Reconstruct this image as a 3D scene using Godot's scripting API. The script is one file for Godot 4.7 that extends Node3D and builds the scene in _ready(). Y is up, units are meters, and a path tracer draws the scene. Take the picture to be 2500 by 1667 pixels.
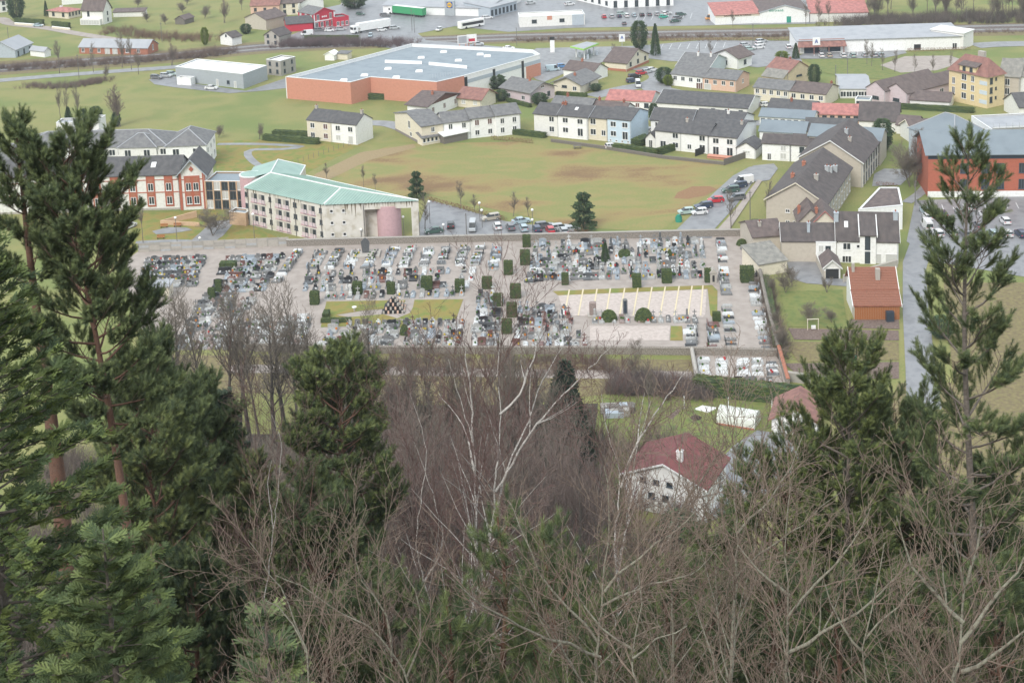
extends Node3D
# A valley town with a walled cemetery, seen from a wooded hillside on an overcast winter day. Units are metres, y is up.

class MB:
	var v := PackedVector3Array()
	var n := PackedVector3Array()
	var c := PackedColorArray()
	var col := Color(1, 1, 1)
	var tint := false
	func tri(a: Vector3, b: Vector3, d: Vector3) -> void:
		var m := (d - a).cross(b - a).normalized()
		v.append(a); v.append(b); v.append(d)
		n.append(m); n.append(m); n.append(m)
		if tint:
			c.append(col); c.append(col); c.append(col)
	func quad(a: Vector3, b: Vector3, d: Vector3, e: Vector3) -> void:
		tri(a, b, d); tri(a, d, e)
	# a quad turned so that it faces the way out points
	func face(a: Vector3, b: Vector3, d: Vector3, e: Vector3, out: Vector3) -> void:
		if (d - a).cross(b - a).dot(out) < 0.0:
			quad(a, e, d, b)
		else:
			quad(a, b, d, e)
	func tface(a: Vector3, b: Vector3, d: Vector3, out: Vector3) -> void:
		if (d - a).cross(b - a).dot(out) < 0.0:
			tri(a, d, b)
		else:
			tri(a, b, d)
	# box from its low corner to its high corner
	func bx(p: Vector3, q: Vector3) -> void:
		hexa([Vector3(p.x, p.y, q.z), Vector3(q.x, p.y, q.z), Vector3(q.x, p.y, p.z), p], [Vector3(p.x, q.y, q.z), q, Vector3(q.x, q.y, p.z), Vector3(p.x, q.y, p.z)])
	# solid between a bottom and a top polygon of the same number of corners
	func hexa(lo: Array, hi: Array) -> void:
		var k := lo.size()
		var mid := Vector3.ZERO
		for i in k:
			mid += lo[i] + hi[i]
		mid /= 2.0 * k
		for i in k:
			var j := (i + 1) % k
			var a: Vector3 = lo[i]; var b: Vector3 = lo[j]; var d: Vector3 = hi[j]; var e: Vector3 = hi[i]
			face(a, b, d, e, (a + b + d + e) * 0.25 - mid)
		for i in range(1, k - 1):
			tface(hi[0], hi[i], hi[i + 1], (hi[0] + hi[i] + hi[i + 1]) / 3.0 - mid)
			tface(lo[0], lo[i], lo[i + 1], (lo[0] + lo[i] + lo[i + 1]) / 3.0 - mid)
	# box with chamfered top edge
	func cbx(p: Vector3, q: Vector3, e: float) -> void:
		var a := [Vector3(p.x, p.y, q.z), Vector3(q.x, p.y, q.z), Vector3(q.x, p.y, p.z), p]
		var m := q.y - e
		var b := [Vector3(p.x, m, q.z), Vector3(q.x, m, q.z), Vector3(q.x, m, p.z), Vector3(p.x, m, p.z)]
		var t := [Vector3(p.x + e, q.y, q.z - e), Vector3(q.x - e, q.y, q.z - e), Vector3(q.x - e, q.y, p.z + e), Vector3(p.x + e, q.y, p.z + e)]
		hexa(a, b); hexa(b, t)
	# roof slab: four top corners, thickness downwards
	func slab(a: Vector3, b: Vector3, d: Vector3, e: Vector3, th: float) -> void:
		var o := Vector3(0, -th, 0)
		hexa([a + o, b + o, d + o, e + o], [a, b, d, e])
	func tube(p: PackedVector3Array, r: PackedFloat32Array, sides: int) -> void:
		var k := p.size()
		if k < 2:
			return
		var t := (p[1] - p[0]).normalized()
		var up := Vector3.UP if absf(t.y) < 0.9 else Vector3.RIGHT
		var x := t.cross(up).normalized()
		var prev := PackedVector3Array()
		for i in k:
			if i > 0:
				t = (p[mini(i + 1, k - 1)] - p[i - 1]).normalized()
				x = (x - t * x.dot(t)).normalized()
			var y := t.cross(x)
			var ring := PackedVector3Array()
			for s in sides:
				var a := TAU * s / sides
				ring.append(x * cos(a) + y * sin(a))
			if i > 0:
				var r0 := r[i - 1]; var r1 := r[i]
				for s in sides:
					var s2 := (s + 1) % sides
					var A := p[i - 1] + prev[s] * r0; var B := p[i - 1] + prev[s2] * r0
					var C := p[i] + ring[s2] * r1; var D := p[i] + ring[s] * r1
					v.append(A); v.append(C); v.append(B); v.append(A); v.append(D); v.append(C)
					n.append(prev[s]); n.append(ring[s2]); n.append(prev[s2]); n.append(prev[s]); n.append(ring[s]); n.append(ring[s2])
					if tint:
						for q in 6:
							c.append(col)
			prev = ring
	func cyl(a: Vector3, b: Vector3, r0: float, r1: float, sides: int) -> void:
		tube(PackedVector3Array([a, b]), PackedFloat32Array([r0, r1]), sides)
		var t := (b - a).normalized()
		var up := Vector3.UP if absf(t.y) < 0.9 else Vector3.RIGHT
		var x := t.cross(up).normalized(); var y := t.cross(x)
		for s in sides:
			var p0 := x * cos(TAU * s / sides) + y * sin(TAU * s / sides)
			var p1 := x * cos(TAU * (s + 1) / sides) + y * sin(TAU * (s + 1) / sides)
			if r1 > 0.0:
				tface(b, b + p0 * r1, b + p1 * r1, t)
			tface(a, a + p0 * r0, a + p1 * r0, -t)
	func add_to(m: ArrayMesh, mat: Material) -> void:
		if v.is_empty():
			return
		var a := []
		a.resize(Mesh.ARRAY_MAX)
		a[Mesh.ARRAY_VERTEX] = v; a[Mesh.ARRAY_NORMAL] = n
		if tint:
			a[Mesh.ARRAY_COLOR] = c
		m.add_surface_from_arrays(Mesh.PRIMITIVE_TRIANGLES, a)
		if mat:
			m.surface_set_material(m.get_surface_count() - 1, mat)
	func mesh(mat: Material = null) -> ArrayMesh:
		var m := ArrayMesh.new()
		add_to(m, mat)
		return m

var names := {}
var mats := {}
var texs := {}
var rng := RandomNumberGenerator.new()

func v(x: float, z: float) -> Vector3:
	return Vector3(x, 0, z)
func numbered(called: String) -> String:
	var k: int = names.get(called, 0)
	names[called] = k + 1
	return called if k == 0 else "%s_%03d" % [called, k]
func meta(o: Node, label: String, category: String, group := "", kind := "") -> void:
	if label: o.set_meta("label", label)
	if category: o.set_meta("category", category)
	if group: o.set_meta("group", group)
	if kind: o.set_meta("kind", kind)
func thing(called: String, label: String, category: String, at := Vector3.ZERO, turn := 0.0, group := "") -> Node3D:
	var o := Node3D.new()
	o.name = numbered(called)
	add_child(o)
	o.position = at; o.rotation.y = turn
	meta(o, label, category, group)
	return o
func put(called: String, m: Mesh, mat: Material, parent: Node = null) -> MeshInstance3D:
	var o := MeshInstance3D.new()
	o.name = called if parent else numbered(called)
	o.mesh = m
	if mat: o.material_override = mat
	(parent if parent else self).add_child(o, true)
	return o
func setting(called: String, m: Mesh, mat: Material, label: String) -> MeshInstance3D:
	var o := put(called, m, mat)
	meta(o, label, "", "", "structure")
	return o
func copy(o: Node3D, at: Vector3, turn: float, label: String, group := "") -> Node3D:
	var base: String = o.get_meta("stem")
	var c: Node3D = o.duplicate()
	c.name = numbered(base)
	add_child(c)
	c.position = at; c.rotation.y = turn
	meta(c, label, "", group)
	return c

# ---- materials: real base colours (linear), mottled by computed noise
func lin(r: float, g: float, b: float) -> Color:
	return Color(r, g, b).linear_to_srgb()
func noise_image(seed_: int, freq: float, size: int, oct := 4) -> Image:
	var f := FastNoiseLite.new()
	f.seed = seed_; f.frequency = freq; f.fractal_octaves = oct; f.noise_type = FastNoiseLite.TYPE_SIMPLEX_SMOOTH
	return f.get_seamless_image(size, size)
func ramp_tex(key: String, cols: Array, freq: float, seed_: int, size := 256, grain := 0.25) -> Texture2D:
	if texs.has(key): return texs[key]
	var a := noise_image(seed_, freq, size, 4 if size < 512 else 7)
	var b := noise_image(seed_ + 7, 0.35, size, 2)
	var da := a.get_data(); var db := b.get_data()
	var out := PackedByteArray()
	out.resize(size * size * 3)
	var k := cols.size() - 1
	for i in size * size:
		var t := clampf((da[i] / 255.0 - 0.5) * 1.5 + 0.5 + (db[i] / 255.0 - 0.5) * grain * 2.0, 0.0, 0.9999) * k
		var j := int(t)
		var p: Color = cols[j]; var q: Color = cols[j + 1]
		var w := t - j
		out[i * 3] = int((p.r + (q.r - p.r) * w) * 255.0)
		out[i * 3 + 1] = int((p.g + (q.g - p.g) * w) * 255.0)
		out[i * 3 + 2] = int((p.b + (q.b - p.b) * w) * 255.0)
	var im := Image.create_from_data(size, size, false, Image.FORMAT_RGB8, out)
	texs[key] = ImageTexture.create_from_image(im)
	return texs[key]
func flat_mat(key: String, c: Color, rough := 0.9, metal := 0.0) -> StandardMaterial3D:
	if mats.has(key): return mats[key]
	var m := StandardMaterial3D.new()
	m.albedo_color = c; m.roughness = rough; m.metallic = metal
	mats[key] = m
	return m
# mottled surface: colours of the ramp spread by noise, one repeat every size metres
func mot(key: String, cols: Array, size: float, freq := 0.02, rough := 0.95, grain := 0.25) -> StandardMaterial3D:
	if mats.has(key): return mats[key]
	var m := StandardMaterial3D.new()
	m.albedo_texture = ramp_tex(key, cols, freq, hash(key) % 1000, 512 if size >= 12.0 else 256, grain)
	m.uv1_triplanar = true; m.uv1_world_triplanar = true
	m.uv1_scale = Vector3.ONE / size
	m.roughness = rough
	mats[key] = m
	return m
# plaster of a base colour with weather stains
func wall_mat(key: String, r: float, g: float, b: float) -> StandardMaterial3D:
	return mot("wall_" + key, [lin(r * 0.88, g * 0.875, b * 0.86), lin(r * 0.97, g * 0.97, b * 0.965), lin(r, g, b), lin(r * 1.02, g * 1.02, b * 1.02)], 8.0, 0.035, 0.92, 0.3)
func roof_mat(key: String, r: float, g: float, b: float) -> StandardMaterial3D:
	if key in ["membrane", "lightgrey", "whiteroof", "copper", "bluegreyroof"]:
		return mot("roof_" + key, [lin(r * 0.86, g * 0.87, b * 0.88), lin(r, g, b), lin(r * 1.04, g * 1.04, b * 1.03)], 30.0, 0.012, 0.7, 0.25)
	return mot("roof_" + key, [lin(r * 0.68, g * 0.68, b * 0.68), lin(r * 0.92, g * 0.92, b * 0.92), lin(r * 1.05, g * 1.05, b * 1.02), lin(r * 1.32, g * 1.3, b * 1.22)], 11.0, 0.025, 0.85, 0.6)
func paint(key: String, r: float, g: float, b: float) -> StandardMaterial3D:
	var m := flat_mat("paint_" + key, lin(r, g, b), 0.35)
	m.clearcoat_enabled = true; m.clearcoat = 0.6; m.clearcoat_roughness = 0.1
	return m
func glass() -> StandardMaterial3D:
	return flat_mat("glass", lin(0.035, 0.042, 0.048), 0.12)
func m_of(key: String) -> StandardMaterial3D:
	if mats.has(key): return mats[key]
	var w := {
		"white": [0.82, 0.82, 0.81], "offwhite": [0.75, 0.74, 0.71], "cream": [0.7, 0.64, 0.52], "sand": [0.6, 0.5, 0.34], "beige": [0.5, 0.45, 0.38],
		"yellow": [0.7, 0.57, 0.34], "blue": [0.55, 0.66, 0.76], "paleblue": [0.55, 0.62, 0.68], "pink": [0.6, 0.5, 0.52], "salmon": [0.65, 0.44, 0.34], "rose": [0.55, 0.36, 0.38],
		"grey": [0.4, 0.41, 0.42], "concrete": [0.42, 0.39, 0.35], "orange": [0.55, 0.25, 0.175], "brickred": [0.42, 0.125, 0.075], "brick": [0.4, 0.16, 0.1],
		"red": [0.5, 0.03, 0.06], "plinth": [0.25, 0.22, 0.21], "greywall": [0.35, 0.33, 0.3], "greymetal": [0.36, 0.39, 0.41], "peach": [0.58, 0.4, 0.26], "bluegrey": [0.42, 0.47, 0.52]}
	var r := {
		"slate": [0.095, 0.092, 0.096], "darkbrown": [0.095, 0.08, 0.079], "brown": [0.135, 0.104, 0.098], "greyroof": [0.16, 0.158, 0.162], "lightgrey": [0.36, 0.37, 0.39], "redroof": [0.4, 0.165, 0.15],
		"maroon": [0.17, 0.055, 0.055], "tile": [0.3, 0.11, 0.07], "terracotta": [0.26, 0.13, 0.11], "copper": [0.3, 0.42, 0.37], "bluegreyroof": [0.2, 0.235, 0.262], "membrane": [0.24, 0.28, 0.31], "asbestos": [0.24, 0.23, 0.21], "whiteroof": [0.78, 0.78, 0.76]}
	if w.has(key): return wall_mat(key, w[key][0], w[key][1], w[key][2])
	if r.has(key): return roof_mat(key, r[key][0], r[key][1], r[key][2])
	match key:
		"frame": return flat_mat("frame", lin(0.75, 0.75, 0.74), 0.5)
		"darkframe": return flat_mat("darkframe", lin(0.06, 0.08, 0.1), 0.5)
		"shutter": return flat_mat("shutter", lin(0.13, 0.06, 0.05), 0.7)
		"paleshutter": return flat_mat("paleshutter", lin(0.5, 0.5, 0.48), 0.7)
		"steel": return flat_mat("steel", lin(0.42, 0.44, 0.45), 0.5)
		"pole": return flat_mat("pole", lin(0.16, 0.15, 0.14), 0.8)
		"globe": return flat_mat("globe", lin(0.82, 0.82, 0.8), 0.3)
		"black": return flat_mat("black", lin(0.02, 0.02, 0.022), 0.6)
		"navy": return flat_mat("navy", lin(0.03, 0.045, 0.065), 0.5)
		"green": return flat_mat("green", lin(0.04, 0.3, 0.12), 0.6)
		"teal": return flat_mat("teal", lin(0.03, 0.28, 0.2), 0.5)
		"wood": return mot("wood", [lin(0.28, 0.1, 0.035), lin(0.36, 0.13, 0.04), lin(0.42, 0.17, 0.06)], 2.5, 0.05, 0.7, 0.4)
		"oldwood": return mot("oldwood", [lin(0.1, 0.09, 0.08), lin(0.17, 0.15, 0.13), lin(0.24, 0.22, 0.2)], 2.5, 0.05, 0.9, 0.4)
		"stone": return mot("stone", [lin(0.12, 0.105, 0.09), lin(0.25, 0.22, 0.19), lin(0.38, 0.35, 0.31)], 4.0, 0.06, 0.95, 0.6)
	push_error("no material " + key)
	return null


# height of the ground: flat valley floor, then the wooded slope that climbs towards the viewpoint
const SLOPE := [[-400.0, 190.0], [-40.0, 112.0], [0.0, 104.0], [20.0, 90.0], [40.0, 76.0], [70.0, 57.0], [110.0, 33.5], [145.0, 13.0], [164.0, 3.5], [178.0, 0.0]]
var hump := FastNoiseLite.new()
func land(x: float, z: float) -> float:
	var d := -z
	if d >= 178.0: return 0.0
	for i in range(1, SLOPE.size()):
		if d <= SLOPE[i][0]:
			var t: float = clampf((d - SLOPE[i - 1][0]) / (SLOPE[i][0] - SLOPE[i - 1][0]), 0.0, 1.0)
			return lerpf(SLOPE[i - 1][1], SLOPE[i][1], t) + hump.get_noise_2d(x * 2.0, z * 2.0) * clampf((176.0 - d) / 60.0, 0.0, 1.0) * 2.5
	return 0.0

func poly_mesh(pts: Array, y: float) -> ArrayMesh:
	var flat := PackedVector2Array()
	for p in pts:
		flat.append(Vector2(p.x, p.z))
	var idx := Geometry2D.triangulate_polygon(flat)
	var mb := MB.new()
	for i in range(0, idx.size(), 3):
		var a: Vector3 = pts[idx[i]]; var b: Vector3 = pts[idx[i + 1]]; var c: Vector3 = pts[idx[i + 2]]
		mb.tface(Vector3(a.x, y, a.z), Vector3(b.x, y, b.z), Vector3(c.x, y, c.z), Vector3.UP)
	return mb.mesh()
# strip of ground along a line of points, half widths at each point
func strip_mesh(pts: Array, width: float, y: float) -> ArrayMesh:
	var c := Curve3D.new()
	for i in pts.size():
		var a: Vector3 = pts[maxi(i - 1, 0)]; var b: Vector3 = pts[mini(i + 1, pts.size() - 1)]
		c.add_point(pts[i], (a - b) / 6.0, (b - a) / 6.0)
	c.bake_interval = 4.0
	var p := c.get_baked_points()
	var mb := MB.new()
	for i in range(1, p.size()):
		var t0 := (p[mini(i, p.size() - 1)] - p[maxi(i - 2, 0)]).normalized()
		var t1 := (p[mini(i + 1, p.size() - 1)] - p[i - 1]).normalized()
		var s0 := Vector3(-t0.z, 0, t0.x) * width * 0.5; var s1 := Vector3(-t1.z, 0, t1.x) * width * 0.5
		var o := Vector3(0, y, 0)
		mb.face(p[i - 1] - s0 + o, p[i - 1] + s0 + o, p[i] + s1 + o, p[i] - s1 + o, Vector3.UP)
	return mb.mesh()

func build_light() -> void:
	var cam := Camera3D.new()
	cam.name = "camera"
	cam.projection = Camera3D.PROJECTION_FRUSTUM
	cam.near = 0.5; cam.far = 6000.0
	cam.size = 0.5 * 1667.0 / 3558.0
	cam.frustum_offset = Vector2(0, -0.5 * (833.5 - 34.0) / 3558.0)
	cam.position = Vector3(0, 107, 0)
	cam.rotation_degrees = Vector3(-10.1, 0, -2.06)
	add_child(cam)
	cam.current = true
	var e := Environment.new()
	e.background_mode = Environment.BG_SKY
	var sky := Sky.new()
	var sm := ProceduralSkyMaterial.new()
	sm.sky_top_color = Color(0.8, 0.84, 0.875)
	sm.sky_horizon_color = Color(0.86, 0.885, 0.905)
	sm.sky_curve = 0.2
	sm.ground_bottom_color = Color(0.3, 0.3, 0.28)
	sm.ground_horizon_color = Color(0.7, 0.72, 0.73)
	sm.sun_angle_max = 1.0
	sky.sky_material = sm
	e.sky = sky
	e.background_energy_multiplier = 1.0
	e.tonemap_mode = Environment.TONE_MAPPER_LINEAR
	e.tonemap_exposure = 1.92
	e.sdfgi_enabled = true; e.ssao_enabled = true; e.ssil_enabled = true
	e.fog_enabled = true
	e.fog_density = 0.00014
	e.fog_light_color = Color(0.86, 0.89, 0.91)
	var we := WorldEnvironment.new()
	we.name = "world_environment"
	we.environment = e
	add_child(we)
	var sun := DirectionalLight3D.new()
	sun.name = "sun"
	sun.light_energy = 0.5
	sun.light_angular_distance = 30.0
	sun.light_color = Color(1.0, 0.99, 0.975)
	sun.shadow_enabled = true
	sun.rotation_degrees = Vector3(-42, -28, 0)
	add_child(sun)

func build_ground() -> void:
	hump.seed = 5; hump.frequency = 0.02
	var g0 := lin(0.175, 0.195, 0.06); var g1 := lin(0.215, 0.22, 0.07); var g2 := lin(0.25, 0.225, 0.085); var g3 := lin(0.15, 0.19, 0.052)
	var grass := mot("grass", [g3, g0, g1, g2, g0], 90.0, 0.005, 1.0, 0.4)
	var mb := MB.new()
	var xs := [-3200.0, -1600.0, -900.0, -600.0, -400.0, -250.0]
	for i in range(-22, 23): xs.append(i * 9.0)
	xs.append_array([250.0, 400.0, 600.0, 900.0, 1600.0, 3200.0])
	var zs := [300.0, 120.0, 40.0]
	for i in range(0, 28): zs.append(16.0 - i * 8.0)
	zs.append_array([-300.0, -500.0, -900.0, -1600.0, -3200.0])
	zs.sort(); zs.reverse()
	for i in range(1, xs.size()):
		for j in range(1, zs.size()):
			if zs[j] > -177.0 and absf(xs[i]) < 190.0: continue
			var q := []
			for p in [[i - 1, j - 1], [i, j - 1], [i, j], [i - 1, j]]:
				q.append(Vector3(xs[p[0]], land(xs[p[0]], zs[p[1]]), zs[p[1]]))
			mb.face(q[0], q[1], q[2], q[3], Vector3.UP)
	setting("ground", mb.mesh(), grass, "wide grassy valley floor and wooded slope")
	# forest floor of the slope
	var litter := mot("litter", [lin(0.03, 0.025, 0.018), lin(0.055, 0.042, 0.03), lin(0.08, 0.062, 0.044), lin(0.04, 0.05, 0.02)], 14.0, 0.03, 1.0, 0.5)
	var fl := MB.new()
	for i in range(-22, 22):
		for j in range(0, 24):
			var q := []
			for p in [[i, j], [i + 1, j], [i + 1, j + 1], [i, j + 1]]:
				var z: float = 16.0 - p[1] * 8.0
				q.append(Vector3(p[0] * 9.0, land(p[0] * 9.0, z), z))
			fl.face(q[0], q[1], q[2], q[3], Vector3.UP)
	setting("slope", fl.mesh(), litter, "brown leaf-littered forest floor of the slope")
	var asphalt := mot("asphalt", [lin(0.21, 0.21, 0.215), lin(0.24, 0.24, 0.245), lin(0.265, 0.265, 0.27), lin(0.29, 0.29, 0.295)], 22.0, 0.012, 0.6, 0.25)
	var wet := mot("wet_asphalt", [lin(0.17, 0.17, 0.178), lin(0.21, 0.21, 0.218), lin(0.245, 0.245, 0.253), lin(0.2, 0.2, 0.208)], 26.0, 0.012, 0.42, 0.2)
	var gravel := mot("gravel", [lin(0.31, 0.265, 0.235), lin(0.34, 0.295, 0.262), lin(0.36, 0.31, 0.277), lin(0.385, 0.335, 0.3)], 24.0, 0.015, 1.0, 0.4)
	var ballast := mot("ballast", [lin(0.09, 0.075, 0.068), lin(0.14, 0.115, 0.105), lin(0.19, 0.155, 0.14)], 9.0, 0.03, 1.0, 0.5)
	var soil := mot("soil", [lin(0.11, 0.075, 0.06), lin(0.16, 0.115, 0.095), lin(0.21, 0.155, 0.13)], 6.0, 0.04, 1.0, 0.6)
	var lawn := mot("lawn", [lin(0.12, 0.16, 0.045), lin(0.15, 0.18, 0.05), lin(0.19, 0.195, 0.06), lin(0.14, 0.175, 0.045)], 20.0, 0.014, 1.0, 0.25)
	var mossy := mot("mossy", [lin(0.22, 0.18, 0.05), lin(0.25, 0.2, 0.055), lin(0.2, 0.2, 0.05), lin(0.15, 0.19, 0.04)], 30.0, 0.014, 1.0, 0.25)
	var verge := mot("verge", [lin(0.13, 0.1, 0.055), lin(0.2, 0.15, 0.085), lin(0.17, 0.16, 0.055), lin(0.26, 0.19, 0.11)], 14.0, 0.025, 1.0, 0.5)
	var meadow := mot("meadow", [lin(0.19, 0.115, 0.055), lin(0.25, 0.175, 0.075), lin(0.28, 0.22, 0.085), lin(0.25, 0.22, 0.08), lin(0.18, 0.21, 0.062), lin(0.27, 0.222, 0.085)], 110.0, 0.0055, 1.0, 0.35)
	meadow.uv1_scale = Vector3(1.0 / 120.0, 1.0 / 60.0, 1.0 / 60.0)
	var line := flat_mat("road_paint", lin(0.75, 0.75, 0.75), 0.7)
	# meadow between the homes and the cemetery
	setting("field", poly_mesh([v(-52.3, -336.1), v(-53.5, -358), v(-47.9, -380.7), v(-34.8, -398.3), v(3.3, -396.1), v(21.1, -386.4), v(38.8, -373.4), v(58.2, -364.6), v(51.4, -348.6), v(41.2, -333.1), v(34.8, -320), v(31.4, -314.3), v(14.1, -319.1), v(-5.6, -334.8), v(-24.1, -350.9), v(-38.7, -342.6)], 0.03), meadow, "ochre and green meadow behind the cemetery")
	setting("meadow_bank", poly_mesh([v(-55.1, -361.8), v(-53.3, -370.9), v(-43.3, -390.8), v(-29, -397.5), v(-28.1, -393.9), v(-40.3, -382.2), v(-49.3, -364.8), v(-52.4, -351.6)], 0.05), mot("dry_bank", [lin(0.2, 0.15, 0.07), lin(0.3, 0.22, 0.12), lin(0.36, 0.28, 0.16)], 5.0, 0.05, 1.0, 0.6), "strip of dry straw-coloured grass along the meadow")
	setting("bare_earth", poly_mesh([v(39, -343.3), v(43.1, -347.9), v(47.6, -347.4), v(49, -344.8), v(45.1, -339.9), v(40.8, -337.7), v(37.5, -338.8)], 0.05), mot("rust_earth", [lin(0.2, 0.1, 0.05), lin(0.28, 0.15, 0.08), lin(0.24, 0.17, 0.08)], 6.0, 0.04, 1.0, 0.5), "rusty patch of bare earth at the meadow corner")
	setting("hospital_lawn", poly_mesh([v(-90.4, -318), v(-92.2, -342.3), v(-74.8, -342.9), v(-64.8, -331.3), v(-52.9, -316.8), v(-56.4, -314.9), v(-85.6, -313.6)], 0.03), mossy, "mossy lawn in front of the hospital")
	setting("clinic_garden", poly_mesh([v(-87.7, -408.7), v(-42.7, -409.3), v(-44, -398.2), v(-53.2, -378.6), v(-56, -371.2), v(-71, -367.5), v(-80.8, -378.3)], 0.03), mossy, "mossy lawn behind the copper-roofed building")
	setting("garden_path", strip_mesh([v(-85.8, -405.3), v(-72.6, -403.5), v(-60.9, -399.2), v(-65.8, -397.3), v(-74.5, -397.6), v(-74.9, -392.5), v(-71.4, -383.8), v(-68.7, -379.5)], 2.2, 0.06), asphalt, "winding grey garden path")
	setting("entrance_drive", poly_mesh([v(-76.1, -315.6), v(-73, -333.8), v(-67.5, -334.7), v(-68.5, -322.8), v(-70.3, -316.4)], 0.07), asphalt, "grey drive to the hospital garden")
	setting("garden_walk", strip_mesh([v(-88.1, -320), v(-79.7, -320.3), v(-73.9, -319), v(-66.1, -317.3)], 1.8, 0.06), asphalt, "narrow path along the cemetery wall")
	setting("garden_square", poly_mesh([v(-86.2, -327.7), v(-83, -330.3), v(-78.4, -329.5), v(-76.6, -327.5), v(-80.9, -325.6), v(-84.7, -325.4)], 0.08), asphalt, "small asphalt square with benches")
	# car park and road above the cemetery
	setting("car_park", poly_mesh([v(-33.7, -314.7), v(-24, -315), v(-22.3, -344.6), v(-15.5, -338.2), v(-3.6, -325.9), v(2, -322.8), v(11.8, -318.2), v(15.8, -314.9), v(34, -312.3), v(35.2, -314.7), v(47.9, -342.2), v(54.4, -355.4), v(59.8, -362.9), v(65.4, -364.5), v(60.5, -354.6), v(51.7, -331.9), v(43.9, -314.6), v(42.4, -308.5), v(21, -310.9), v(-22, -313.1)], 0.09), wet, "wet asphalt car park behind the cemetery")
	setting("pavement", poly_mesh([v(43.5, -311.8), v(51.4, -329.4), v(59.9, -351.1), v(61, -350.3), v(52.6, -328), v(46.1, -310.9)], 0.2), gravel, "gravel footpath beside the road")
	# residential streets
	setting("street", strip_mesh([v(24.2, -447.6), v(36, -457.2), v(43.7, -461.9), v(48, -470.3), v(47.3, -479.3), v(42.7, -487.2)], 7.0, 0.07), asphalt, "grey street between the bungalows")
	setting("street_court", poly_mesh([v(40.6, -456.5), v(47.3, -476.7), v(50, -470), v(50.3, -454.9), v(55.9, -447.7), v(50.4, -445.2), v(41.8, -448.8)], 0.1), asphalt, "turning place at the end of the street")
	setting("back_street", strip_mesh([v(-47.8, -424.3), v(-38.4, -422), v(-31.1, -413.2)], 6.0, 0.07), asphalt, "small grey yard beside the white pair of houses")
	setting("lane", strip_mesh([v(40.1, -418.9), v(52.2, -409.8), v(70.8, -407.2), v(97, -408.1)], 6.0, 0.07), asphalt, "lane between the terraces")
	setting("barrack_yard", poly_mesh([v(89.6, -352.8), v(93.2, -357.1), v(98.6, -355.7), v(98.8, -351.6), v(93.5, -342.7), v(86.5, -342.6)], 0.08), asphalt, "grey yard beside the long tenement")
	setting("side_lane", poly_mesh([v(54.3, -354.7), v(61.1, -363.9), v(66.6, -365.1), v(66.8, -360.5), v(62.9, -350.7), v(59.6, -349.4)], 0.12), asphalt, "asphalt apron beside the tenement")
	# right hand road and car park
	setting("side_road", poly_mesh([v(79.6, -289.3), v(87.8, -309.7), v(92.7, -309.1), v(82.9, -284.1), v(77.2, -262.3), v(71, -236.6), v(67.4, -220.9), v(61.8, -221.3), v(65.9, -237), v(72.4, -262.8)], 0.07), wet, "wet road beside the tiled house")
	setting("hospital_parking", poly_mesh([v(93.5, -330.1), v(119.2, -330.3), v(132.1, -328.7), v(110, -272), v(86.6, -288.6), v(83.8, -301.8)], 0.09), wet, "wet car park in front of the red hospital block")
	setting("hospital_walk", strip_mesh([v(91.2, -328.8), v(96.7, -336.3), v(102, -345.9)], 2.5, 0.1), asphalt, "path beside the red block")
	# shopping area
	setting("retail_parking", poly_mesh([v(-96.5, -550.4), v(-84.8, -580.2), v(-82.7, -632.1), v(-47.6, -675.1), v(145.6, -637.1), v(135.4, -592.2), v(117.3, -554.9), v(78.2, -559.1), v(24, -564.4), v(-1.9, -560.8), v(-23.3, -577.2), v(-37.4, -564.2), v(-33.4, -550), v(8.5, -523.6), v(9.9, -518.8), v(-2, -506.5), v(-37.3, -511.2), v(-40.9, -532.5), v(-58.3, -546.6), v(-77.1, -546.8)], 0.07), wet, "wet asphalt of the shopping area")
	setting("station_forecourt", poly_mesh([v(-0.6, -504.9), v(8.6, -526.6), v(46.2, -524.3), v(71.1, -530.6), v(104.5, -522.8), v(99.5, -501.4), v(98.9, -487.6), v(82.2, -480.5), v(69.5, -492.7), v(54.9, -495.2), v(44.3, -504.1), v(32.4, -499.1), v(20.3, -487.7), v(10, -470.4), v(7.4, -473.9)], 0.09), asphalt, "grey forecourt and parking beyond the homes")
	setting("shop_parking", poly_mesh([v(96.5, -493.5), v(108.9, -508.4), v(137.4, -500.3), v(136.6, -494.8), v(127.1, -488.1), v(100.4, -491.4)], 0.12), asphalt, "parking in front of the long white shop")
	setting("shop_lawn", poly_mesh([v(99.6, -490.9), v(128.4, -487.9), v(139, -495.8), v(163.7, -497), v(157.3, -477.5), v(144.4, -466.8), v(123.6, -454.3), v(109.3, -460.2), v(100.8, -470.3), v(101.6, -480.5)], 0.1), lawn, "green lawn in front of the long shop")
	setting("sports_ground", poly_mesh([v(122.8, -476.9), v(134.5, -489.6), v(149.6, -488.3), v(152.1, -478.4), v(138.9, -466.4), v(126.4, -464.8)], 0.13), gravel, "pale gravel sports ground with young trees")
	setting("shop_road", strip_mesh([v(162.7, -503), v(171.8, -504.3), v(188.6, -502.7)], 9.0, 0.1), asphalt, "pale road right of the long shop")
	# railway
	setting("railway_bed", strip_mesh([v(-197.1, -523), v(-160.4, -531.1), v(-126.7, -537.1), v(-96, -547.1), v(-55.4, -549.2), v(-1.9, -549.1), v(54.3, -545), v(115.4, -538.3), v(199.4, -532)], 15.0, 0.05), ballast, "brown ballast bed of the railway")
	setting("railway_bank", strip_mesh([v(-194.5, -515.6), v(-157.8, -522), v(-124.8, -528.6), v(-94.7, -539), v(-54.7, -541.9), v(-1.9, -541.8), v(53.5, -537), v(113.5, -529.8), v(195.5, -521.3)], 8.0, 0.035), verge, "brown grassy railway bank")
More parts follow.
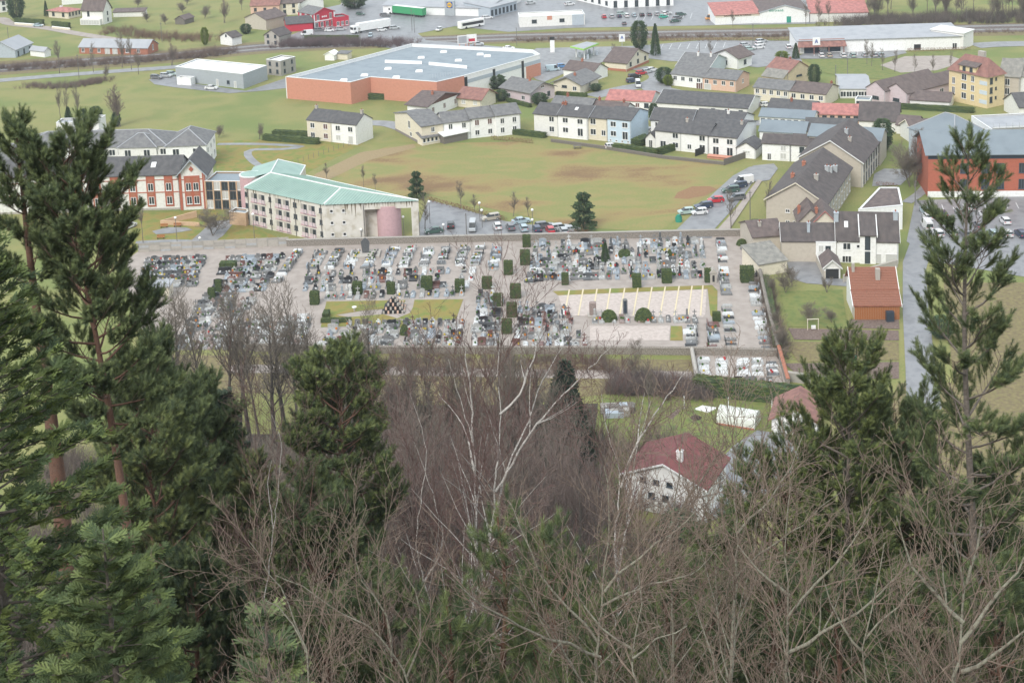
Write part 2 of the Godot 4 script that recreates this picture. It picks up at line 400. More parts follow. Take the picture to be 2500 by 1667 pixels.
	setting("railway_bank_far", strip_mesh([v(-200.9, -533.7), v(-163.1, -540.5), v(-128.6, -545.9), v(-97.3, -555.4), v(-55.9, -555.1), v(-1.9, -555.7), v(55.1, -552.4), v(116.7, -544.7), v(201.7, -538.2)], 7.0, 0.03), verge, "brown grassy strip beyond the railway")
	for k in 4:
		var off: float = [-5.2, -3.7, 2.2, 3.7][k]
		var rm := MB.new()
		var rp := [v(-197.1, -523), v(-160.4, -531.1), v(-126.7, -537.1), v(-96, -547.1), v(-55.4, -549.2), v(-1.9, -549.1), v(54.3, -545), v(115.4, -538.3), v(199.4, -532)]
		for i in range(1, rp.size()):
			var o := Vector3(0, 0, off)
			var t: Vector3 = (rp[i] - rp[i - 1]).normalized()
			var s := Vector3(-t.z, 0, t.x) * 0.06
			rm.hexa([rp[i - 1] + o - s, rp[i - 1] + o + s, rp[i] + o + s, rp[i] + o - s], [rp[i - 1] + o - s + Vector3(0, 0.2, 0), rp[i - 1] + o + s + Vector3(0, 0.2, 0), rp[i] + o + s + Vector3(0, 0.2, 0), rp[i] + o - s + Vector3(0, 0.2, 0)])
		var rail := put("rail", rm.mesh(), m_of("steel"))
		meta(rail, ["far rail of the far railway track", "near rail of the far railway track", "far rail of the near railway track", "near rail of the near railway track"][k], "rail", "railway rails")
	setting("farm_road", strip_mesh([v(-186.9, -502.4), v(-165.5, -508.1), v(-143.3, -512.6), v(-122.2, -516.6), v(-110.2, -523.9)], 6.0, 0.08), asphalt, "pale road below the railway")
	setting("shed_yard", poly_mesh([v(-127.4, -496.6), v(-119.5, -501.2), v(-115, -490.7), v(-89.4, -473), v(-83.4, -482.4), v(-78.4, -491.1), v(-76, -475.1), v(-83.8, -472.1), v(-94.3, -470.2), v(-114.5, -481.8), v(-123.5, -488.3)], 0.07), wet, "wet yard round the grey metal hall")
	setting("villa_road", strip_mesh([v(-232.3, -631.9), v(-226.4, -635.8), v(-216.9, -620.9), v(-197.8, -607.6), v(-176.8, -589), v(-149.4, -566.6)], 5.5, 0.08), gravel, "pinkish lane in front of the villas")
	# cemetery and gardens
	setting("cemetery_ground", poly_mesh([v(-87.6, -306.8), v(-85.8, -314.2), v(-52.6, -314.5), v(42.9, -310.7), v(51.8, -310.3), v(48.8, -286.6), v(46.9, -266.3), v(45.3, -245.5), v(16.3, -248.8), v(-13.5, -251.9), v(-33.9, -253.7), v(-54.9, -256.7), v(-75.3, -268.4)], 0.05), gravel, "pinkish gravel ground of the cemetery")
	setting("annexe_ground", poly_mesh([v(30.6, -246.8), v(45.1, -244.8), v(44.3, -231.5), v(29.5, -233.8)], 0.06), gravel, "gravel of the small cemetery annexe")
	setting("memorial_lawn", poly_mesh([v(-38.9, -265.1), v(-39.4, -278.5), v(-23.4, -277.8), v(-23.7, -275.2), v(-27.5, -273.4), v(-32, -272.8), v(-36.6, -271.1), v(-34.1, -269.8), v(-27.3, -270.6), v(-25.2, -268.9), v(-21.8, -265.5), v(-23.3, -263.6), v(-29.7, -265.2)], 0.1), mossy, "mossy lawn with curving gravel path")
	setting("memorial_lawn_right", poly_mesh([v(-21.6, -277.7), v(-11.8, -277.1), v(-12.6, -269.8), v(-13, -266.3), v(-21.9, -267.2), v(-24.4, -268.2), v(-22.1, -270.8), v(-21.7, -273.5)], 0.1), mossy, "square mossy lawn right of the urn pyramid")
	setting("war_plot_grass", poly_mesh([v(6.2, -279.7), v(18.7, -280), v(38.5, -279.9), v(39.1, -276.8), v(36.6, -260), v(35.9, -264.2), v(37.3, -277.9), v(7.2, -277.3)], 0.1), mossy, "strip of mossy grass round the war graves")
	setting("war_plot", poly_mesh([v(7.2, -277.3), v(37.1, -277.7), v(35, -264.7), v(34.3, -263.3), v(8.2, -266.4)], 0.09), mot("paleslab", [lin(0.42, 0.36, 0.32), lin(0.48, 0.41, 0.37), lin(0.52, 0.45, 0.41)], 8.0, 0.03, 0.9, 0.3), "pale gravel rectangle of the war graves")
	setting("war_plot_front", poly_mesh([v(12.6, -260.9), v(27.7, -259.7), v(26.7, -252.8), v(12.2, -254.1)], 0.09), mats["paleslab"], "lower pale gravel rectangle of the war graves")
	setting("front_verge", poly_mesh([v(27.8, -259.5), v(29.9, -259.3), v(29.2, -252.5), v(26.9, -252.7)], 0.1), mossy, "small green square beside the lower war graves")
	for k in 11:
		var p: Vector3 = [v(9.6, -280.2), v(12.4, -280.2), v(15.2, -280.1), v(17.9, -280.1), v(20.8, -280), v(23.5, -280), v(26.3, -279.9), v(29, -279.9), v(31.8, -279.9), v(34.4, -279.8), v(36.6, -279.8)][k]
		var q: Vector3 = [v(8, -266.4), v(10.7, -266.2), v(13.4, -265.9), v(16, -265.7), v(18.6, -265.4), v(21.2, -265.2), v(23.8, -264.9), v(26.3, -264.7), v(29, -264.4), v(31.6, -264.2), v(34, -264)][k]
		setting("row_marking", strip_mesh([p, q], 0.3, 0.14), flat_mat("row_line", lin(0.62, 0.53, 0.36), 0.9), "pale stone line between war grave rows")
	setting("front_path", strip_mesh([v(-53.1, -247.3), v(-27.8, -244.3), v(-2.3, -240.9), v(15.6, -238.8), v(28.9, -237.2)], 3.5, 0.07), gravel, "pale gravel track in front of the cemetery")
	setting("rough_grass", poly_mesh([v(-65.1, -254.6), v(-43.4, -251.6), v(-13.3, -248.5), v(29.8, -244), v(28.9, -232.7), v(15, -231.4), v(1.1, -228.6), v(-26.6, -230.9), v(-41.2, -236.1), v(-61.3, -237.8)], 0.04), verge, "rough brownish grass in front of the cemetery")
	setting("wood_floor", poly_mesh([v(-66.6, -233.4), v(-52.8, -230.7), v(-49.7, -221.4), v(-37.5, -220.4), v(-37.6, -231), v(1.1, -228.1), v(12, -227.7), v(10.3, -211.1), v(12, -191.2), v(-57.3, -196.1)], 0.05), litter, "leafy floor of the wood at the slope foot")
	setting("allotments", poly_mesh([v(84.4, -276.9), v(112.4, -274.1), v(79.9, -192.1), v(44.8, -194.7), v(48.2, -206.9), v(57.9, -220.2), v(63.2, -231.4), v(72.3, -230.6)], 0.06), verge, "rough allotments behind the right pine")
	var bays := [[v(98.7, -326.3), v(97.9, -322.1), 9, 22.0], [v(55.3, -525.7), v(53, -515.5), 8, 26.0], [v(106.1, -501.7), v(104.4, -494.9), 8, 24.0], [v(52, -588.1), v(49.6, -575.5), 8, 25.0]]
	for b in bays:
		for i in b[2]:
			var o: Vector3 = (v(42.9, -310.4) - v(-52.5, -313.9)).normalized() * b[3] * i / b[2]
			setting("bay_marking", strip_mesh([b[0] + o, b[1] + o], 0.14, 0.14), line, "white parking bay line")
	setting("shed_court", poly_mesh([v(55.9, -291.8), v(62.2, -292.1), v(61.9, -281.5), v(66.8, -280.5), v(65.5, -276.5), v(57.4, -279.1), v(54.7, -282.2)], 0.07), wet, "wet dark yard beside the white house")
	setting("orchard_lawn", poly_mesh([v(51.2, -275.2), v(63.7, -274.9), v(62.4, -268), v(60.3, -255.6), v(49.4, -257.1)], 0.08), lawn, "fresh green orchard lawn")
	setting("vegetable_bed", poly_mesh([v(49.3, -256.5), v(69.1, -253.5), v(68, -249), v(49.4, -251.1)], 0.09), soil, "brown dug vegetable bed")
	setting("house_terrace", poly_mesh([v(61.6, -259.7), v(70.6, -258.9), v(69.5, -254.2), v(60.3, -255.5)], 0.1), soil, "brown terrace in front of the tiled house")
	setting("kitchen_garden", poly_mesh([v(47.4, -250.3), v(67.8, -248.5), v(65.7, -240.5), v(48.2, -241.2)], 0.08), verge, "rough grass of the kitchen garden")
	setting("lower_bed", poly_mesh([v(45.6, -240.9), v(65.5, -239.8), v(63.7, -233), v(47.5, -234.4)], 0.08), soil, "dark soil below the kitchen garden")
	setting("house_garden", poly_mesh([v(12.8, -229.2), v(24.5, -229.8), v(40.3, -225.4), v(38.7, -215.2), v(32.8, -212.1), v(23.8, -192.7), v(11.1, -194.7), v(9.7, -211.2)], 0.08), lawn, "green garden of the maroon-roofed house")
	setting("driveway", poly_mesh([v(36.5, -215.8), v(38.4, -215.1), v(46.4, -213), v(47, -207), v(38.5, -198.7), v(23.1, -187.1), v(28.6, -205), v(31.9, -210.8)], 0.11), wet, "wet grey driveway between house and garage")
	setting("garden_bed", poly_mesh([v(22.9, -221.5), v(24.9, -224.3), v(25.5, -223.8), v(23.5, -220.6)], 0.12), soil, "small dug garden bed on the lawn")


# ---- houses. Local x runs along the front wall from A to B, local z = 0 is the front wall, the house reaches back to z = -D.
var win_meshes := {}
func window_meshes(w: float, h: float, bars: int) -> Array:
	var key := "%.2f_%.2f_%d" % [w, h, bars]
	if win_meshes.has(key): return win_meshes[key]
	var f := MB.new()
	var t := 0.1
	f.bx(Vector3(-w / 2 - t, -t, -0.02), Vector3(-w / 2, h + t, 0.07)); f.bx(Vector3(w / 2, -t, -0.02), Vector3(w / 2 + t, h + t, 0.07))
	f.bx(Vector3(-w / 2, -t, -0.02), Vector3(w / 2, 0, 0.07)); f.bx(Vector3(-w / 2, h, -0.02), Vector3(w / 2, h + t, 0.07))
	for i in bars:
		var x := -w / 2 + w * (i + 1) / (bars + 1)
		f.bx(Vector3(x - 0.06, 0, -0.02), Vector3(x + 0.06, h, 0.055))
	var p := MB.new()
	p.bx(Vector3(-w / 2, 0, -0.03), Vector3(w / 2, h, 0.015))
	var s := MB.new()
	s.bx(Vector3(-w / 2 - 0.2, -t - 0.1, -0.02), Vector3(w / 2 + 0.2, -t - 0.002, 0.14))
	win_meshes[key] = [f.mesh(), p.mesh(), s.mesh()]
	return win_meshes[key]
# a window (frame > pane, sill) on a wall; at = middle of its lower edge, turn = the wall's facing
func window(parent: Node3D, at: Vector3, turn: float, w: float, h: float, style := "w") -> void:
	var door := style == "d"
	var bars := 0 if w < 0.8 or door else (1 if w < 1.7 else 2)
	if style == "g": bars = 3
	if w > 2.0 and style in ["b", "p"]: bars = 0
	var m := window_meshes(w, h, bars)
	var fr := put("door" if door else "window", m[0], m_of("darkframe") if style == "k" or style == "g" else m_of("frame"), parent)
	fr.position = at; fr.rotation.y = turn
	var pm: Material = glass()
	if style == "s": pm = m_of("shutter")
	elif style == "p": pm = m_of("paleshutter")
	elif style == "b": pm = m_of("black")
	elif door: pm = m_of("paleshutter")
	put("door_leaf" if door else ("shutter" if style == "s" or style == "p" else "pane"), m[1], pm, fr)
	if not door and style != "g": put("sill", m[2], m_of("frame") if style != "k" else m_of("darkframe"), fr)

func house(called: String, label: String, category: String, A: Vector3, B: Vector3, D: float, eave: float, rise: float, kind: String, wall: String, roof: String, opt := {}) -> Node3D:
	var u := (B - A)
	var L := u.length()
	var t := thing(called, label, category, A, atan2(-u.z, u.x), opt.get("group", ""))
	var y0: float = opt.get("y0", 0.0)
	var o: float = opt.get("o", 0.35)
	var wm := MB.new(); var rm := MB.new()
	var a := Vector3(0, -0.3, 0); var b := Vector3(L, -0.3, 0); var c := Vector3(L, -0.3, -D); var d := Vector3(0, -0.3, -D)
	var up := Vector3(0, eave + 0.3, 0)
	var gab := MB.new()
	var top := eave + rise
	wm.face(a, b, b + up, a + up, Vector3.BACK); wm.face(b, c, c + up, b + up, Vector3.RIGHT)
	wm.face(c, d, d + up, c + up, Vector3.FORWARD); wm.face(d, a, a + up, d + up, Vector3.LEFT)
	var th := 0.2
	var e := eave + th * 0.8
	match kind:
		"gx":   # ridge along the front
			var k := rise / (D / 2)
			for x in [0.0, L]:
				gab.tface(Vector3(x, eave, 0), Vector3(x, eave, -D), Vector3(x, top, -D / 2), Vector3(x - L / 2, 0, 0))
			rm.slab(Vector3(-o, e - k * o, o), Vector3(L + o, e - k * o, o), Vector3(L + o, top + th * 0.8, -D / 2), Vector3(-o, top + th * 0.8, -D / 2), th)
			rm.slab(Vector3(-o, e - k * o, -D - o), Vector3(L + o, e - k * o, -D - o), Vector3(L + o, top + th * 0.8, -D / 2), Vector3(-o, top + th * 0.8, -D / 2), th)
		"gz":   # gable to the front
			var k := rise / (L / 2)
			for z in [0.0, -D]:
				gab.tface(Vector3(0, eave, z), Vector3(L, eave, z), Vector3(L / 2, top, z), Vector3(0, 0, z + D / 2))
			rm.slab(Vector3(-o, e - k * o, o), Vector3(-o, e - k * o, -D - o), Vector3(L / 2, top + th * 0.8, -D - o), Vector3(L / 2, top + th * 0.8, o), th)
			rm.slab(Vector3(L + o, e - k * o, o), Vector3(L + o, e - k * o, -D - o), Vector3(L / 2, top + th * 0.8, -D - o), Vector3(L / 2, top + th * 0.8, o), th)
		"hip":
			var q: float = minf(L, D) / 2 * opt.get("hipk", 1.0)
			var r0 := Vector3(q, top, -D / 2); var r1 := Vector3(L - q, top, -D / 2)
			if D > L:
				r0 = Vector3(L / 2, top, -q); r1 = Vector3(L / 2, top, -D + q)
			var p := [Vector3(-o, eave, o), Vector3(L + o, eave, o), Vector3(L + o, eave, -D - o), Vector3(-o, eave, -D - o)]
			if D > L:
				rm.tface(p[0], p[1], r0, Vector3(0, 1, 1)); rm.face(p[1], p[2], r1, r0, Vector3(1, 1, 0)); rm.tface(p[2], p[3], r1, Vector3(0, 1, -1)); rm.face(p[3], p[0], r0, r1, Vector3(-1, 1, 0))
			else:
				rm.face(p[0], p[1], r1, r0, Vector3(0, 1, 1)); rm.tface(p[1], p[2], r1, Vector3(1, 1, 0)); rm.face(p[2], p[3], r0, r1, Vector3(0, 1, -1)); rm.tface(p[3], p[0], r0, Vector3(-1, 1, 0))
			rm.face(p[0], p[1], p[2], p[3], Vector3.DOWN)
			var hips := [[p[0], r0], [p[1], r1 if D <= L else r0], [p[2], r1], [p[3], r0 if D <= L else r1], [r0, r1]]
			if opt.get("ridge", "") != "":
				for hp in hips:
					var rb := MB.new()
					rb.cyl(hp[0], hp[1], 0.16, 0.16, 5)
					put("ridge", rb.mesh(), m_of(opt.ridge), t)
		"flat":
			rm.bx(Vector3(0.25, eave - 0.5, -D + 0.25), Vector3(L - 0.25, eave - 0.35, -0.25))
			var pm := MB.new()
			for s in [[Vector3(0, eave, -0.25), Vector3(L, eave + 0.12, 0.05)], [Vector3(0, eave, -D - 0.05), Vector3(L, eave + 0.12, -D + 0.25)], [Vector3(-0.05, eave, -D - 0.05), Vector3(0, eave + 0.12, 0.05)], [Vector3(L, eave, -D - 0.05), Vector3(L + 0.05, eave + 0.12, 0.05)]]:
				pm.bx(s[0], s[1])
			pm.bx(Vector3(0, eave, -D + 0.25), Vector3(0.25, eave + 0.12, -0.25)); pm.bx(Vector3(L - 0.25, eave, -D + 0.25), Vector3(L, eave + 0.12, -0.25))
			put("parapet", pm.mesh(), m_of(opt.get("cap", "frame")), t)
		"shed":  # slopes down to the front
			for x in [0.0, L]:
				gab.tface(Vector3(x, eave, 0), Vector3(x, eave, -D), Vector3(x, top, -D), Vector3(x - L / 2, 0, 0))
			gab.face(Vector3(0, eave, -D), Vector3(L, eave, -D), Vector3(L, top, -D), Vector3(0, top, -D), Vector3.FORWARD)
			rm.slab(Vector3(-o, e - rise / D * o, o), Vector3(L + o, e - rise / D * o, o), Vector3(L + o, top + th, -D - o), Vector3(-o, top + th, -D - o), th)
	var wpart := put("wall", wm.mesh(), m_of(wall), t)
	if gab.v.size() == 6:
		for i in 2:
			var gp := MB.new()
			gp.v = gab.v.slice(i * 3, i * 3 + 3); gp.n = gab.n.slice(i * 3, i * 3 + 3)
			put("gable", gp.mesh(), m_of(opt.get("gable", wall)), t)
	elif gab.v.size() > 0: put("gable", gab.mesh(), m_of(opt.get("gable", wall)), t)
	var rpart := put("roof", rm.mesh(), m_of(roof), t)
	if opt.has("verge"):
		var slopes := []
		if kind == "gx":
			for x in [-o - 0.06, L + o + 0.002]:
				slopes.append([Vector3(x, e - rise / (D / 2) * o + 0.03, o), Vector3(x, top + th + 0.03, -D / 2), 0.06])
				slopes.append([Vector3(x, top + th + 0.03, -D / 2), Vector3(x, e - rise / (D / 2) * o + 0.03, -D - o), 0.06])
		elif kind == "gz":
			for z in [o + 0.05]:
				slopes.append([Vector3(-o, e - rise / (L / 2) * o + 0.03, z), Vector3(L / 2, top + th + 0.03, z), 0.0])
				slopes.append([Vector3(L / 2, top + th + 0.03, z), Vector3(L + o, e - rise / (L / 2) * o + 0.03, z), 0.0])
		for s in slopes:
			var vb := MB.new()
			var dx := Vector3(0.07, 0, 0) if kind == "gx" else Vector3(0, 0, -0.07)
			var dn := Vector3(0, -0.28, 0)
			vb.hexa([s[0] + dn, s[1] + dn, s[1] + dn + dx, s[0] + dn + dx], [s[0], s[1], s[1] + dx, s[0] + dx])
			put("verge_board", vb.mesh(), m_of(opt.verge), rpart)
	for ch in opt.get("chim", []):
		var cx: float = ch[0] * L; var cz: float = -ch[1] * D; var w: float = ch[3] if ch.size() > 3 else 0.7
		var hy: float = top - (absf(ch[1] - 0.5) * 2 * rise if kind == "gx" else (absf(ch[0] - 0.5) * 2 * rise if kind == "gz" else 0.0))
		var cm := MB.new()
		cm.bx(Vector3(cx - w / 2, hy - 0.6, cz - w / 2), Vector3(cx + w / 2, hy + ch[2], cz + w / 2))
		cm.bx(Vector3(cx - w / 2 - 0.08, hy + ch[2], cz - w / 2 - 0.08), Vector3(cx + w / 2 + 0.08, hy + ch[2] + 0.12, cz + w / 2 + 0.08))
		var cpart := put("chimney", cm.mesh(), m_of(ch[4] if ch.size() > 4 else "concrete"), rpart)
		var pot := MB.new()
		pot.cyl(Vector3(cx, hy + ch[2] + 0.1, cz), Vector3(cx, hy + ch[2] + 0.55, cz), 0.16, 0.13, 6)
		put("chimney_pot", pot.mesh(), m_of("tile"), rpart)
	for sk in opt.get("sky", []):   # roof windows: x share, depth share, size
		var fx: float = sk[0] * L; var fz: float = -sk[1] * D
		var hy: float = eave + rise * (sk[1] * 2) if kind == "gx" else eave + 0.2
		var sm := MB.new()
		var k := rise / (D / 2)
		var s: float = sk[2]
		sm.slab(Vector3(fx - s / 2, hy + 0.32 - k * s * 0.6, fz + s * 0.6), Vector3(fx + s / 2, hy + 0.32 - k * s * 0.6, fz + s * 0.6), Vector3(fx + s / 2, hy + 0.32 + k * s * 0.6, fz - s * 0.6), Vector3(fx - s / 2, hy + 0.32 + k * s * 0.6, fz - s * 0.6), 0.16)
		put("skylight", sm.mesh(), m_of("frame"), rpart)
	if opt.has("plinth"):
		var pm := MB.new()
		var ph: float = opt.plinth[1]
		pm.bx(Vector3(-0.04, -0.3, -D - 0.04), Vector3(L + 0.04, ph, 0.04))
		put("plinth", pm.mesh(), m_of(opt.plinth[0]), t)
	if opt.get("gutter", true) and (kind == "gx" or kind == "gz"):
		var pipe := MB.new()
		pipe.cyl(Vector3(L - 0.15, 0, 0.12), Vector3(L - 0.15, eave, 0.12), 0.06, 0.06, 5)
		put("downpipe", pipe.mesh(), m_of("steel"), t)
	for w in opt.get("win", []):
		# [face, columns, rows, width, height, first sill, storey height, style, from, to]
		var st: String = w[7] if w.size() > 7 else "w"
		var f0: float = w[8] if w.size() > 8 else 0.0
		var f1: float = w[9] if w.size() > 9 else 1.0
		for i in w[1]:
			for j in w[2]:
				var f: float = f0 + (f1 - f0) * (i + 0.5) / w[1]
				var y: float = w[5] + j * w[6]
				match w[0]:
					"f": window(t, Vector3(f * L, y, 0), 0.0, w[3], w[4], st)
					"r": window(t, Vector3(L, y, -f * D), PI / 2, w[3], w[4], st)
					"l": window(t, Vector3(0, y, -D + f * D), -PI / 2, w[3], w[4], st)
	return t

# flat roofed hall on any footprint; segs: material key of each wall
func hall(called: String, label: String, category: String, top: Array, h: float, segs: Array, roof: String, cap: String, lip := 0.6) -> Node3D:
	var t := thing(called, label, category, Vector3(top[0].x, 0, top[0].z))
	var p := []
	for q in top: p.append(Vector3(q.x - top[0].x, 0, q.z - top[0].z))
	var k := p.size()
	var mid := Vector3.ZERO
	for q in p: mid += q / k
	var cm := MB.new()
	for i in k:
		var a: Vector3 = p[i]; var b: Vector3 = p[(i + 1) % k]
		var nrm := Vector3(b.z - a.z, 0, a.x - b.x).normalized()
		if Geometry2D.is_point_in_polygon(Vector2(((a + b) / 2 + nrm * 0.2).x, ((a + b) / 2 + nrm * 0.2).z), PackedVector2Array(p.map(func(s): return Vector2(s.x, s.z)))): nrm = -nrm
		var wm := MB.new()
		var i0 := -nrm * 0.3
		wm.hexa([a + Vector3(0, -0.3, 0), b + Vector3(0, -0.3, 0), b + i0 + Vector3(0, -0.3, 0), a + i0 + Vector3(0, -0.3, 0)], [a + Vector3(0, h, 0), b + Vector3(0, h, 0), b + i0 + Vector3(0, h, 0), a + i0 + Vector3(0, h, 0)])
		put("wall", wm.mesh(), m_of(segs[i % segs.size()]), t)
		var o := nrm * 0.06
		cm.hexa([a + o + Vector3(0, h, 0), b + o + Vector3(0, h, 0), b + i0 - o + Vector3(0, h, 0), a + i0 - o + Vector3(0, h, 0)], [a + o + Vector3(0, h + 0.16, 0), b + o + Vector3(0, h + 0.16, 0), b + i0 - o + Vector3(0, h + 0.16, 0), a + i0 - o + Vector3(0, h + 0.16, 0)])
	put("parapet_cap", cm.mesh(), m_of(cap), t)
	put("roof", poly_mesh(p, h - lip), m_of(roof), t)
	return t
# box part given in the thing's own frame
func part_box(t: Node, called: String, p: Vector3, q: Vector3, mat: String) -> MeshInstance3D:
	var m := MB.new()
	m.bx(Vector3(minf(p.x, q.x), minf(p.y, q.y), minf(p.z, q.z)), Vector3(maxf(p.x, q.x), maxf(p.y, q.y), maxf(p.z, q.z)))
	return put(called, m.mesh(), m_of(mat), t)
func part_bar(t: Node, called: String, a: Vector3, b: Vector3, r: float, mat: String, sides := 5) -> MeshInstance3D:
	var m := MB.new()
	m.cyl(a, b, r, r, sides)
	return put(called, m.mesh(), m_of(mat), t)
func lettering(t: Node, text: String, at: Vector3, turn: float, size: float, mat: Material, bold := true) -> void:
	var f := SystemFont.new()
	f.font_names = PackedStringArray(["Droid Sans"])
	f.font_weight = 700 if bold else 400
	var m := TextMesh.new()
	m.text = text; m.font = f; m.font_size = 64; m.pixel_size = size / 64.0; m.depth = 0.06
	var o := put("lettering", m, mat, t)
	o.position = at; o.rotation.y = turn


func build_left_quarter() -> void:
	# the old hospital: white walls with red brick bays
	var T := "old hospital"
	var oh := house("hospital_wing", "white hospital wing with red brick window bays and dark slate roof", "hospital", v(-133.8, -345.5), v(-83, -344.2), 11.0, 9.0, 3.2, "gx", "offwhite", "slate", {"sky": [[0.87, 0.24, 1.2]]})
	var L: float = (v(-83, -344.2) - v(-133.8, -345.5)).length()
	for k in 9:
		var x: float = L - 1.0 - 4.45 * (k + 0.35)
		if k > 7: continue
		part_box(oh, "brick_bay", Vector3(x - 1.05, 0.9, -0.1), Vector3(x + 1.05, 8.75, 0.12), "brickred")
		for j in 2:
			window(oh, Vector3(x, 1.6 + j * 3.4, 0.13), 0, 1.15, 1.75, "w")
			part_box(oh, "brick_panel", Vector3(x - 0.55, 3.6 + j * 3.4, 0.13), Vector3(x + 0.55, 4.5 + j * 3.4, 0.16), "brick")
	part_box(oh, "string_course", Vector3(0, 4.4, 0), Vector3(L, 4.62, 0.09), "brickred")
	part_box(oh, "string_course", Vector3(0, 7.55, 0), Vector3(L, 7.75, 0.09), "brickred")
	part_box(oh, "plinth", Vector3(0, -0.3, 0), Vector3(L, 0.5, 0.1), "concrete")
	var patch := MB.new()
	patch.slab(Vector3(L * 0.965 - 3, 10.6, -3.6), Vector3(L * 0.965 - 0.8, 10.9, -4.1), Vector3(L * 0.965 - 0.6, 11.25, -5.1), Vector3(L * 0.965 - 2.4, 11.2, -5.0), 0.05)
	put("roof_patch", patch.mesh(), m_of("tile"), oh)
	var pv := house("hospital_pavilion", "gabled white hospital pavilion with red brick corners and diamond ornament", "hospital", v(-82.8, -343.5), v(-76.5, -343.7), 12.0, 9.2, 3.4, "gz", "offwhite", "slate", {"verge": "bluegrey", "o": 0.8})
	var W: float = (v(-76.5, -343.7) - v(-82.8, -343.5)).length()
	part_box(pv, "brick_corner", Vector3(-0.05, 0, -0.3), Vector3(0.6, 9.3, 0.15), "brickred")
	part_box(pv, "brick_corner", Vector3(W - 0.6, 0, -0.3), Vector3(W + 0.05, 9.3, 0.15), "brickred")
	part_box(pv, "brick_bay", Vector3(W / 2 - 1.9, 0.9, 0), Vector3(W / 2 + 1.9, 8.6, 0.13), "brickred")
	for i in 2:
		for j in 2:
			window(pv, Vector3(W / 2 - 0.9 + i * 1.8, 1.6 + j * 3.4, 0.14), 0, 1.1, 1.75, "w")
			part_box(pv, "brick_panel", Vector3(W / 2 - 1.4 + i * 1.8, 3.6 + j * 3.4, 0.14), Vector3(W / 2 - 0.4 + i * 1.8, 4.7 + j * 3.4, 0.17), "brick")
	part_box(pv, "string_course", Vector3(0, 4.4, 0), Vector3(W, 4.6, 0.1), "brickred")
	part_box(pv, "string_course", Vector3(0, 7.6, 0), Vector3(W, 7.8, 0.1), "brickred")
	var dm := MB.new()
	var dc := Vector3(W / 2, 10.3, 0.08)
	dm.hexa([dc + Vector3(-0.6, 0, 0), dc + Vector3(0, -0.7, 0), dc + Vector3(0.6, 0, 0), dc + Vector3(0, 0.7, 0)], [dc + Vector3(-0.6, 0, 0.1), dc + Vector3(0, -0.7, 0.1), dc + Vector3(0.6, 0, 0.1), dc + Vector3(0, 0.7, 0.1)])
	put("diamond_ornament", dm.mesh(), m_of("brickred"), pv)
	# newer wings behind
	house("hospital_annexe", "white hospital annexe with grey hipped roofs behind the brick wing", "hospital", v(-135.7, -381.7), v(-93.9, -379.5), 14.0, 6.8, 3.0, "hip", "offwhite", "greyroof", {"ridge": "lightgrey", "win": [["f", 9, 1, 1.5, 1.5, 4.6, 3.0, "w", 0.5, 1.0]]})
	house("hospital_annexe", "pale hipped pavilion at the right end of the hospital annexe", "hospital", v(-94.2, -378.8), v(-83.4, -379), 13.8, 6.8, 3.4, "hip", "white", "greyroof", {"ridge": "lightgrey", "win": [["f", 2, 1, 1.6, 1.5, 4.5, 3.0, "w"], ["r", 3, 2, 1.2, 1.3, 1.2, 3.0, "w"]]})
	house("hospital_annexe", "hipped bay in the middle of the hospital annexe", "hospital", v(-107.2, -379.7), v(-96.8, -379.1), 9.0, 6.7, 2.9, "hip", "offwhite", "greyroof", {"ridge": "lightgrey", "win": [["f", 2, 1, 1.6, 1.6, 4.4, 3.0, "w"]]})
	house("hospital_annexe", "green-grey roofed cross wing of the hospital behind the pine", "hospital", v(-122, -376.9), v(-110.9, -376.3), 16.0, 6.2, 2.6, "gz", "offwhite", "asbestos", {"verge": "frame"})
	house("hospital_annexe", "grey hipped left wing of the hospital above the pine", "hospital", v(-141, -371.7), v(-122.6, -371.7), 12.0, 6.5, 3.0, "hip", "offwhite", "greyroof", {"ridge": "lightgrey", "win": [["f", 5, 1, 1.4, 1.5, 4.4, 3.0]]})
	house("plant_room", "boxy white roof structure on the hospital annexe", "roof structure", v(-130.1, -401.1), v(-125.5, -401), 5.0, 9.0, 0.4, "flat", "offwhite", "lightgrey")
	house("plant_room", "white roof structure with a dark slot on the hospital", "roof structure", v(-122.8, -401.5), v(-118, -400.8), 5.0, 9.6, 0.4, "flat", "offwhite", "lightgrey")
	# glazed orange link
	var lk := house("glazed_link", "orange framed glazed link between hospital and copper building", "building", v(-76.4, -343.4), v(-66.6, -341.9), 8.0, 7.2, 0.4, "flat", "peach", "membrane")
	var LW: float = (v(-66.6, -341.9) - v(-76.4, -343.4)).length()
	for i in 5:
		for j in 3:
			window(lk, Vector3(LW * (i + 0.5) / 5.0, 0.4 + j * 2.35, 0.02), 0, 1.35, 1.85, "k" if (i + j) % 3 else "p")
	for i in 6:
		part_box(lk, "column", Vector3(LW * i / 5.0 - 0.14, 0, 0.0), Vector3(LW * i / 5.0 + 0.14, 7.2, 0.25), "peach")
	var ramp := thing("access_ramp", "orange walled access ramp in front of the hospital", "ramp", v(-85.3, -332.7))
	var rq := v(-77.7, -337.4) - v(-85.3, -332.7)
	var r2 := v(-75.6, -330.4) - v(-85.3, -332.7)
	for w in [[Vector3.ZERO, rq, 1.0, 1.6], [Vector3.ZERO, r2, 1.0, 0.9]]:
		var rmb := MB.new()
		var n: Vector3 = Vector3(-w[1].z, 0, w[1].x).normalized() * 0.15
		rmb.hexa([w[0] - n, w[1] - n, w[1] + n, w[0] + n], [w[0] - n + Vector3(0, w[2], 0), w[1] - n + Vector3(0, w[3], 0), w[1] + n + Vector3(0, w[3], 0), w[0] + n + Vector3(0, w[2], 0)])
		put("ramp_wall", rmb.mesh(), m_of("peach"), ramp)
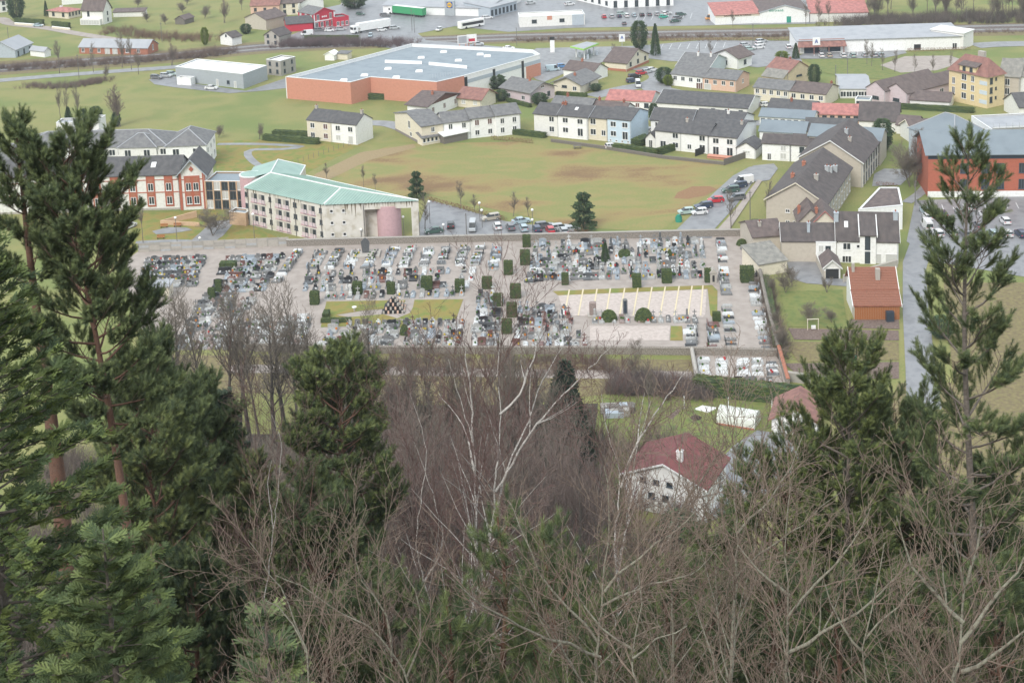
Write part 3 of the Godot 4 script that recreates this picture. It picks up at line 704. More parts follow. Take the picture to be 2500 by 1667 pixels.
	var rw := house("garden_wall_block", "orange retaining wall beside the spreading bare tree", "wall", v(-68.5, -330.8), v(-64.3, -329.1), 3.0, 3.2, 0.2, "flat", "peach", "gravel_roof" if mats.has("gravel_roof") else "membrane")
	build_copper()

func build_copper() -> void:
	var o := v(-64.4, -330.6)
	var t := thing("copper_building", "three-storey care home with pale green copper roof and rust-streaked concrete walls", "building", o)
	var h := 8.9
	var P0 := v(-64.4, -330.6) - o; var P1 := v(-43.8, -314.9) - o; var P2 := v(-22.6, -315.4) - o; var P3 := v(-50.2, -335.2) - o
	P3 = Vector3(-50.8, 8.9, -338.6) - o; P3.y = 0
	var P4 := Vector3(-62, 8.9, -341.7) - o; P4.y = 0
	var up := Vector3(0, h, 0)
	var stain := mot("streaked_concrete", [lin(0.5, 0.46, 0.38), lin(0.62, 0.59, 0.53), lin(0.66, 0.63, 0.57), lin(0.68, 0.65, 0.6)], 11.0, 0.015, 0.95, 0.3)
	var wl := MB.new()
	var u := (P1 - P0).normalized(); var w := Vector3(u.z, 0, -u.x); if w.z > 0: w = -w
	wl.face(P0, P1, P1 + up, P0 + up, -w)
	wl.face(P0, P4, P4 + up, P0 + up, Vector3.LEFT)
	wl.face(P3, P4, P4 + up, P3 + up, Vector3.FORWARD)
	put("wall", wl.mesh(), stain, t)
	# right front: wall, then a portal with a pink drum in it
	var rr := (P2 - P1).normalized(); var rl := (P2 - P1).length(); var rn := Vector3(-rr.z, 0, rr.x); if rn.z < 0: rn = -rn
	var wr := MB.new()
	var Q := P1 + rr * rl * 0.425
	wr.face(P1, Q, Q + up, P1 + up, rn)
	put("wall", wr.mesh(), stain, t)
	var lint := MB.new()
	lint.hexa([Q + Vector3(0, h - 1.5, 0), P2 + Vector3(0, h - 1.5, 0), P2 - rn * 0.6 + Vector3(0, h - 1.5, 0), Q - rn * 0.6 + Vector3(0, h - 1.5, 0)], [Q + up, P2 + up, P2 - rn * 0.6 + up, Q - rn * 0.6 + up])
	put("lintel", lint.mesh(), stain, t)
	var pil := MB.new()
	var pa := P2 - rr * 1.7
	pil.hexa([pa, P2, P2 - rn * 0.6, pa - rn * 0.6], [pa + Vector3(0, h - 1.5, 0), P2 + Vector3(0, h - 1.5, 0), P2 - rn * 0.6 + Vector3(0, h - 1.5, 0), pa - rn * 0.6 + Vector3(0, h - 1.5, 0)])
	put("pillar", pil.mesh(), stain, t)
	var back := MB.new()
	var qb := Q - rn * 2.2
	back.face(Q, qb, qb + up, Q + up, rr)
	var q3 := P1 + rr * rl * 0.56 - rn * 2.2
	back.face(qb, q3, q3 + up, qb + up, rn)
	back.face(q3, P3, P3 + up, q3 + up, rr)
	put("recess_wall", back.mesh(), stain, t)
	var dr := MB.new()
	var dcn := v(-29.5, -316.2) - o - rn * 1.2
	dr.cyl(dcn, dcn + Vector3(0, h - 1.0, 0), 2.75, 2.75, 32)
	put("drum", dr.mesh(), m_of("rose"), t)
	# copper roof with standing seams
	var R0 := Vector3(-58.5, 11.6, -333.4) - o; var R1 := Vector3(-40.4, 11.2, -320.3) - o
	var e := Vector3(0, h + 0.15, 0)
	var faces := [[P0 + e - w * 0.4, P1 + e - w * 0.4, R1, R0], [P1 + e + rn * 0.4, P2 + e + rn * 0.4, P2 + e, R1], [P2 + e, P3 + e, R0, R1], [P0 + e - w * 0.4, R0, P4 + e, P4 + e]]
	var cop := m_of("copper")
	for f in faces:
		var rm := MB.new()
		rm.face(f[0], f[1], f[2], f[3], Vector3.UP)
		var ro := put("roof", rm.mesh(), cop, t)
		var nseam := int((f[1] - f[0]).length() / 0.75)
		if f == faces[3]: nseam = 0
		for i in range(1, nseam):
			var k := float(i) / nseam
			var a: Vector3 = f[0].lerp(f[1], k); var b: Vector3 = f[3].lerp(f[2], k)
			var sm := MB.new()
			var sd: Vector3 = (f[1] - f[0]).normalized() * 0.035
			var hh := Vector3(0, 0.09, 0)
			sm.face(a - sd, b - sd, b - sd + hh, a - sd + hh, -sd); sm.face(a + sd, b + sd, b + sd + hh, a + sd + hh, sd); sm.face(a - sd + hh, a + sd + hh, b + sd + hh, b - sd + hh, Vector3.UP)
			put("seam", sm.mesh(), cop, ro)
	for rg in [[R0, R1], [R1, P1 + e + Vector3(0, 0.1, 0)], [R1, P2 + e + Vector3(0, 0.1, 0)], [R0, P0 + e + Vector3(0, 0.1, 0)], [P3 + e, P2 + e]]:
		part_bar(t, "ridge_cap", rg[0], rg[1], 0.2, "copperpale" if mats.has("copperpale") else "frame")
	# upper wing
	var Rb := Vector3(-58.5, 11.6, -344.8) - o; var E0 := Vector3(-52.6, 8.9, -339.5) - o; var E1 := Vector3(-52.4, 8.9, -348) - o; var F0 := Vector3(-65.4, 8.9, -338.3) - o; var F1 := Vector3(-65.3, 8.9, -348.6) - o
	for f in [[R0, Rb, E1, E0], [R0, Rb, F1, F0]]:
		var wm := MB.new(); wm.face(f[0], f[1], f[2], f[3], Vector3.UP)
		put("wing_roof", wm.mesh(), cop, t)
	for rg in [[R0, Rb], [Rb, E1], [E1, E0]]: part_bar(t, "ridge_cap", rg[0], rg[1], 0.18, "frame")
	var ww := MB.new()
	for f in [[E0, E1], [E1, F1], [F1, F0], [F0, E0]]:
		var g0 := Vector3(f[0].x, 0, f[0].z); var g1 := Vector3(f[1].x, 0, f[1].z)
		ww.face(g0, g1, f[1], f[0], Vector3.BACK)
	ww.tface(E1, F1, Rb, Vector3.FORWARD)
	put("wing_wall", ww.mesh(), stain, t)
	var drum := thing("stair_drum", "pink round stair tower with flat green copper roof", "tower", v(-64.3, -339.1))
	var dm := MB.new(); dm.cyl(Vector3.ZERO, Vector3(0, 9.6, 0), 2.7, 2.7, 28)
	put("drum_wall", dm.mesh(), m_of("rose"), drum)
	var dk := MB.new(); dk.cyl(Vector3(0, 9.6, 0), Vector3(0, 9.85, 0), 2.85, 2.85, 28)
	put("rim", dk.mesh(), m_of("frame"), drum)
	var dt := MB.new(); dt.cyl(Vector3(0, 9.8, 0), Vector3(0, 9.9, 0), 2.5, 2.5, 28)
	put("flat_roof", dt.mesh(), cop, drum)
	# loggias and small windows of the long front
	var FL := (P1 - P0).length()
	var turn := atan2(-u.z, u.x)
	for i in 3:
		var cx: float = [0.17, 0.48, 0.8][i] * FL
		for j in 3:
			for k in 2:
				var at := P0 + u * (cx - 1.25 + k * 2.5) + Vector3(0, 0.5 + j * 2.75, 0)
				var lg := Node3D.new(); lg.name = "loggia"; t.add_child(lg, true); lg.position = at; lg.rotation.y = turn
				part_box(lg, "niche", Vector3(-1.0, 0, -0.02), Vector3(1.0, 2.1, 0.03), "greywall")
				part_box(lg, "rail", Vector3(-1.05, 0, 0.03), Vector3(1.05, 0.85, 0.1), "pink")
				part_box(lg, "floor_edge", Vector3(-1.2, -0.25, -0.02), Vector3(1.2, 0.0, 0.16), "rose")
				window(lg, Vector3(0.45, 0.02, 0.035), 0, 0.7, 1.95, "k")
		for j in 3:
			for k in 2:
				window(t, P0 + u * (cx - 4.0 + k * 8.0) + Vector3(0, 1.5 + j * 2.75, 0), turn, 0.6, 0.9, "k")
	var turn2 := atan2(-rr.z, rr.x)
	for j in 3:
		for k in 2:
			window(t, P1 + rr * (1.6 + k * 2.7) + Vector3(0, 1.6 + j * 2.75, 0), turn2, 0.55, 0.6, "b")
	for x in [0.04, 0.33, 0.64, 0.96]:
		part_bar(t, "downpipe", P0 + u * x * FL - w * 0.12, P0 + u * x * FL - w * 0.12 + up, 0.09, "pole")
	part_bar(t, "downpipe", P1 + rr * 8.8 + rn * 0.12, P1 + rr * 8.8 + rn * 0.12 + up, 0.09, "pole")
	# rust and algae streaks below the eaves, as real thin runs of dirt
	var dirt := mot("dirt_run", [lin(0.09, 0.07, 0.04), lin(0.17, 0.13, 0.08), lin(0.26, 0.22, 0.16)], 1.5, 0.05, 1.0, 0.6)
	rng.seed = 77
	var st := MB.new()
	for k in 46:
		var on_right := k < 30
		var base: Vector3 = P1 + rr * rng.randf_range(0.6, rl * 0.95) + rn * 0.006 if on_right else P0 + u * rng.randf_range(0, FL) - w * 0.006
		if on_right and base.distance_to(P1) > rl * 0.42: base.y = 0.0
		var ln := rng.randf_range(0.3, 1.3) if rng.randf() < 0.75 else rng.randf_range(1.5, 3.2)
		if on_right and base.distance_to(P1) > rl * 0.42: ln = minf(ln, 1.3)
		var d: Vector3 = (rr if on_right else u) * rng.randf_range(0.05, 0.2)
		var nn: Vector3 = rn if on_right else -w
		st.face(base + up - d, base + up + d, base + up + d * 0.15 - Vector3(0, ln, 0), base + up - d * 0.15 - Vector3(0, ln, 0), nn)
	put("rust_stain", st.mesh(), dirt, t)

func build_homes() -> void:
	var R := "terraced houses beyond the meadow"
	# semi-detached pair left of the meadow
	house("semi_detached_house", "cream left half of the two-storey pair with brown shutters", "house", v(-60.1, -407.1), v(-52.5, -402.9), 9.0, 5.8, 2.3, "gx", "cream", "slate", {"o": 0.2, "chim": [[0.05, 0.5, 0.9]], "win": [["f", 1, 2, 1.3, 1.3, 0.9, 2.8, "w", 0.0, 0.45], ["f", 1, 2, 1.3, 1.4, 0.9, 2.8, "s", 0.5, 1.0]]})
	house("semi_detached_house", "white right half of the two-storey pair with blank gable", "house", v(-52.5, -402.9), v(-45, -398.8), 8.1, 5.8, 2.3, "gx", "white", "slate", {"o": 0.2, "chim": [[0.92, 0.5, 1.0]], "win": [["f", 2, 1, 1.4, 1.3, 3.7, 2.8], ["f", 1, 1, 1.4, 1.3, 0.9, 2.8, "p", 0.0, 0.5], ["f", 1, 1, 1.4, 2.2, 0.1, 2.8, "d", 0.5, 1.0]]})
	# terrace with the cream gable
	house("terraced_house", "cream end house with a small balcony on its gable", "house", v(-26.5, -396.3), v(-20.4, -399.4), 19.4, 5.3, 2.0, "gx", "cream", "greyroof", {"group": R, "plinth": ["plinth", 0.7], "win": [["l", 1, 1, 1.3, 2.0, 3.1, 2.6, "w", 0.4, 0.7], ["l", 1, 1, 1.2, 1.1, 0.9, 2.6, "w", 0.45, 0.75], ["f", 1, 1, 0.9, 1.2, 3.4, 2.6]]})
	house("terraced_house", "white terraced house with a veranda right of the cream gable", "house", v(-20.4, -399.4), v(-12.9, -401.5), 9.0, 5.4, 2.0, "gx", "white", "greyroof", {"group": R, "win": [["f", 2, 1, 1.0, 1.4, 3.4, 2.6]]})
	house("terraced_house", "white terraced house with brown shutters in the middle row", "house", v(-12.9, -401.5), v(-5.6, -403.6), 9.0, 5.8, 2.0, "gx", "white", "greyroof", {"group": R, "win": [["f", 2, 1, 1.1, 1.5, 3.7, 2.6, "s"], ["f", 2, 1, 1.1, 1.3, 0.9, 2.6]]})
	house("terraced_house", "white end house of the short grey-roofed terrace", "house", v(-5.6, -402.7), v(1.3, -404.9), 9.0, 6.1, 2.0, "gx", "white", "greyroof", {"group": R, "win": [["f", 2, 2, 1.0, 1.4, 1.0, 2.7]]})
	house("bungalow", "white house with brown roof and dark timber gable above the cream terrace", "house", v(-32.8, -430.6), v(-26.5, -426.7), 18.2, 3.7, 2.2, "gx", "white", "brown", {"o": 0.7, "gable": "shutter", "chim": [[0.6, 0.4, 0.9, 0.6, "brick"]], "win": [["f", 1, 1, 1.2, 1.2, 1.4, 2, "s"], ["r", 3, 1, 1.1, 1.5, 1.2, 2, "s"]]})
	house("bungalow", "cream house with reddish roof beside the orange supermarket", "house", v(-17.8, -440.4), v(-10.5, -436.1), 8.7, 3.2, 2.2, "gx", "cream", "terracotta", {"o": 0.7, "win": [["f", 2, 1, 1.2, 1.1, 1.2, 2, "p"]]})
	house("veranda", "low grey-roofed veranda against the cream gable house", "veranda", v(-26.4, -395.4), v(-20.9, -398.6), 3.0, 2.2, 0.9, "shed", "cream", "greyroof", {"win": [["f", 5, 1, 0.7, 1.0, 0.9, 2.0]]})
	house("carport", "white translucent roof on posts before the terrace", "carport", v(-20.3, -396.3), v(-13.8, -400.7), 4.0, 2.3, 0.8, "shed", "oldwood", "whiteroof")
	# terrace with the blue house
	house("terraced_house", "white left end house of the terrace with the blue house", "house", v(5.2, -403.5), v(12, -399.8), 9.5, 6.2, 2.1, "gx", "offwhite", "slate", {"group": R, "chim": [[0.95, 0.45, 0.8, 0.7, "tile"]], "win": [["f", 1, 2, 1.4, 1.4, 1.4, 2.9, "w", 0.45, 1.0]]})
	house("terraced_house", "white terraced house with a terracotta balcony terrace", "house", v(11.9, -399.4), v(20, -395.2), 10.0, 6.5, 2.1, "gx", "white", "slate", {"group": R, "verge": "lightgrey", "sky": [[0.5, 0.3, 0.9]], "chim": [[0.05, 0.45, 0.8, 0.7, "tile"]], "win": [["f", 2, 1, 1.5, 1.3, 4.5, 2.8], ["f", 1, 1, 1.5, 1.3, 1.7, 2.8, "w", 0, 0.5], ["f", 1, 1, 1.5, 2.1, 1.0, 2.8, "w", 0.5, 1.0]]})
	house("terraced_house", "narrow cream house squeezed between white and blue houses", "house", v(20.1, -396), v(25.4, -393.1), 9.5, 6.5, 2.1, "gx", "cream", "slate", {"group": R, "win": [["f", 1, 2, 1.5, 1.5, 1.6, 3.0, "w", 0.05, 0.5], ["f", 1, 1, 1.1, 1.4, 1.6, 3.0, "w", 0.6, 1.0]]})
	house("terraced_house", "pale blue end house with white triple windows", "house", v(25.4, -392.7), v(31.6, -389.2), 11.9, 6.7, 2.1, "gx", "blue", "slate", {"group": R, "o": 0.25, "win": [["f", 2, 1, 1.5, 1.3, 4.6, 2.9], ["f", 1, 1, 1.5, 1.3, 1.9, 2.9, "w", 0, 0.5], ["f", 1, 1, 1.5, 2.1, 1.2, 2.9, "w", 0.5, 1.0], ["f", 4, 1, 0.5, 0.3, 0.4, 2.0, "b"]]})
	# front terrace on the right
	house("terraced_house", "cream end house of the front terrace with a tall shutter", "house", v(37.8, -384.1), v(44.4, -380.3), 9.5, 5.2, 2.1, "gx", "offwhite", "slate", {"group": R, "win": [["f", 1, 1, 1.5, 2.0, 0.3, 2.7, "w", 0.1, 0.5], ["f", 1, 2, 1.5, 1.3, 0.9, 2.6, "w", 0.55, 1.0]]})
	house("terraced_house", "white middle house of the front terrace with pale awning", "house", v(44.4, -380.3), v(51.2, -376.6), 9.5, 5.2, 2.1, "gx", "white", "slate", {"group": R, "chim": [[0.02, 0.45, 0.9]], "win": [["f", 1, 1, 1.5, 2.0, 0.3, 2.7, "w", 0.55, 1.0], ["f", 1, 1, 1.0, 1.2, 0.9, 2.6, "w", 0.1, 0.5], ["f", 1, 1, 1.5, 1.3, 3.5, 2.6, "w", 0.55, 1.0]]})
	house("terraced_house", "white end house of the front terrace with orange terrace", "house", v(51.3, -376.1), v(58.2, -372.8), 18.7, 5.2, 2.1, "gx", "white", "slate", {"group": R, "chim": [[0.9, 0.4, 0.9]], "win": [["f", 2, 1, 1.5, 2.1, 0.2, 2.7], ["f", 2, 1, 1.5, 1.3, 3.3, 2.7]]})
	house("garage", "white lean-to garage with dark roof at the front terrace", "garage", v(35.3, -386.2), v(38, -384.5), 6.0, 2.6, 1.6, "gz", "offwhite", "slate", {"win": [["f", 1, 1, 0.9, 2.0, 0.0, 2.0, "b"]]})
	house("garage", "white garage with dark roof at the right end of the front terrace", "garage", v(58.2, -372.4), v(62.7, -370.2), 7.0, 2.8, 1.5, "gz", "white", "slate", {"win": [["f", 1, 1, 1.8, 0.6, 1.4, 2.0, "p"]]})
	# second row
	house("terraced_house", "dark-roofed white house behind the front terrace, left", "house", v(37.8, -396.2), v(48.5, -391.7), 10.0, 5.0, 2.3, "gx", "white", "slate", {"group": R, "verge": "lightgrey", "win": [["f", 3, 1, 1.2, 1.3, 3.0, 2.7]]})
	house("terraced_house", "dark-roofed white house behind the front terrace, right", "house", v(49, -392), v(60.8, -385.7), 12.8, 5.0, 2.3, "gx", "white", "slate", {"group": R, "chim": [[0.65, 0.4, 0.9, 0.7, "offwhite"]], "win": [["f", 3, 1, 1.2, 1.3, 3.0, 2.7]]})
	# rear pieces of the left terrace
	house("terraced_house", "long grey roof behind the terrace with the blue house", "house", v(10.3, -415.9), v(21.4, -410.5), 9.0, 5.2, 2.0, "gx", "offwhite", "greyroof", {"group": R, "chim": [[0.3, 0.5, 0.9, 0.6, "tile"]]})
	house("terraced_house", "brown roof with brick chimneys behind the cream narrow house", "house", v(21.5, -411.4), v(31.2, -406.3), 7.6, 4.8, 1.9, "gx", "white", "brown", {"group": R, "chim": [[0.15, 0.5, 0.8, 0.6, "tile"], [0.85, 0.5, 0.8, 0.6, "tile"]]})
	# bungalows
	var G := "bungalows beyond the terraces"
	house("bungalow", "white bungalow with faded red roof", "house", v(27.7, -430.9), v(40.8, -426.4), 11.0, 2.8, 1.9, "gx", "white", "redroof", {"group": G, "win": [["f", 1, 1, 1.2, 1.2, 0.9, 2, "w", 0.45, 0.6], ["f", 1, 1, 1.1, 1.2, 0.9, 2, "s", 0.6, 0.8], ["f", 1, 1, 1.2, 1.2, 0.9, 2, "k", 0.8, 1.0]]})
	house("bungalow", "long dark-roofed white bungalow beside the red roof", "house", v(42.5, -425.1), v(67.9, -413.8), 15.1, 2.8, 2.2, "gx", "offwhite", "slate", {"group": G, "verge": "frame", "win": [["f", 3, 1, 1.1, 1.9, 0.1, 2, "k", 0.55, 1.0]]})
	house("bungalow", "pale pink bungalow with grey gable roof", "house", v(-4.1, -449.2), v(4.8, -440.2), 10.9, 3.8, 2.2, "gx", "pink", "greyroof", {"group": G, "o": 0.8, "chim": [[0.62, 0.45, 0.9, 0.6, "brick"]], "win": [["f", 2, 1, 1.3, 1.2, 1.0, 2], ["r", 2, 1, 1.0, 1.3, 1.2, 2, "k"], ["r", 1, 1, 1.2, 0.7, 4.2, 2, "s", 0.3, 0.7]]})
	house("bungalow", "cream bungalow with broad grey gable facing the meadow", "house", v(12.5, -455.7), v(21, -450.9), 12.7, 3.3, 2.0, "gz", "cream", "greyroof", {"group": G, "o": 0.9, "chim": [[0.6, 0.3, 0.8, 0.6, "brick"]], "win": [["f", 1, 1, 1.6, 0.6, 1.8, 2, "k", 0.2, 0.6], ["f", 1, 1, 1.2, 1.2, 1.1, 2, "w", 0.6, 0.95], ["r", 1, 1, 1.2, 1.2, 1.2, 2]]})
	house("bungalow", "brown-roofed bungalow with white gable behind the cream one", "house", v(16.5, -475.5), v(25.9, -468.4), 8.9, 3.0, 2.2, "gx", "white", "brown", {"group": G, "chim": [[0.4, 0.5, 0.8, 0.6, "brick"]]})
	house("bungalow", "cream house with big brown roof beside two tall conifers", "house", v(31, -485.9), v(38.2, -481.4), 16.5, 3.0, 3.4, "gx", "cream", "brown", {"group": G, "o": 0.5, "plinth": ["brick", 0.8], "win": [["r", 3, 1, 1.2, 1.2, 1.5, 2, "k"], ["r", 1, 1, 0.8, 0.8, 4.2, 2, "k", 0.4, 0.6]]})
	house("bungalow", "white bungalow half with grey roof joined to salmon half", "house", v(50.7, -459), v(59.9, -452.2), 9.0, 3.9, 1.9, "gx", "white", "greyroof", {"group": G, "win": [["f", 4, 1, 1.2, 1.2, 2.0, 2], ["f", 1, 1, 2.2, 2.0, 0.0, 2, "s", 0.8, 1.0]]})
	house("bungalow", "salmon pink bungalow half with grey roof", "house", v(59.9, -452.2), v(69.6, -446.1), 10.6, 3.9, 1.9, "gx", "salmon", "greyroof", {"group": G, "win": [["f", 4, 1, 1.1, 1.2, 2.0, 2], ["r", 1, 1, 1.0, 1.2, 2.0, 2], ["f", 1, 1, 2.2, 1.7, 0.1, 2, "p", 0.0, 0.3]]})
	house("bungalow", "grey-roofed house with pale blue gable and two white chimneys", "house", v(54, -473.1), v(63.9, -467.7), 17.6, 3.2, 2.9, "gx", "paleblue", "greyroof", {"group": G, "verge": "frame", "chim": [[0.45, 0.4, 1.2, 0.6, "offwhite"], [0.85, 0.4, 1.2, 0.6, "offwhite"]]})
	house("bungalow", "white house with low brown gable near the parking", "house", v(68.1, -486.2), v(75.5, -479), 7.9, 4.0, 2.3, "gz", "white", "brown", {"group": G, "o": 0.8, "win": [["f", 1, 1, 1.2, 1.2, 1.2, 2, "k"], ["r", 1, 1, 1.2, 1.4, 1.2, 2, "k"]]})
	house("bungalow", "sandy house with brick-coloured roof beside a dark cypress", "house", v(81.7, -460.5), v(87.4, -453.1), 10.2, 4.2, 2.9, "gx", "sand", "terracotta", {"group": G, "chim": [[0.5, 0.6, 0.8, 0.6, "tile"]], "win": [["r", 1, 1, 2.4, 0.4, 2.2, 2, "k", 0.2, 0.8]]})
	house("bungalow", "low sandy wing with grey-brown roof", "house", v(79.6, -456.1), v(85.2, -451.1), 7.0, 2.8, 1.8, "gx", "sand", "asbestos", {"group": G})
	house("terraced_house", "pale yellow long house with grey roof, left half", "house", v(73.4, -435.6), v(83, -429.3), 9.0, 4.0, 1.9, "gx", "cream", "greyroof", {"group": G, "win": [["f", 5, 1, 1.0, 1.3, 2.2, 2], ["f", 1, 1, 2.2, 1.8, 0.1, 2, "p", 0.7, 1.0]]})
	house("terraced_house", "pale yellow long house with brown roof, right half", "house", v(83, -429.3), v(92.7, -423.2), 11.4, 3.9, 1.9, "gx", "cream", "brown", {"group": G, "chim": [[0.95, 0.6, 0.8, 0.6, "tile"]], "win": [["f", 4, 1, 1.2, 1.3, 1.9, 2]]})
	house("house", "grey flat-roofed white house left of the reddish roof", "house", v(69.6, -403.6), v(83.6, -397.9), 8.0, 3.0, 1.4, "gx", "white", "bluegreyroof", {"win": [["f", 8, 1, 1.0, 1.4, 0.9, 2, "k"]], "group": G})
	house("house", "dark-roofed white bungalow with a brick chimney", "house", v(73.9, -413.9), v(86, -407.8), 8.0, 2.9, 1.8, "gx", "white", "slate", {"chim": [[0.45, 0.4, 0.9, 0.6, "tile"]], "win": [["f", 3, 1, 1.1, 0.8, 1.4, 2, "k"]], "group": G})
	house("house", "house with faded red roof and rosy walls", "house", v(85.2, -405.6), v(97.9, -402.3), 10.0, 2.6, 1.9, "gx", "salmon", "redroof", {"win": [["f", 6, 1, 1.1, 1.2, 0.9, 2, "k"]], "group": G})
	house("barn", "barn-like house with large maroon-brown roof and blue gable", "house", v(96, -395.2), v(106.2, -392), 11.0, 3.0, 4.0, "gx", "offwhite", "darkbrown", {"gable": "bluegrey", "group": G})
	house("house", "brown-roofed shed in front of the maroon barn", "house", v(105.2, -390.4), v(110.2, -387.9), 8.0, 2.6, 1.8, "gx", "offwhite", "brown", {"group": G})
	house("house", "pinkish-brown roofed house left of the blue-grey hospital roof", "house", v(106.4, -379), v(117.9, -380), 9.0, 3.4, 2.2, "gx", "offwhite", "brown", {"verge": "cream", "group": G})
	house("house", "small white two-storey block with pale shutters", "house", v(64.3, -369.2), v(71.2, -366.8), 8.0, 4.6, 1.5, "gx", "white", "darkbrown", {"win": [["f", 1, 1, 1.2, 1.2, 2.8, 2, "p", 0.5, 1.0], ["f", 1, 1, 0.8, 1.6, 0.2, 2, "b", 0.1, 0.4], ["f", 1, 1, 1.4, 1.4, 0.6, 2, "p", 0.5, 1]], "group": G})
	house("house", "white block with dark open window beside the small white block", "house", v(71.4, -366.8), v(76.6, -364.5), 8.0, 4.6, 1.8, "gx", "white", "darkbrown", {"win": [["f", 1, 1, 1.1, 1.3, 2.7, 2, "k"]], "group": G})
	house("house", "grey-roofed white terrace behind the small white block", "house", v(66.4, -385.3), v(77.8, -380.8), 9.0, 3.6, 2.0, "gx", "white", "bluegreyroof", {"win": [["f", 8, 1, 1.0, 1.3, 1.6, 2, "k", 0.3, 1.0]], "group": G})
	house("house", "dark-roofed terrace right of the grey-roofed terrace", "house", v(78.5, -382.8), v(91.3, -379.4), 10.0, 3.8, 2.4, "gx", "offwhite", "slate", {"group": G})
	# workshops and apartment block
	house("workshop", "gabled workshop with dark roof, left of the pair", "workshop", v(106.6, -430), v(110.8, -424.1), 24.0, 4.0, 2.4, "gz", "pink", "brown", {"o": 0.3, "win": [["f", 1, 1, 2.2, 0.8, 1.0, 2, "k"]]})
	house("workshop", "gabled workshop with dark roof, right of the pair", "workshop", v(111.5, -426.6), v(116.3, -420.1), 26.0, 4.0, 2.4, "gz", "pink", "brown", {"o": 0.3, "win": [["f", 1, 1, 2.2, 0.8, 1.0, 2, "k"], ["r", 4, 1, 1.6, 1.8, 1.0, 2]]})
	house("workshop", "low brown-roofed shed beside the yellow apartment block", "workshop", v(116.8, -419), v(127.3, -414.4), 9.0, 2.4, 1.8, "gx", "offwhite", "brown", {"o": 0.3})
	var gh := house("glasshouse", "grey glass and steel roofed hall by the lawn", "greenhouse", v(99.4, -433.2), v(108.2, -431.8), 20.0, 3.0, 1.6, "gx", "offwhite", "lightgrey", {"win": [["f", 5, 1, 1.5, 1.5, 0.6, 2]]})
	house("kiosk", "small green-topped pavilion below the glass hall", "kiosk", v(101.1, -421.4), v(105.2, -419.8), 5.0, 2.4, 0.5, "flat", "offwhite", "bluegreyroof", {"win": [["f", 2, 1, 1.2, 1.6, 0.3, 2, "k"]]})
	var ap := house("apartment_block", "yellow four-storey apartment block with brown hipped roof", "apartment block", v(130.5, -426.3), v(138.1, -414.3), 7.5, 9.4, 4.8, "hip", "yellow", "terracotta", {"hipk": 0.75, "o": 0.6, "win": [["f", 1, 3, 1.6, 1.7, 1.6, 2.8, "w", 0.3, 0.5], ["f", 1, 3, 1.0, 1.6, 1.6, 2.8, "w", 0.5, 0.75], ["f", 1, 2, 0.9, 1.8, 2.6, 2.9, "w", 0.05, 0.2], ["r", 1, 3, 1.0, 1.6, 1.6, 2.8, "k", 0.1, 0.35], ["r", 1, 3, 0.5, 0.7, 2.4, 2.8, "k", 0.4, 0.6]]})
	var AL: float = (v(138.1, -414.3) - v(130.5, -426.3)).length()
	part_box(ap, "dormer", Vector3(AL * 0.28, 9.2, -3.5), Vector3(AL * 0.7, 11.6, 0.06), "yellow")
	for i in 2: window(ap, Vector3(AL * (0.4 + 0.18 * i), 10.0, 0.07), 0, 0.9, 1.2, "k")
	var dmr := MB.new()
	dmr.slab(Vector3(AL * 0.25, 11.7, 0.5), Vector3(AL * 0.73, 11.7, 0.5), Vector3(AL * 0.73, 13.6, -5.5), Vector3(AL * 0.25, 13.6, -5.5), 0.2)
	put("dormer_roof", dmr.mesh(), m_of("brown"), ap)
	part_box(ap, "chimney", Vector3(AL * 0.45, 12.5, -6.2), Vector3(AL * 0.6, 15.4, -5.0), "concrete")
	for j in 3: part_box(ap, "balcony_panel", Vector3(AL * 0.8, 1.2 + j * 2.8, 0), Vector3(AL * 0.995, 2.4 + j * 2.8, 0.06), "paleblue")
	house("apartment_block", "grey apartment house with large dormer behind the yellow block", "apartment block", v(144.2, -422.1), v(149.3, -419.2), 12.0, 8.0, 4.0, "gx", "beige", "asbestos", {"win": [["f", 1, 2, 1.2, 1.8, 2.5, 2.8, "w", 0.2, 0.6]]})
	house("apartment_block", "pale grey house at the right edge behind the yellow block", "apartment block", v(149.9, -420.2), v(158.5, -420.9), 12.0, 8.0, 4.0, "gx", "offwhite", "asbestos")
	house("house", "dark roof corner at the right edge below the yellow block", "house", v(143.1, -401.4), v(152.8, -402.4), 10.0, 3.4, 3.0, "gx", "offwhite", "slate")

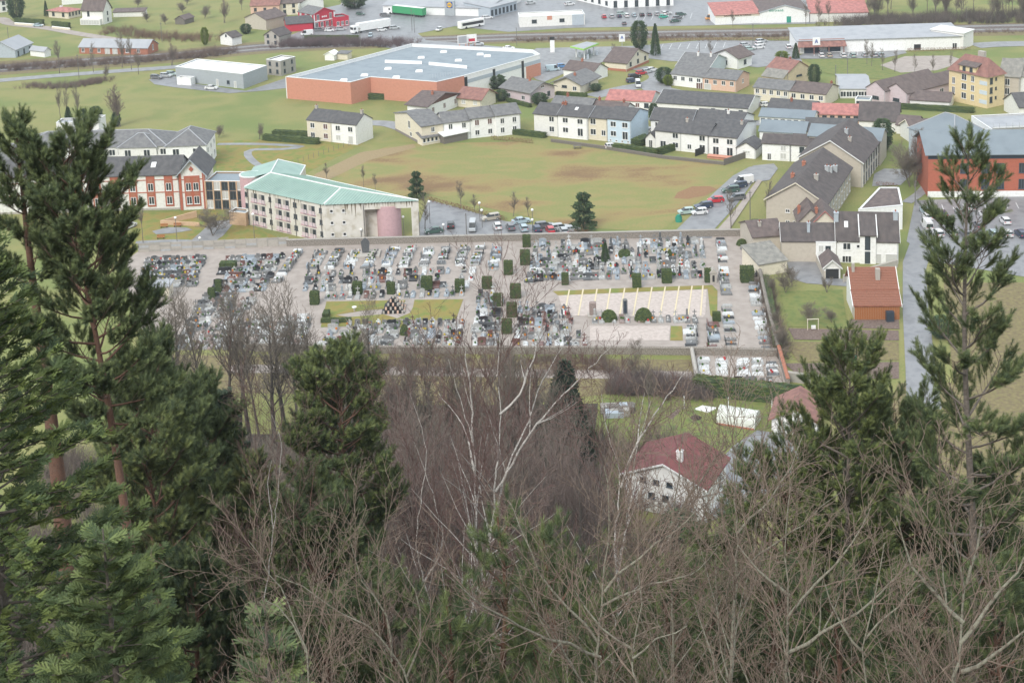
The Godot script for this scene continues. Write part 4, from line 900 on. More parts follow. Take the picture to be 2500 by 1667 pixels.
func build_right_quarter() -> void:
	# red hospital block
	var rb := house("hospital_block", "brick-red hospital block with blue-grey sloping roof", "hospital", v(97.2, -332.3), v(124.8, -329.6), 15.0, 10.9, 3.4, "gx", "brickred", "bluegreyroof", {"o": 0.9, "gutter": false})
	var L: float = (v(124.8, -329.6) - v(97.2, -332.3)).length()
	part_box(rb, "white_base", Vector3(-0.03, -0.3, -0.2), Vector3(L, 1.5, 0.05), "white")
	part_box(rb, "dark_band", Vector3(-0.05, 9.4, -0.2), Vector3(L, 10.9, 0.08), "navy")
	for i in 6:
		for j in 2:
			window(rb, Vector3([8.3, 13.2, 16.6, 21.8, 25.0, 29.5][i], 2.1 + j * 3.9, 0.01), 0, 1.7, 2.2, "k")
	house("hospital_block", "blue-grey hip roof behind the red hospital block", "hospital", v(109.4, -352.1), v(120.6, -358), 16.0, 8.0, 4.5, "hip", "bluegrey", "bluegreyroof", {"ridge": "lightgrey"})
	var sc := house("construction_block", "white hospital extension wrapped in scaffolding", "building", v(121.2, -359.9), v(136.2, -360.6), 14.0, 8.6, 0.3, "flat", "white", "lightgrey", {"win": [["f", 5, 2, 1.8, 1.4, 1.5, 3.4, "k"]]})
	for i in 9:
		part_bar(sc, "scaffold_pole", Vector3(i * 1.7, 0, 1.2), Vector3(i * 1.7, 10.4, 1.2), 0.05, "steel")
	for j in 4:
		part_bar(sc, "scaffold_rail", Vector3(0, 2.4 + j * 2.4, 1.2), Vector3(14.5, 2.4 + j * 2.4, 1.2), 0.05, "steel")
		part_box(sc, "scaffold_deck", Vector3(0, 1.9 + j * 2.4, 0.2), Vector3(14.5, 2.0 + j * 2.4, 1.2), "paleshutter")
	# long tenement
	var t1 := house("tenement", "long beige tenement with brown roof and big gable", "tenement", v(56, -316.7), v(68.4, -311.3), 30.0, 6.2, 4.2, "gz", "beige", "darkbrown", {"o": 0.5, "verge": "cream", "chim": [[0.7, 0.3, 1.2, 0.9], [0.75, 0.6, 1.2, 0.9, "steel"], [0.8, 0.62, 1.4, 0.8, "steel"], [0.85, 0.7, 1.4, 0.9, "steel"], [0.3, 0.3, 1.0, 0.8, "brick"], [0.35, 0.6, 1.0, 0.8, "brick"]], "win": [["r", 9, 2, 1.0, 1.6, 0.8, 2.9], ["f", 1, 1, 1.0, 2.4, 2.6, 2, "p", 0.68, 0.8], ["f", 2, 2, 0.8, 0.6, 0.8, 2.6, "b", 0.3, 0.55]]})
	var t2 := house("tenement", "rear beige tenement with brown roof and pilastered side", "tenement", v(69.8, -348.5), v(83.9, -341.9), 22.0, 6.4, 4.8, "gz", "beige", "darkbrown", {"o": 0.5, "verge": "frame", "chim": [[0.6, 0.5, 1.2, 0.8, "steel"], [0.7, 0.35, 1.0, 0.8]], "win": [["r", 7, 2, 1.1, 1.8, 0.7, 3.0, "k"]]})
	for i in 8:
		var LW: float = (v(83.9, -341.9) - v(69.8, -348.5)).length()
		part_box(t2, "pilaster", Vector3(LW, 0, -0.3 - i * 3.05), Vector3(LW + 0.15, 6.4, -0.8 - i * 3.05), "offwhite")
	house("glass_roof", "pale green-blue metal roofed hall across the tenement", "hall", v(76.2, -367.7), v(93, -360.1), 9.0, 6.6, 2.0, "gx", "beige", "bluegreyroof")
	# white house group
	var wh := house("white_house", "white two-storey house with dark roof and tall stair window", "house", v(66.1, -290.7), v(78.4, -288.4), 9.5, 4.9, 4.6, "gx", "white", "darkbrown", {"o": 0.3, "verge": "frame", "sky": [[0.16, 0.26, 0.8]], "chim": [[0.0, 0.35, 1.6, 0.9, "bluegrey"], [0.97, 0.4, 1.4, 0.9, "bluegrey"]], "win": [["f", 1, 1, 1.4, 1.3, 2.9, 2, "w", 0.08, 0.25], ["f", 1, 1, 0.5, 0.6, 3.3, 2, "b", 0.3, 0.4], ["f", 1, 1, 1.7, 1.3, 0.1, 2, "b", 0.08, 0.25], ["f", 1, 1, 0.9, 2.0, 0.0, 2, "d", 0.62, 0.75], ["f", 1, 1, 2.3, 2.0, 0.0, 2, "p", 0.78, 1.0]]})
	var wl: float = (v(78.4, -288.4) - v(66.1, -290.7)).length()
	part_box(wh, "stair_tower", Vector3(wl * 0.375, 0, -2), Vector3(wl * 0.635, 6.3, 0.5), "white")
	var tr := MB.new()
	tr.slab(Vector3(wl * 0.36, 6.3, 0.9), Vector3(wl * 0.65, 6.3, 0.9), Vector3(wl * 0.65, 9.3, -4.6), Vector3(wl * 0.36, 9.3, -4.6), 0.2)
	put("tower_roof", tr.mesh(), m_of("darkbrown"), wh)
	for x in [0.355, 0.645]:
		var vb := MB.new()
		vb.slab(Vector3(wl * x, 6.4, 0.95), Vector3(wl * x + 0.2, 6.4, 0.95), Vector3(wl * x + 0.2, 9.4, -4.6), Vector3(wl * x, 9.4, -4.6), 0.5)
		put("verge_board", vb.mesh(), m_of("frame"), wh)
	window(wh, Vector3(wl * 0.5, 0.2, 0.5), 0, 0.9, 2.4, "g"); window(wh, Vector3(wl * 0.5, 3.1, 0.5), 0, 0.9, 2.9, "g")
	var wb := house("white_house_wing", "low wing with dark roof and bare beige wall beside the white house", "house", v(54.9, -292.2), v(66.1, -290.7), 8.0, 4.6, 2.6, "gx", "beige", "darkbrown", {"o": 0.25, "verge": "frame", "chim": [[0.5, 0.25, 2.0, 0.6, "bluegrey"]], "win": [["f", 1, 1, 0.8, 1.3, 2.4, 2, "p", 0.7, 0.8], ["f", 1, 1, 0.9, 2.0, 2.0, 2, "d", 0.8, 0.9]]})
	house("white_house_wing", "small white-walled corner of the low wing", "house", v(61.8, -290.9), v(65.9, -290.3), 1.0, 4.5, 0.1, "flat", "white", "lightgrey", {"win": [["f", 1, 1, 0.8, 1.3, 2.4, 2, "p", 0.1, 0.4], ["f", 1, 1, 0.9, 2.0, 1.6, 2, "k", 0.45, 0.75]]})
	house("cottage", "cream gable with red verge behind the white house", "house", v(63.4, -301.9), v(68.6, -301.3), 9.0, 5.0, 2.6, "gz", "cream", "brown", {"verge": "redroof", "chim": [[0.2, 0.3, 1.4, 0.6, "brick"]]})
	house("cottage", "brown hipped roof beside the red-verged cottage", "house", v(60.8, -304.3), v(66.1, -303.8), 8.0, 4.6, 2.8, "gz", "beige", "brown", {"chim": [[0.1, 0.5, 1.6, 0.6, "brick"]]})
	hall("hall", "flat grey-roofed hall with wide white parapet behind the white house", "hall", [Vector3(74.9, 5.5, -308.2), Vector3(85.1, 5.5, -310), Vector3(87.8, 5.5, -323.3), Vector3(83.5, 5.5, -323.8)], 5.5, ["white"], "brown", "frame", 0.12)
	var gr := house("garage", "small garage with black door and brown gable roof", "garage", v(61.5, -281.5), v(64.7, -281.2), 6.5, 2.5, 1.4, "gz", "offwhite", "brown", {"verge": "frame", "o": 0.4, "gutter": false})
	window(gr, Vector3((v(64.7, -281.2) - v(61.5, -281.5)).length() / 2, 0.0, 0.0), 0, 2.6, 2.1, "b")
	house("lean_to", "corrugated lean-to shed with pale ribs beside the cemetery", "shed", v(48.6, -283.8), v(54.8, -286), 7.0, 2.6, 1.8, "shed", "cream", "asbestos", {"o": 0.25})
	for i in 5:
		pass
	house("old_barn", "long rust-brown barn roof behind the lean-to shed", "barn", v(49.9, -298.1), v(56.4, -298.9), 10.0, 3.6, 2.0, "gx", "beige", "brown", {"chim": [[0.35, 0.3, 1.0, 0.6]]})
	# tiled house with timber front
	var th := house("tiled_house", "small house with orange tiled roof and orange timber front", "house", v(62.4, -259.4), v(70.7, -258.7), 3.2, 2.9, 1.7, "shed", "beige", "tile", {"o": 0.25})
	var tl: float = (v(70.7, -258.7) - v(62.4, -259.4)).length()
	for i in 26:
		part_box(th, "plank", Vector3(tl * i / 26.0 + 0.015, 0.1, 0), Vector3(tl * (i + 1) / 26.0 - 0.015, 2.85, 0.05), "wood")
	var up := MB.new()
	part_box(th, "upper_wall", Vector3(0, 0, -10.2), Vector3(tl, 5.0, -3.2), "offwhite")
	var ur := MB.new()
	ur.slab(Vector3(-0.35, 4.9, -2.9), Vector3(tl + 0.35, 4.9, -2.9), Vector3(tl + 0.35, 8.0, -6.7), Vector3(-0.35, 8.0, -6.7), 0.2)
	ur.slab(Vector3(-0.35, 4.9, -10.5), Vector3(tl + 0.35, 4.9, -10.5), Vector3(tl + 0.35, 8.0, -6.7), Vector3(-0.35, 8.0, -6.7), 0.2)
	put("upper_roof", ur.mesh(), m_of("tile"), th)
	# rows of clay tiles, each a little proud of the row below
	var rows := [[Vector3(-0.3, 4.92, -2.92), Vector3(0, 3.1, -3.78), 14], [Vector3(-0.2, 2.93, 0.22), Vector3(0, 1.95, -3.35), 10]]
	rng.seed = 12
	for r in rows:
		for i in r[2]:
			for s in 3:
				var k0: float = float(i) / r[2]
				var tm := MB.new()
				var a: Vector3 = r[0] + r[1] * k0
				var wdt: float = tl + 0.55
				var x0: float = a.x + wdt * s / 3.0; var x1: float = a.x + wdt * (s + 1) / 3.0
				var d: Vector3 = r[1] / r[2]
				var n := int((x1 - x0) / 0.28)
				for q in n:
					var xa := lerpf(x0, x1, float(q) / n); var xb := lerpf(x0, x1, float(q + 1) / n) - 0.02
					var lift := 0.05 + rng.randf() * 0.035
					tm.hexa([Vector3(xa, a.y, a.z), Vector3(xb, a.y, a.z), Vector3(xb, a.y + d.y, a.z + d.z), Vector3(xa, a.y + d.y, a.z + d.z)], [Vector3(xa, a.y + lift + 0.04, a.z), Vector3(xb, a.y + lift + 0.04, a.z), Vector3(xb, a.y + d.y + 0.02, a.z + d.z), Vector3(xa, a.y + d.y + 0.02, a.z + d.z)])
				put("tile_row", tm.mesh(), mot("clay%d" % rng.randi_range(0, 2), [lin(0.17, 0.08, 0.055), lin(0.27, 0.115, 0.072), lin(0.33, 0.145, 0.095), lin(0.24, 0.095, 0.062)], 3.0 + rng.randi_range(0, 2), 0.06, 0.85, 0.6), th)
	part_box(th, "chimney", Vector3(tl * 0.55, 5.8, -5.2), Vector3(tl * 0.65, 8.4, -4.4), "concrete")
	part_box(th, "chimney", Vector3(tl * 0.04, 7.2, -6.4), Vector3(tl * 0.1, 9.0, -5.8), "concrete")
	for x in [-0.42, tl + 0.3]:
		var vb := MB.new()
		vb.slab(Vector3(x, 5.0, -2.9), Vector3(x + 0.14, 5.0, -2.9), Vector3(x + 0.14, 8.15, -6.7), Vector3(x, 8.15, -6.7), 0.35)
		vb.slab(Vector3(x, 2.95, 0.3), Vector3(x + 0.14, 2.95, 0.3), Vector3(x + 0.14, 4.8, -3.2), Vector3(x, 4.8, -3.2), 0.35)
		put("verge_board", vb.mesh(), m_of("frame"), th)
	part_box(thing("oil_tank", "dark green-blue tank against the timber front", "tank", v(68.6, -258.2)), "tank_body", Vector3(-0.6, 0, -0.4), Vector3(0.8, 2.0, 0.6), "navy")
	# lower house and garage
	var lh := house("maroon_house", "white house with maroon tiled gable roof seen through bare branches", "house", v(13.8, -193.8), v(24.5, -188.4), 9.5, 5.3, 2.5, "gz", "white", "maroon", {"o": 0.55, "verge": "frame", "chim": [[0.62, 0.28, 1.5, 0.75, "white"]], "win": [["f", 3, 1, 0.7, 0.5, 4.5, 2, "k", 0.15, 0.65], ["f", 2, 1, 0.8, 0.7, 2.2, 2, "k", 0.25, 0.6]]})
	var lg := house("double_garage", "white double garage with red gable roof and two white doors", "garage", v(38.7, -215), v(45.6, -212.8), 7.5, 2.5, 2.1, "gz", "white", "terracotta", {"o": 0.5, "verge": "terracotta"})
	var gl: float = (v(45.6, -212.8) - v(38.7, -215)).length()
	for i in 2:
		window(lg, Vector3(gl * (0.29 + 0.42 * i), 0.05, 0), 0, 2.3, 2.0, "p")
	var tn := thing("polytunnel", "translucent white polytunnel on the lawn", "greenhouse", v(30.5, -218.5), atan2(-(v(36.1, -215.9) - v(30.5, -218.5)).z, (v(36.1, -215.9) - v(30.5, -218.5)).x))
	var tlx: float = (v(36.1, -215.9) - v(30.5, -218.5)).length()
	var film := flat_mat("film", lin(0.6, 0.62, 0.56), 0.45)
	var cm := MB.new()
	var prof := PackedVector2Array()
	for i in 13:
		var a := PI * i / 12.0
		prof.append(Vector2(-1.9 + 1.9 * cos(a), 2.4 * pow(sin(a), 0.75)))
	for i in 12:
		cm.face(Vector3(0, prof[i].y, prof[i].x), Vector3(tlx, prof[i].y, prof[i].x), Vector3(tlx, prof[i + 1].y, prof[i + 1].x), Vector3(0, prof[i + 1].y, prof[i + 1].x), Vector3(0, prof[i].y + 0.01, prof[i].x + 1.9))
		for x in [0.0, tlx]:
			cm.tface(Vector3(x, 0, -1.9), Vector3(x, prof[i].y, prof[i].x), Vector3(x, prof[i + 1].y, prof[i + 1].x), Vector3(x - tlx / 2, 0, 0))
	put("film_cover", cm.mesh(), film, tn)
	for k in 5:
		var hp := PackedVector3Array(); var hr := PackedFloat32Array()
		for i in 13:
			hp.append(Vector3(tlx * k / 4.0, prof[i].y + 0.02, prof[i].x)); hr.append(0.05)
		var hm := MB.new(); hm.tube(hp, hr, 5)
		put("hoop", hm.mesh(), m_of("frame"), tn)
	part_box(tn, "base_board", Vector3(0, 0, 0.02), Vector3(tlx, 0.35, 0.12), "brick")
	house("garden_shed", "dark weathered garden shed with pointed roof", "shed", v(55.6, -241.7), v(57.4, -241.4), 2.2, 1.7, 1.2, "gz", "oldwood", "darkbrown", {"o": 0.2, "gutter": false})
	var wb1 := thing("water_butt", "teal water butt beside the garden shed", "barrel", v(57.9, -240.8))
	var wm := MB.new(); wm.cyl(Vector3.ZERO, Vector3(0, 1.0, 0), 0.38, 0.42, 12); put("barrel_body", wm.mesh(), m_of("teal"), wb1)
	var sheet := thing("tarpaulin", "white sheet spread on the lawn", "tarpaulin", v(27.8, -224.3))
	var sm := MB.new()
	sm.hexa([v(27.7, -224) - v(27.8, -224.3), v(29.7, -222.6) - v(27.8, -224.3), v(31.3, -224) - v(27.8, -224.3), v(29.1, -225.1) - v(27.8, -224.3)], [v(27.7, -224) - v(27.8, -224.3) + Vector3(0, 0.25, 0), v(29.7, -222.6) - v(27.8, -224.3) + Vector3(0, 0.22, 0), v(31.3, -224) - v(27.8, -224.3) + Vector3(0, 0.3, 0), v(29.1, -225.1) - v(27.8, -224.3) + Vector3(0, 0.26, 0)])
	put("sheet", sm.mesh(), m_of("white"), sheet)


func build_shops() -> void:
	# large orange and white store
	var top := [Vector3(-73.9, 7.1, -459.9), Vector3(-51.7, 7.1, -448.5), Vector3(-46, 7.1, -455.2), Vector3(-24.3, 7.1, -444.6), Vector3(-15.9, 7.1, -452.1), Vector3(9, 7.1, -481), Vector3(6.6, 7.1, -489.1), Vector3(-36, 7.1, -507.7)]
	var s := hall("supermarket", "large flat-roofed supermarket with orange walls and grey roof", "shop", top, 7.1, ["orange", "orange", "orange", "orange", "white", "white", "white", "white"], "membrane", "frame", 1.0)
	var o: Vector3 = s.position
	for p in [Vector3(-24.2, 6.2, -495.5), Vector3(-31.5, 6.2, -487), Vector3(-11.4, 6.2, -489), Vector3(-8.9, 6.2, -485.8), Vector3(-18.6, 6.2, -480.1), Vector3(-41.6, 6.2, -471), Vector3(-31, 6.2, -465.4), Vector3(-48.6, 6.2, -462.2), Vector3(-37.9, 6.2, -457.3), Vector3(-54.6, 6.2, -455.9)]:
		var m := MB.new()
		var c: Vector3 = p - o
		m.cbx(Vector3(c.x - 1.2, 6.1, c.z - 1.2), Vector3(c.x + 1.2, 6.65, c.z + 1.2), 0.3)
		put("skylight", m.mesh(), m_of("frame"), s)
	for q in [[Vector3(-43.5, 6.2, -482.4), Vector3(-30.8, 6.2, -478.2)], [Vector3(-28.4, 6.2, -476.5), Vector3(-15.4, 6.2, -468.4)]]:
		var m := MB.new()
		var a: Vector3 = q[0] - o; var b: Vector3 = q[1] - o
		a.y = 6.1; b.y = 6.1
		var n := Vector3(0, 0, 1.1)
		m.hexa([a - n, b - n, b + n, a + n], [a - n * 0.6 + Vector3(0, 0.7, 0), b - n * 0.6 + Vector3(0, 0.7, 0), b + n * 0.6 + Vector3(0, 0.7, 0), a + n * 0.6 + Vector3(0, 0.7, 0)])
		put("ridge_skylight", m.mesh(), m_of("frame"), s)
	var f0: Vector3 = top[4] - o; var f1: Vector3 = top[5] - o
	f0.y = 0; f1.y = 0
	var fu := (f1 - f0).normalized(); var fl := (f1 - f0).length(); var fn := Vector3(-fu.z, 0, fu.x); if fn.z < 0: fn = -fn
	for b in [["facade_band", 0.0, 1.0, 4.4, 5.6, "bluegrey"], ["glass_strip", 0.0, 0.035, 0.3, 6.6, "black"], ["glass_strip", 0.36, 0.39, 0.3, 6.6, "black"], ["glass_strip", 0.74, 0.77, 0.3, 6.6, "black"], ["orange_panel", 0.8, 1.0, 0.0, 4.3, "orange"]]:
		var m := MB.new()
		var a: Vector3 = f0 + fu * fl * b[1]; var c: Vector3 = f0 + fu * fl * b[2]
		var k := fn * (0.06 if b[0] == "facade_band" else 0.1)
		m.hexa([a + Vector3(0, b[3], 0), c + Vector3(0, b[3], 0), c + k + Vector3(0, b[3], 0), a + k + Vector3(0, b[3], 0)], [a + Vector3(0, b[4], 0), c + Vector3(0, b[4], 0), c + k + Vector3(0, b[4], 0), a + k + Vector3(0, b[4], 0)])
		put(b[0], m.mesh(), m_of(b[5]), s)
	for i in 12:
		part_bar(s, "roof_guard", Vector3(-26.8, 6.2, -453.7) - o + Vector3(i * 0.8, 0, -i * 0.5), Vector3(-26.8, 6.2, -453.7) - o + Vector3(i * 0.8, 1.3, -i * 0.5), 0.05, "steel")
	# grey metal hall and the small flat house
	var gh := hall("metal_hall", "grey metal hall with bright white flat roof", "hall", [Vector3(-116.9, 5, -492.6), Vector3(-90.7, 5, -476.4), Vector3(-84.7, 5, -489.1), Vector3(-112.1, 5, -504.8)], 5.0, ["greymetal"], "whiteroof", "frame", 0.25)
	var go: Vector3 = gh.position
	var gu: Vector3 = (Vector3(-90.7, 5, -476.4) - Vector3(-116.9, 5, -492.6)).normalized()
	var gt := atan2(-gu.z, gu.x)
	for d in [[0.62, 0.9, 2.1, "d"], [0.78, 1.0, 1.0, "k"], [0.88, 0.9, 2.1, "d"]]:
		window(gh, gu * d[0] * (Vector3(-90.7, 5, -476.4) - Vector3(-116.9, 5, -492.6)).length() + Vector3(0, 0.1 if d[3] == "d" else 1.2, 0.03), gt, d[1], d[2], d[3])
	var ct := house("container", "white shipping container beside the grey hall", "container", v(-115.2, -486.3), v(-110, -484.2), 2.6, 2.6, 0.0, "flat", "white", "whiteroof")
	house("cube_house", "small grey cube house with white flat roof", "house", v(-86.3, -497.7), v(-80.8, -494.1), 7.8, 5.4, 0.0, "flat", "greywall", "whiteroof", {"win": [["r", 2, 2, 0.7, 1.2, 0.9, 2.6, "k"], ["f", 2, 2, 0.8, 1.2, 0.9, 2.6, "k"]]})
	house("garden_tent", "white garden tent near the bare fruit trees", "tent", v(-68.6, -518.8), v(-65.1, -517.5), 4.0, 2.2, 1.0, "gz", "white", "whiteroof", {"gutter": false})
	house("allotment_hut", "small beige hut with grey roof behind the store", "shed", v(-64.2, -519.5), v(-60.3, -518.1), 3.5, 2.2, 0.3, "shed", "cream", "greyroof", {"gutter": false})
	# discount shop along the top
	var ld := house("discount_shop", "long low white shop with grey roof and round yellow sign", "shop", v(-55, -613), v(-9.1, -595.8), 38.0, 3.6, 3.0, "gx", "white", "lightgrey", {"o": 0.5, "gutter": false})
	var ll: float = (v(-9.1, -595.8) - v(-55, -613)).length()
	part_box(ld, "sign_tower", Vector3(ll * 0.59, 0, -0.5), Vector3(ll * 0.68, 6.4, 0.6), "greymetal")
	var sg := part_box(ld, "sign_panel", Vector3(ll * 0.635 - 1.25, 3.4, 0.6), Vector3(ll * 0.635 + 1.25, 5.9, 0.72), "navy")
	sg.material_override = flat_mat("sign_blue", lin(0.01, 0.07, 0.32), 0.5)
	var dm := MB.new(); dm.cyl(Vector3(ll * 0.635, 4.65, 0.7), Vector3(ll * 0.635, 4.65, 0.8), 1.08, 1.08, 24)
	put("sign_disc", dm.mesh(), flat_mat("sign_yellow", lin(0.75, 0.45, 0.02), 0.5), ld)
	lettering(ld, "LiDL", Vector3(ll * 0.635, 4.65, 0.83), 0, 0.9, flat_mat("sign_blue", lin(0.01, 0.07, 0.32), 0.5))
	var le := house("shop_entrance", "glazed blue-green entrance of the discount shop", "shop", v(-9, -593.8), v(2.1, -608.2), 14.0, 4.2, 1.2, "shed", "bluegrey", "lightgrey", {"win": [["f", 7, 1, 1.3, 2.2, 0.7, 3, "k"]], "gutter": false})
	# low cream building and others along the road
	var cb := house("low_office", "low cream office with white roof edge by the railway", "office", v(2.9, -569.4), v(28.9, -570.6), 10.0, 4.2, 0.0, "flat", "offwhite", "whiteroof", {"win": [["f", 1, 1, 1.8, 1.2, 1.6, 2, "k", 0.15, 0.3], ["f", 1, 1, 1.8, 1.2, 1.6, 2, "k", 0.55, 0.75]]})
	part_box(cb, "orange_panel", Vector3(11.0, 2.6, 0), Vector3(13.0, 4.2, 0.05), "orange")
	part_box(cb, "grey_bay", Vector3(21.0, 0, 0), Vector3(25.6, 4.3, 0.25), "bluegrey")
	var wm := house("modern_building", "white modern building with slanting dark windows at the top edge", "building", v(41.5, -605), v(68.4, -606.4), 12.0, 8.0, 0.0, "flat", "white", "whiteroof", {"win": [["f", 6, 1, 1.3, 2.6, 0.5, 3, "k"], ["f", 6, 1, 1.3, 1.6, 5.0, 3, "k"]]})
	house("modern_building", "low white wing left of the modern building", "building", v(28, -629.8), v(41.6, -606), 8.0, 5.0, 0.0, "flat", "white", "whiteroof", {"win": [["f", 5, 1, 1.6, 1.6, 1.0, 3, "k"]]})
	# red roofed warehouse
	var w1 := house("warehouse", "white warehouse with pinkish red roof and painted lettering", "warehouse", v(79.4, -559.7), v(97, -560.7), 14.0, 3.8, 2.6, "shed", "white", "redroof", {"gutter": false})
	var wl: float = (v(97, -560.7) - v(79.4, -559.7)).length()
	part_box(w1, "sign_strip", Vector3(0.1, 3.0, 0), Vector3(wl, 4.0, 0.1), "cream")
	lettering(w1, "GRANGE aux AFFAIRES", Vector3(wl / 2, 3.5, 0.14), 0, 1.0, m_of("black"))
	var w2 := house("warehouse", "white gabled warehouse with green lettering and green door", "warehouse", v(96.9, -559.8), v(116, -558.7), 30.0, 4.4, 2.6, "gz", "white", "brown", {"o": 0.4, "verge": "bluegrey", "gutter": false})
	var wl2: float = (v(116, -558.7) - v(96.9, -559.8)).length()
	lettering(w2, "Bertrand", Vector3(wl2 * 0.33, 5.0, 0.05), 0, 1.3, flat_mat("sign_green", lin(0.1, 0.35, 0.25), 0.6))
	part_box(w2, "door", Vector3(wl2 * 0.54, 0, 0), Vector3(wl2 * 0.63, 2.5, 0.06), "teal")
	house("warehouse", "low warehouse with red roof right of the green door", "warehouse", v(116.3, -558.6), v(138.2, -556), 14.0, 3.6, 2.6, "shed", "offwhite", "redroof", {"gutter": false})
	# long white shop with lawn
	var al := house("long_shop", "long white shop with pale roof and red canopy", "shop", v(99.8, -500.6), v(157.4, -498.9), 17.0, 4.6, 1.3, "shed", "white", "lightgrey", {"o": 0.6, "gutter": false, "win": [["f", 1, 1, 2.4, 2.0, 0.1, 2, "b", 0.7, 0.75], ["f", 1, 1, 1.4, 2.0, 0.1, 2, "b", 0.93, 0.97]]})
	var all: float = (v(157.4, -498.9) - v(99.8, -500.6)).length()
	var cm := MB.new()
	cm.slab(Vector3(-0.5, 2.9, 2.6), Vector3(all * 0.29, 2.9, 2.6), Vector3(all * 0.285, 5.0, -0.4), Vector3(0.5, 5.0, -0.4), 0.25)
	put("canopy", cm.mesh(), m_of("terracotta"), al)
	part_box(al, "shop_window", Vector3(all * 0.04, 0.1, 0.02), Vector3(all * 0.13, 2.4, 0.1), "navy")
	part_box(al, "shop_window", Vector3(all * 0.18, 0.5, 0.02), Vector3(all * 0.26, 2.4, 0.1), "navy")
	for i in 4: part_box(al, "canopy_post", Vector3(all * (0.0 + 0.09 * i), 0, 2.2), Vector3(all * 0.09 * i + 0.3, 2.8, 2.5), "terracotta")
	var lg := part_box(al, "logo_panel", Vector3(all * 0.085, 3.3, 2.0), Vector3(all * 0.085 + 2.6, 6.0, 2.15), "white")
	lettering(al, "A", Vector3(all * 0.085 + 1.3, 4.65, 2.22), 0, 1.7, flat_mat("sign_blue", lin(0.01, 0.07, 0.32), 0.5))
	house("shop_store", "pale grey end block of the long shop", "shop", v(157.3, -498.2), v(162.8, -504.5), 12.0, 5.6, 0.3, "shed", "offwhite", "whiteroof", {"gutter": false})
	# petrol station
	var ps := thing("petrol_station", "petrol station canopy with lime green edge", "petrol station", v(24.7, -503.3))
	var c := [Vector3(20.2, 4.2, -507.4) - v(24.7, -503.3), Vector3(24.7, 4.2, -501.5) - v(24.7, -503.3), Vector3(30.8, 4.2, -511.4) - v(24.7, -503.3), Vector3(26.5, 4.2, -515.2) - v(24.7, -503.3)]
	var pm := MB.new()
	pm.hexa([c[0] - Vector3(0, 0.5, 0), c[1] - Vector3(0, 0.5, 0), c[2] - Vector3(0, 0.5, 0), c[3] - Vector3(0, 0.5, 0)], [c[0], c[1], c[2], c[3]])
	put("canopy", pm.mesh(), flat_mat("lime", lin(0.3, 0.55, 0.12), 0.5), ps)
	var pmid: Vector3 = (c[0] + c[1] + c[2] + c[3]) / 4
	var pt := []
	for q in c: pt.append(pmid + (q - pmid) * 0.92 + Vector3(0, 0.01, 0))
	var pr := MB.new(); pr.hexa(pt, [pt[0] + Vector3(0, 0.06, 0), pt[1] + Vector3(0, 0.06, 0), pt[2] + Vector3(0, 0.06, 0), pt[3] + Vector3(0, 0.06, 0)])
	put("canopy_top", pr.mesh(), m_of("lightgrey"), ps)
	for q in c:
		var b: Vector3 = pmid + (q - pmid) * 0.6
		part_box(ps, "column", Vector3(b.x - 0.2, 0, b.z - 0.2), Vector3(b.x + 0.2, 3.8, b.z + 0.2), "frame")
		part_box(ps, "fuel_pump", Vector3(b.x + 0.8, 0, b.z - 0.4), Vector3(b.x + 1.6, 1.7, b.z + 0.4), "bluegrey")
	# signs
	for k in 2:
		var bb := thing("billboard", ["white framed billboard, left of the leaning pair", "white framed billboard with red panel, right of the pair"][k], "billboard", v(-18.8, -533.1) if k == 0 else v(-15.4, -534.8), 0.25)
		part_box(bb, "board", Vector3(-1.9, 1.4, -0.1), Vector3(1.9, 4.6, 0.05), "frame")
		part_box(bb, "poster", Vector3(-1.6, 1.7, 0.05), Vector3(1.6, 4.3, 0.09), "lightgrey" if k == 0 else "white")
		if k == 1: part_box(bb, "red_panel", Vector3(-1.2, 1.9, 0.09), Vector3(1.2, 3.0, 0.12), "red")
		for x in [-1.2, 1.2]: part_box(bb, "leg", Vector3(x - 0.15, 0, -0.1), Vector3(x + 0.15, 1.4, 0.05), "orange")
	var py := thing("pylon_sign", "tall white price pylon with black top at the petrol station", "sign", v(14.2, -518.1))
	part_box(py, "panel", Vector3(-0.8, 0, -0.2), Vector3(0.8, 4.6, 0.2), "white")
	part_box(py, "top_panel", Vector3(-0.85, 4.6, -0.22), Vector3(0.85, 5.8, 0.22), "black")
	var fs := thing("flag_sign", "small white pole sign with a blue A", "sign", v(40.1, -525.4))
	part_bar(fs, "pole", Vector3.ZERO, Vector3(0, 3.0, 0), 0.12, "steel")
	part_box(fs, "panel", Vector3(-1.1, 1.6, -0.12), Vector3(1.1, 4.4, 0.12), "white")
	lettering(fs, "A", Vector3(0, 3.2, 0.16), 0, 1.6, flat_mat("sign_blue", lin(0.01, 0.07, 0.32), 0.5))
	# red restaurant and its neighbours
	var rs := house("restaurant", "bright red restaurant with white trimmed windows", "restaurant", v(-80.5, -582.1), v(-72.8, -588.8), 11.5, 6.0, 2.0, "gz", "red", "greyroof", {"o": 0.3, "verge": "red", "gutter": false, "win": [["f", 1, 1, 1.0, 2.2, 3.4, 2, "w", 0.1, 0.3], ["f", 1, 1, 1.0, 2.2, 3.4, 2, "w", 0.7, 0.9], ["f", 4, 1, 1.2, 2.0, 0.4, 2, "w"], ["l", 3, 1, 1.1, 2.4, 3.2, 2, "p"]]})
	var rl: float = (v(-72.8, -588.8) - v(-80.5, -582.1)).length()
	for x in [0.0, rl - 0.5]: part_box(rs, "white_corner", Vector3(x, 0, -0.2), Vector3(x + 0.5, 6.0, 0.08), "white")
	part_box(rs, "white_band", Vector3(0.5, 2.8, 0), Vector3(rl - 0.5, 3.2, 0.09), "white")
	var rsg := part_box(rs, "sign_board", Vector3(rl * 0.33, 3.5, 0), Vector3(rl * 0.67, 5.4, 0.12), "red")
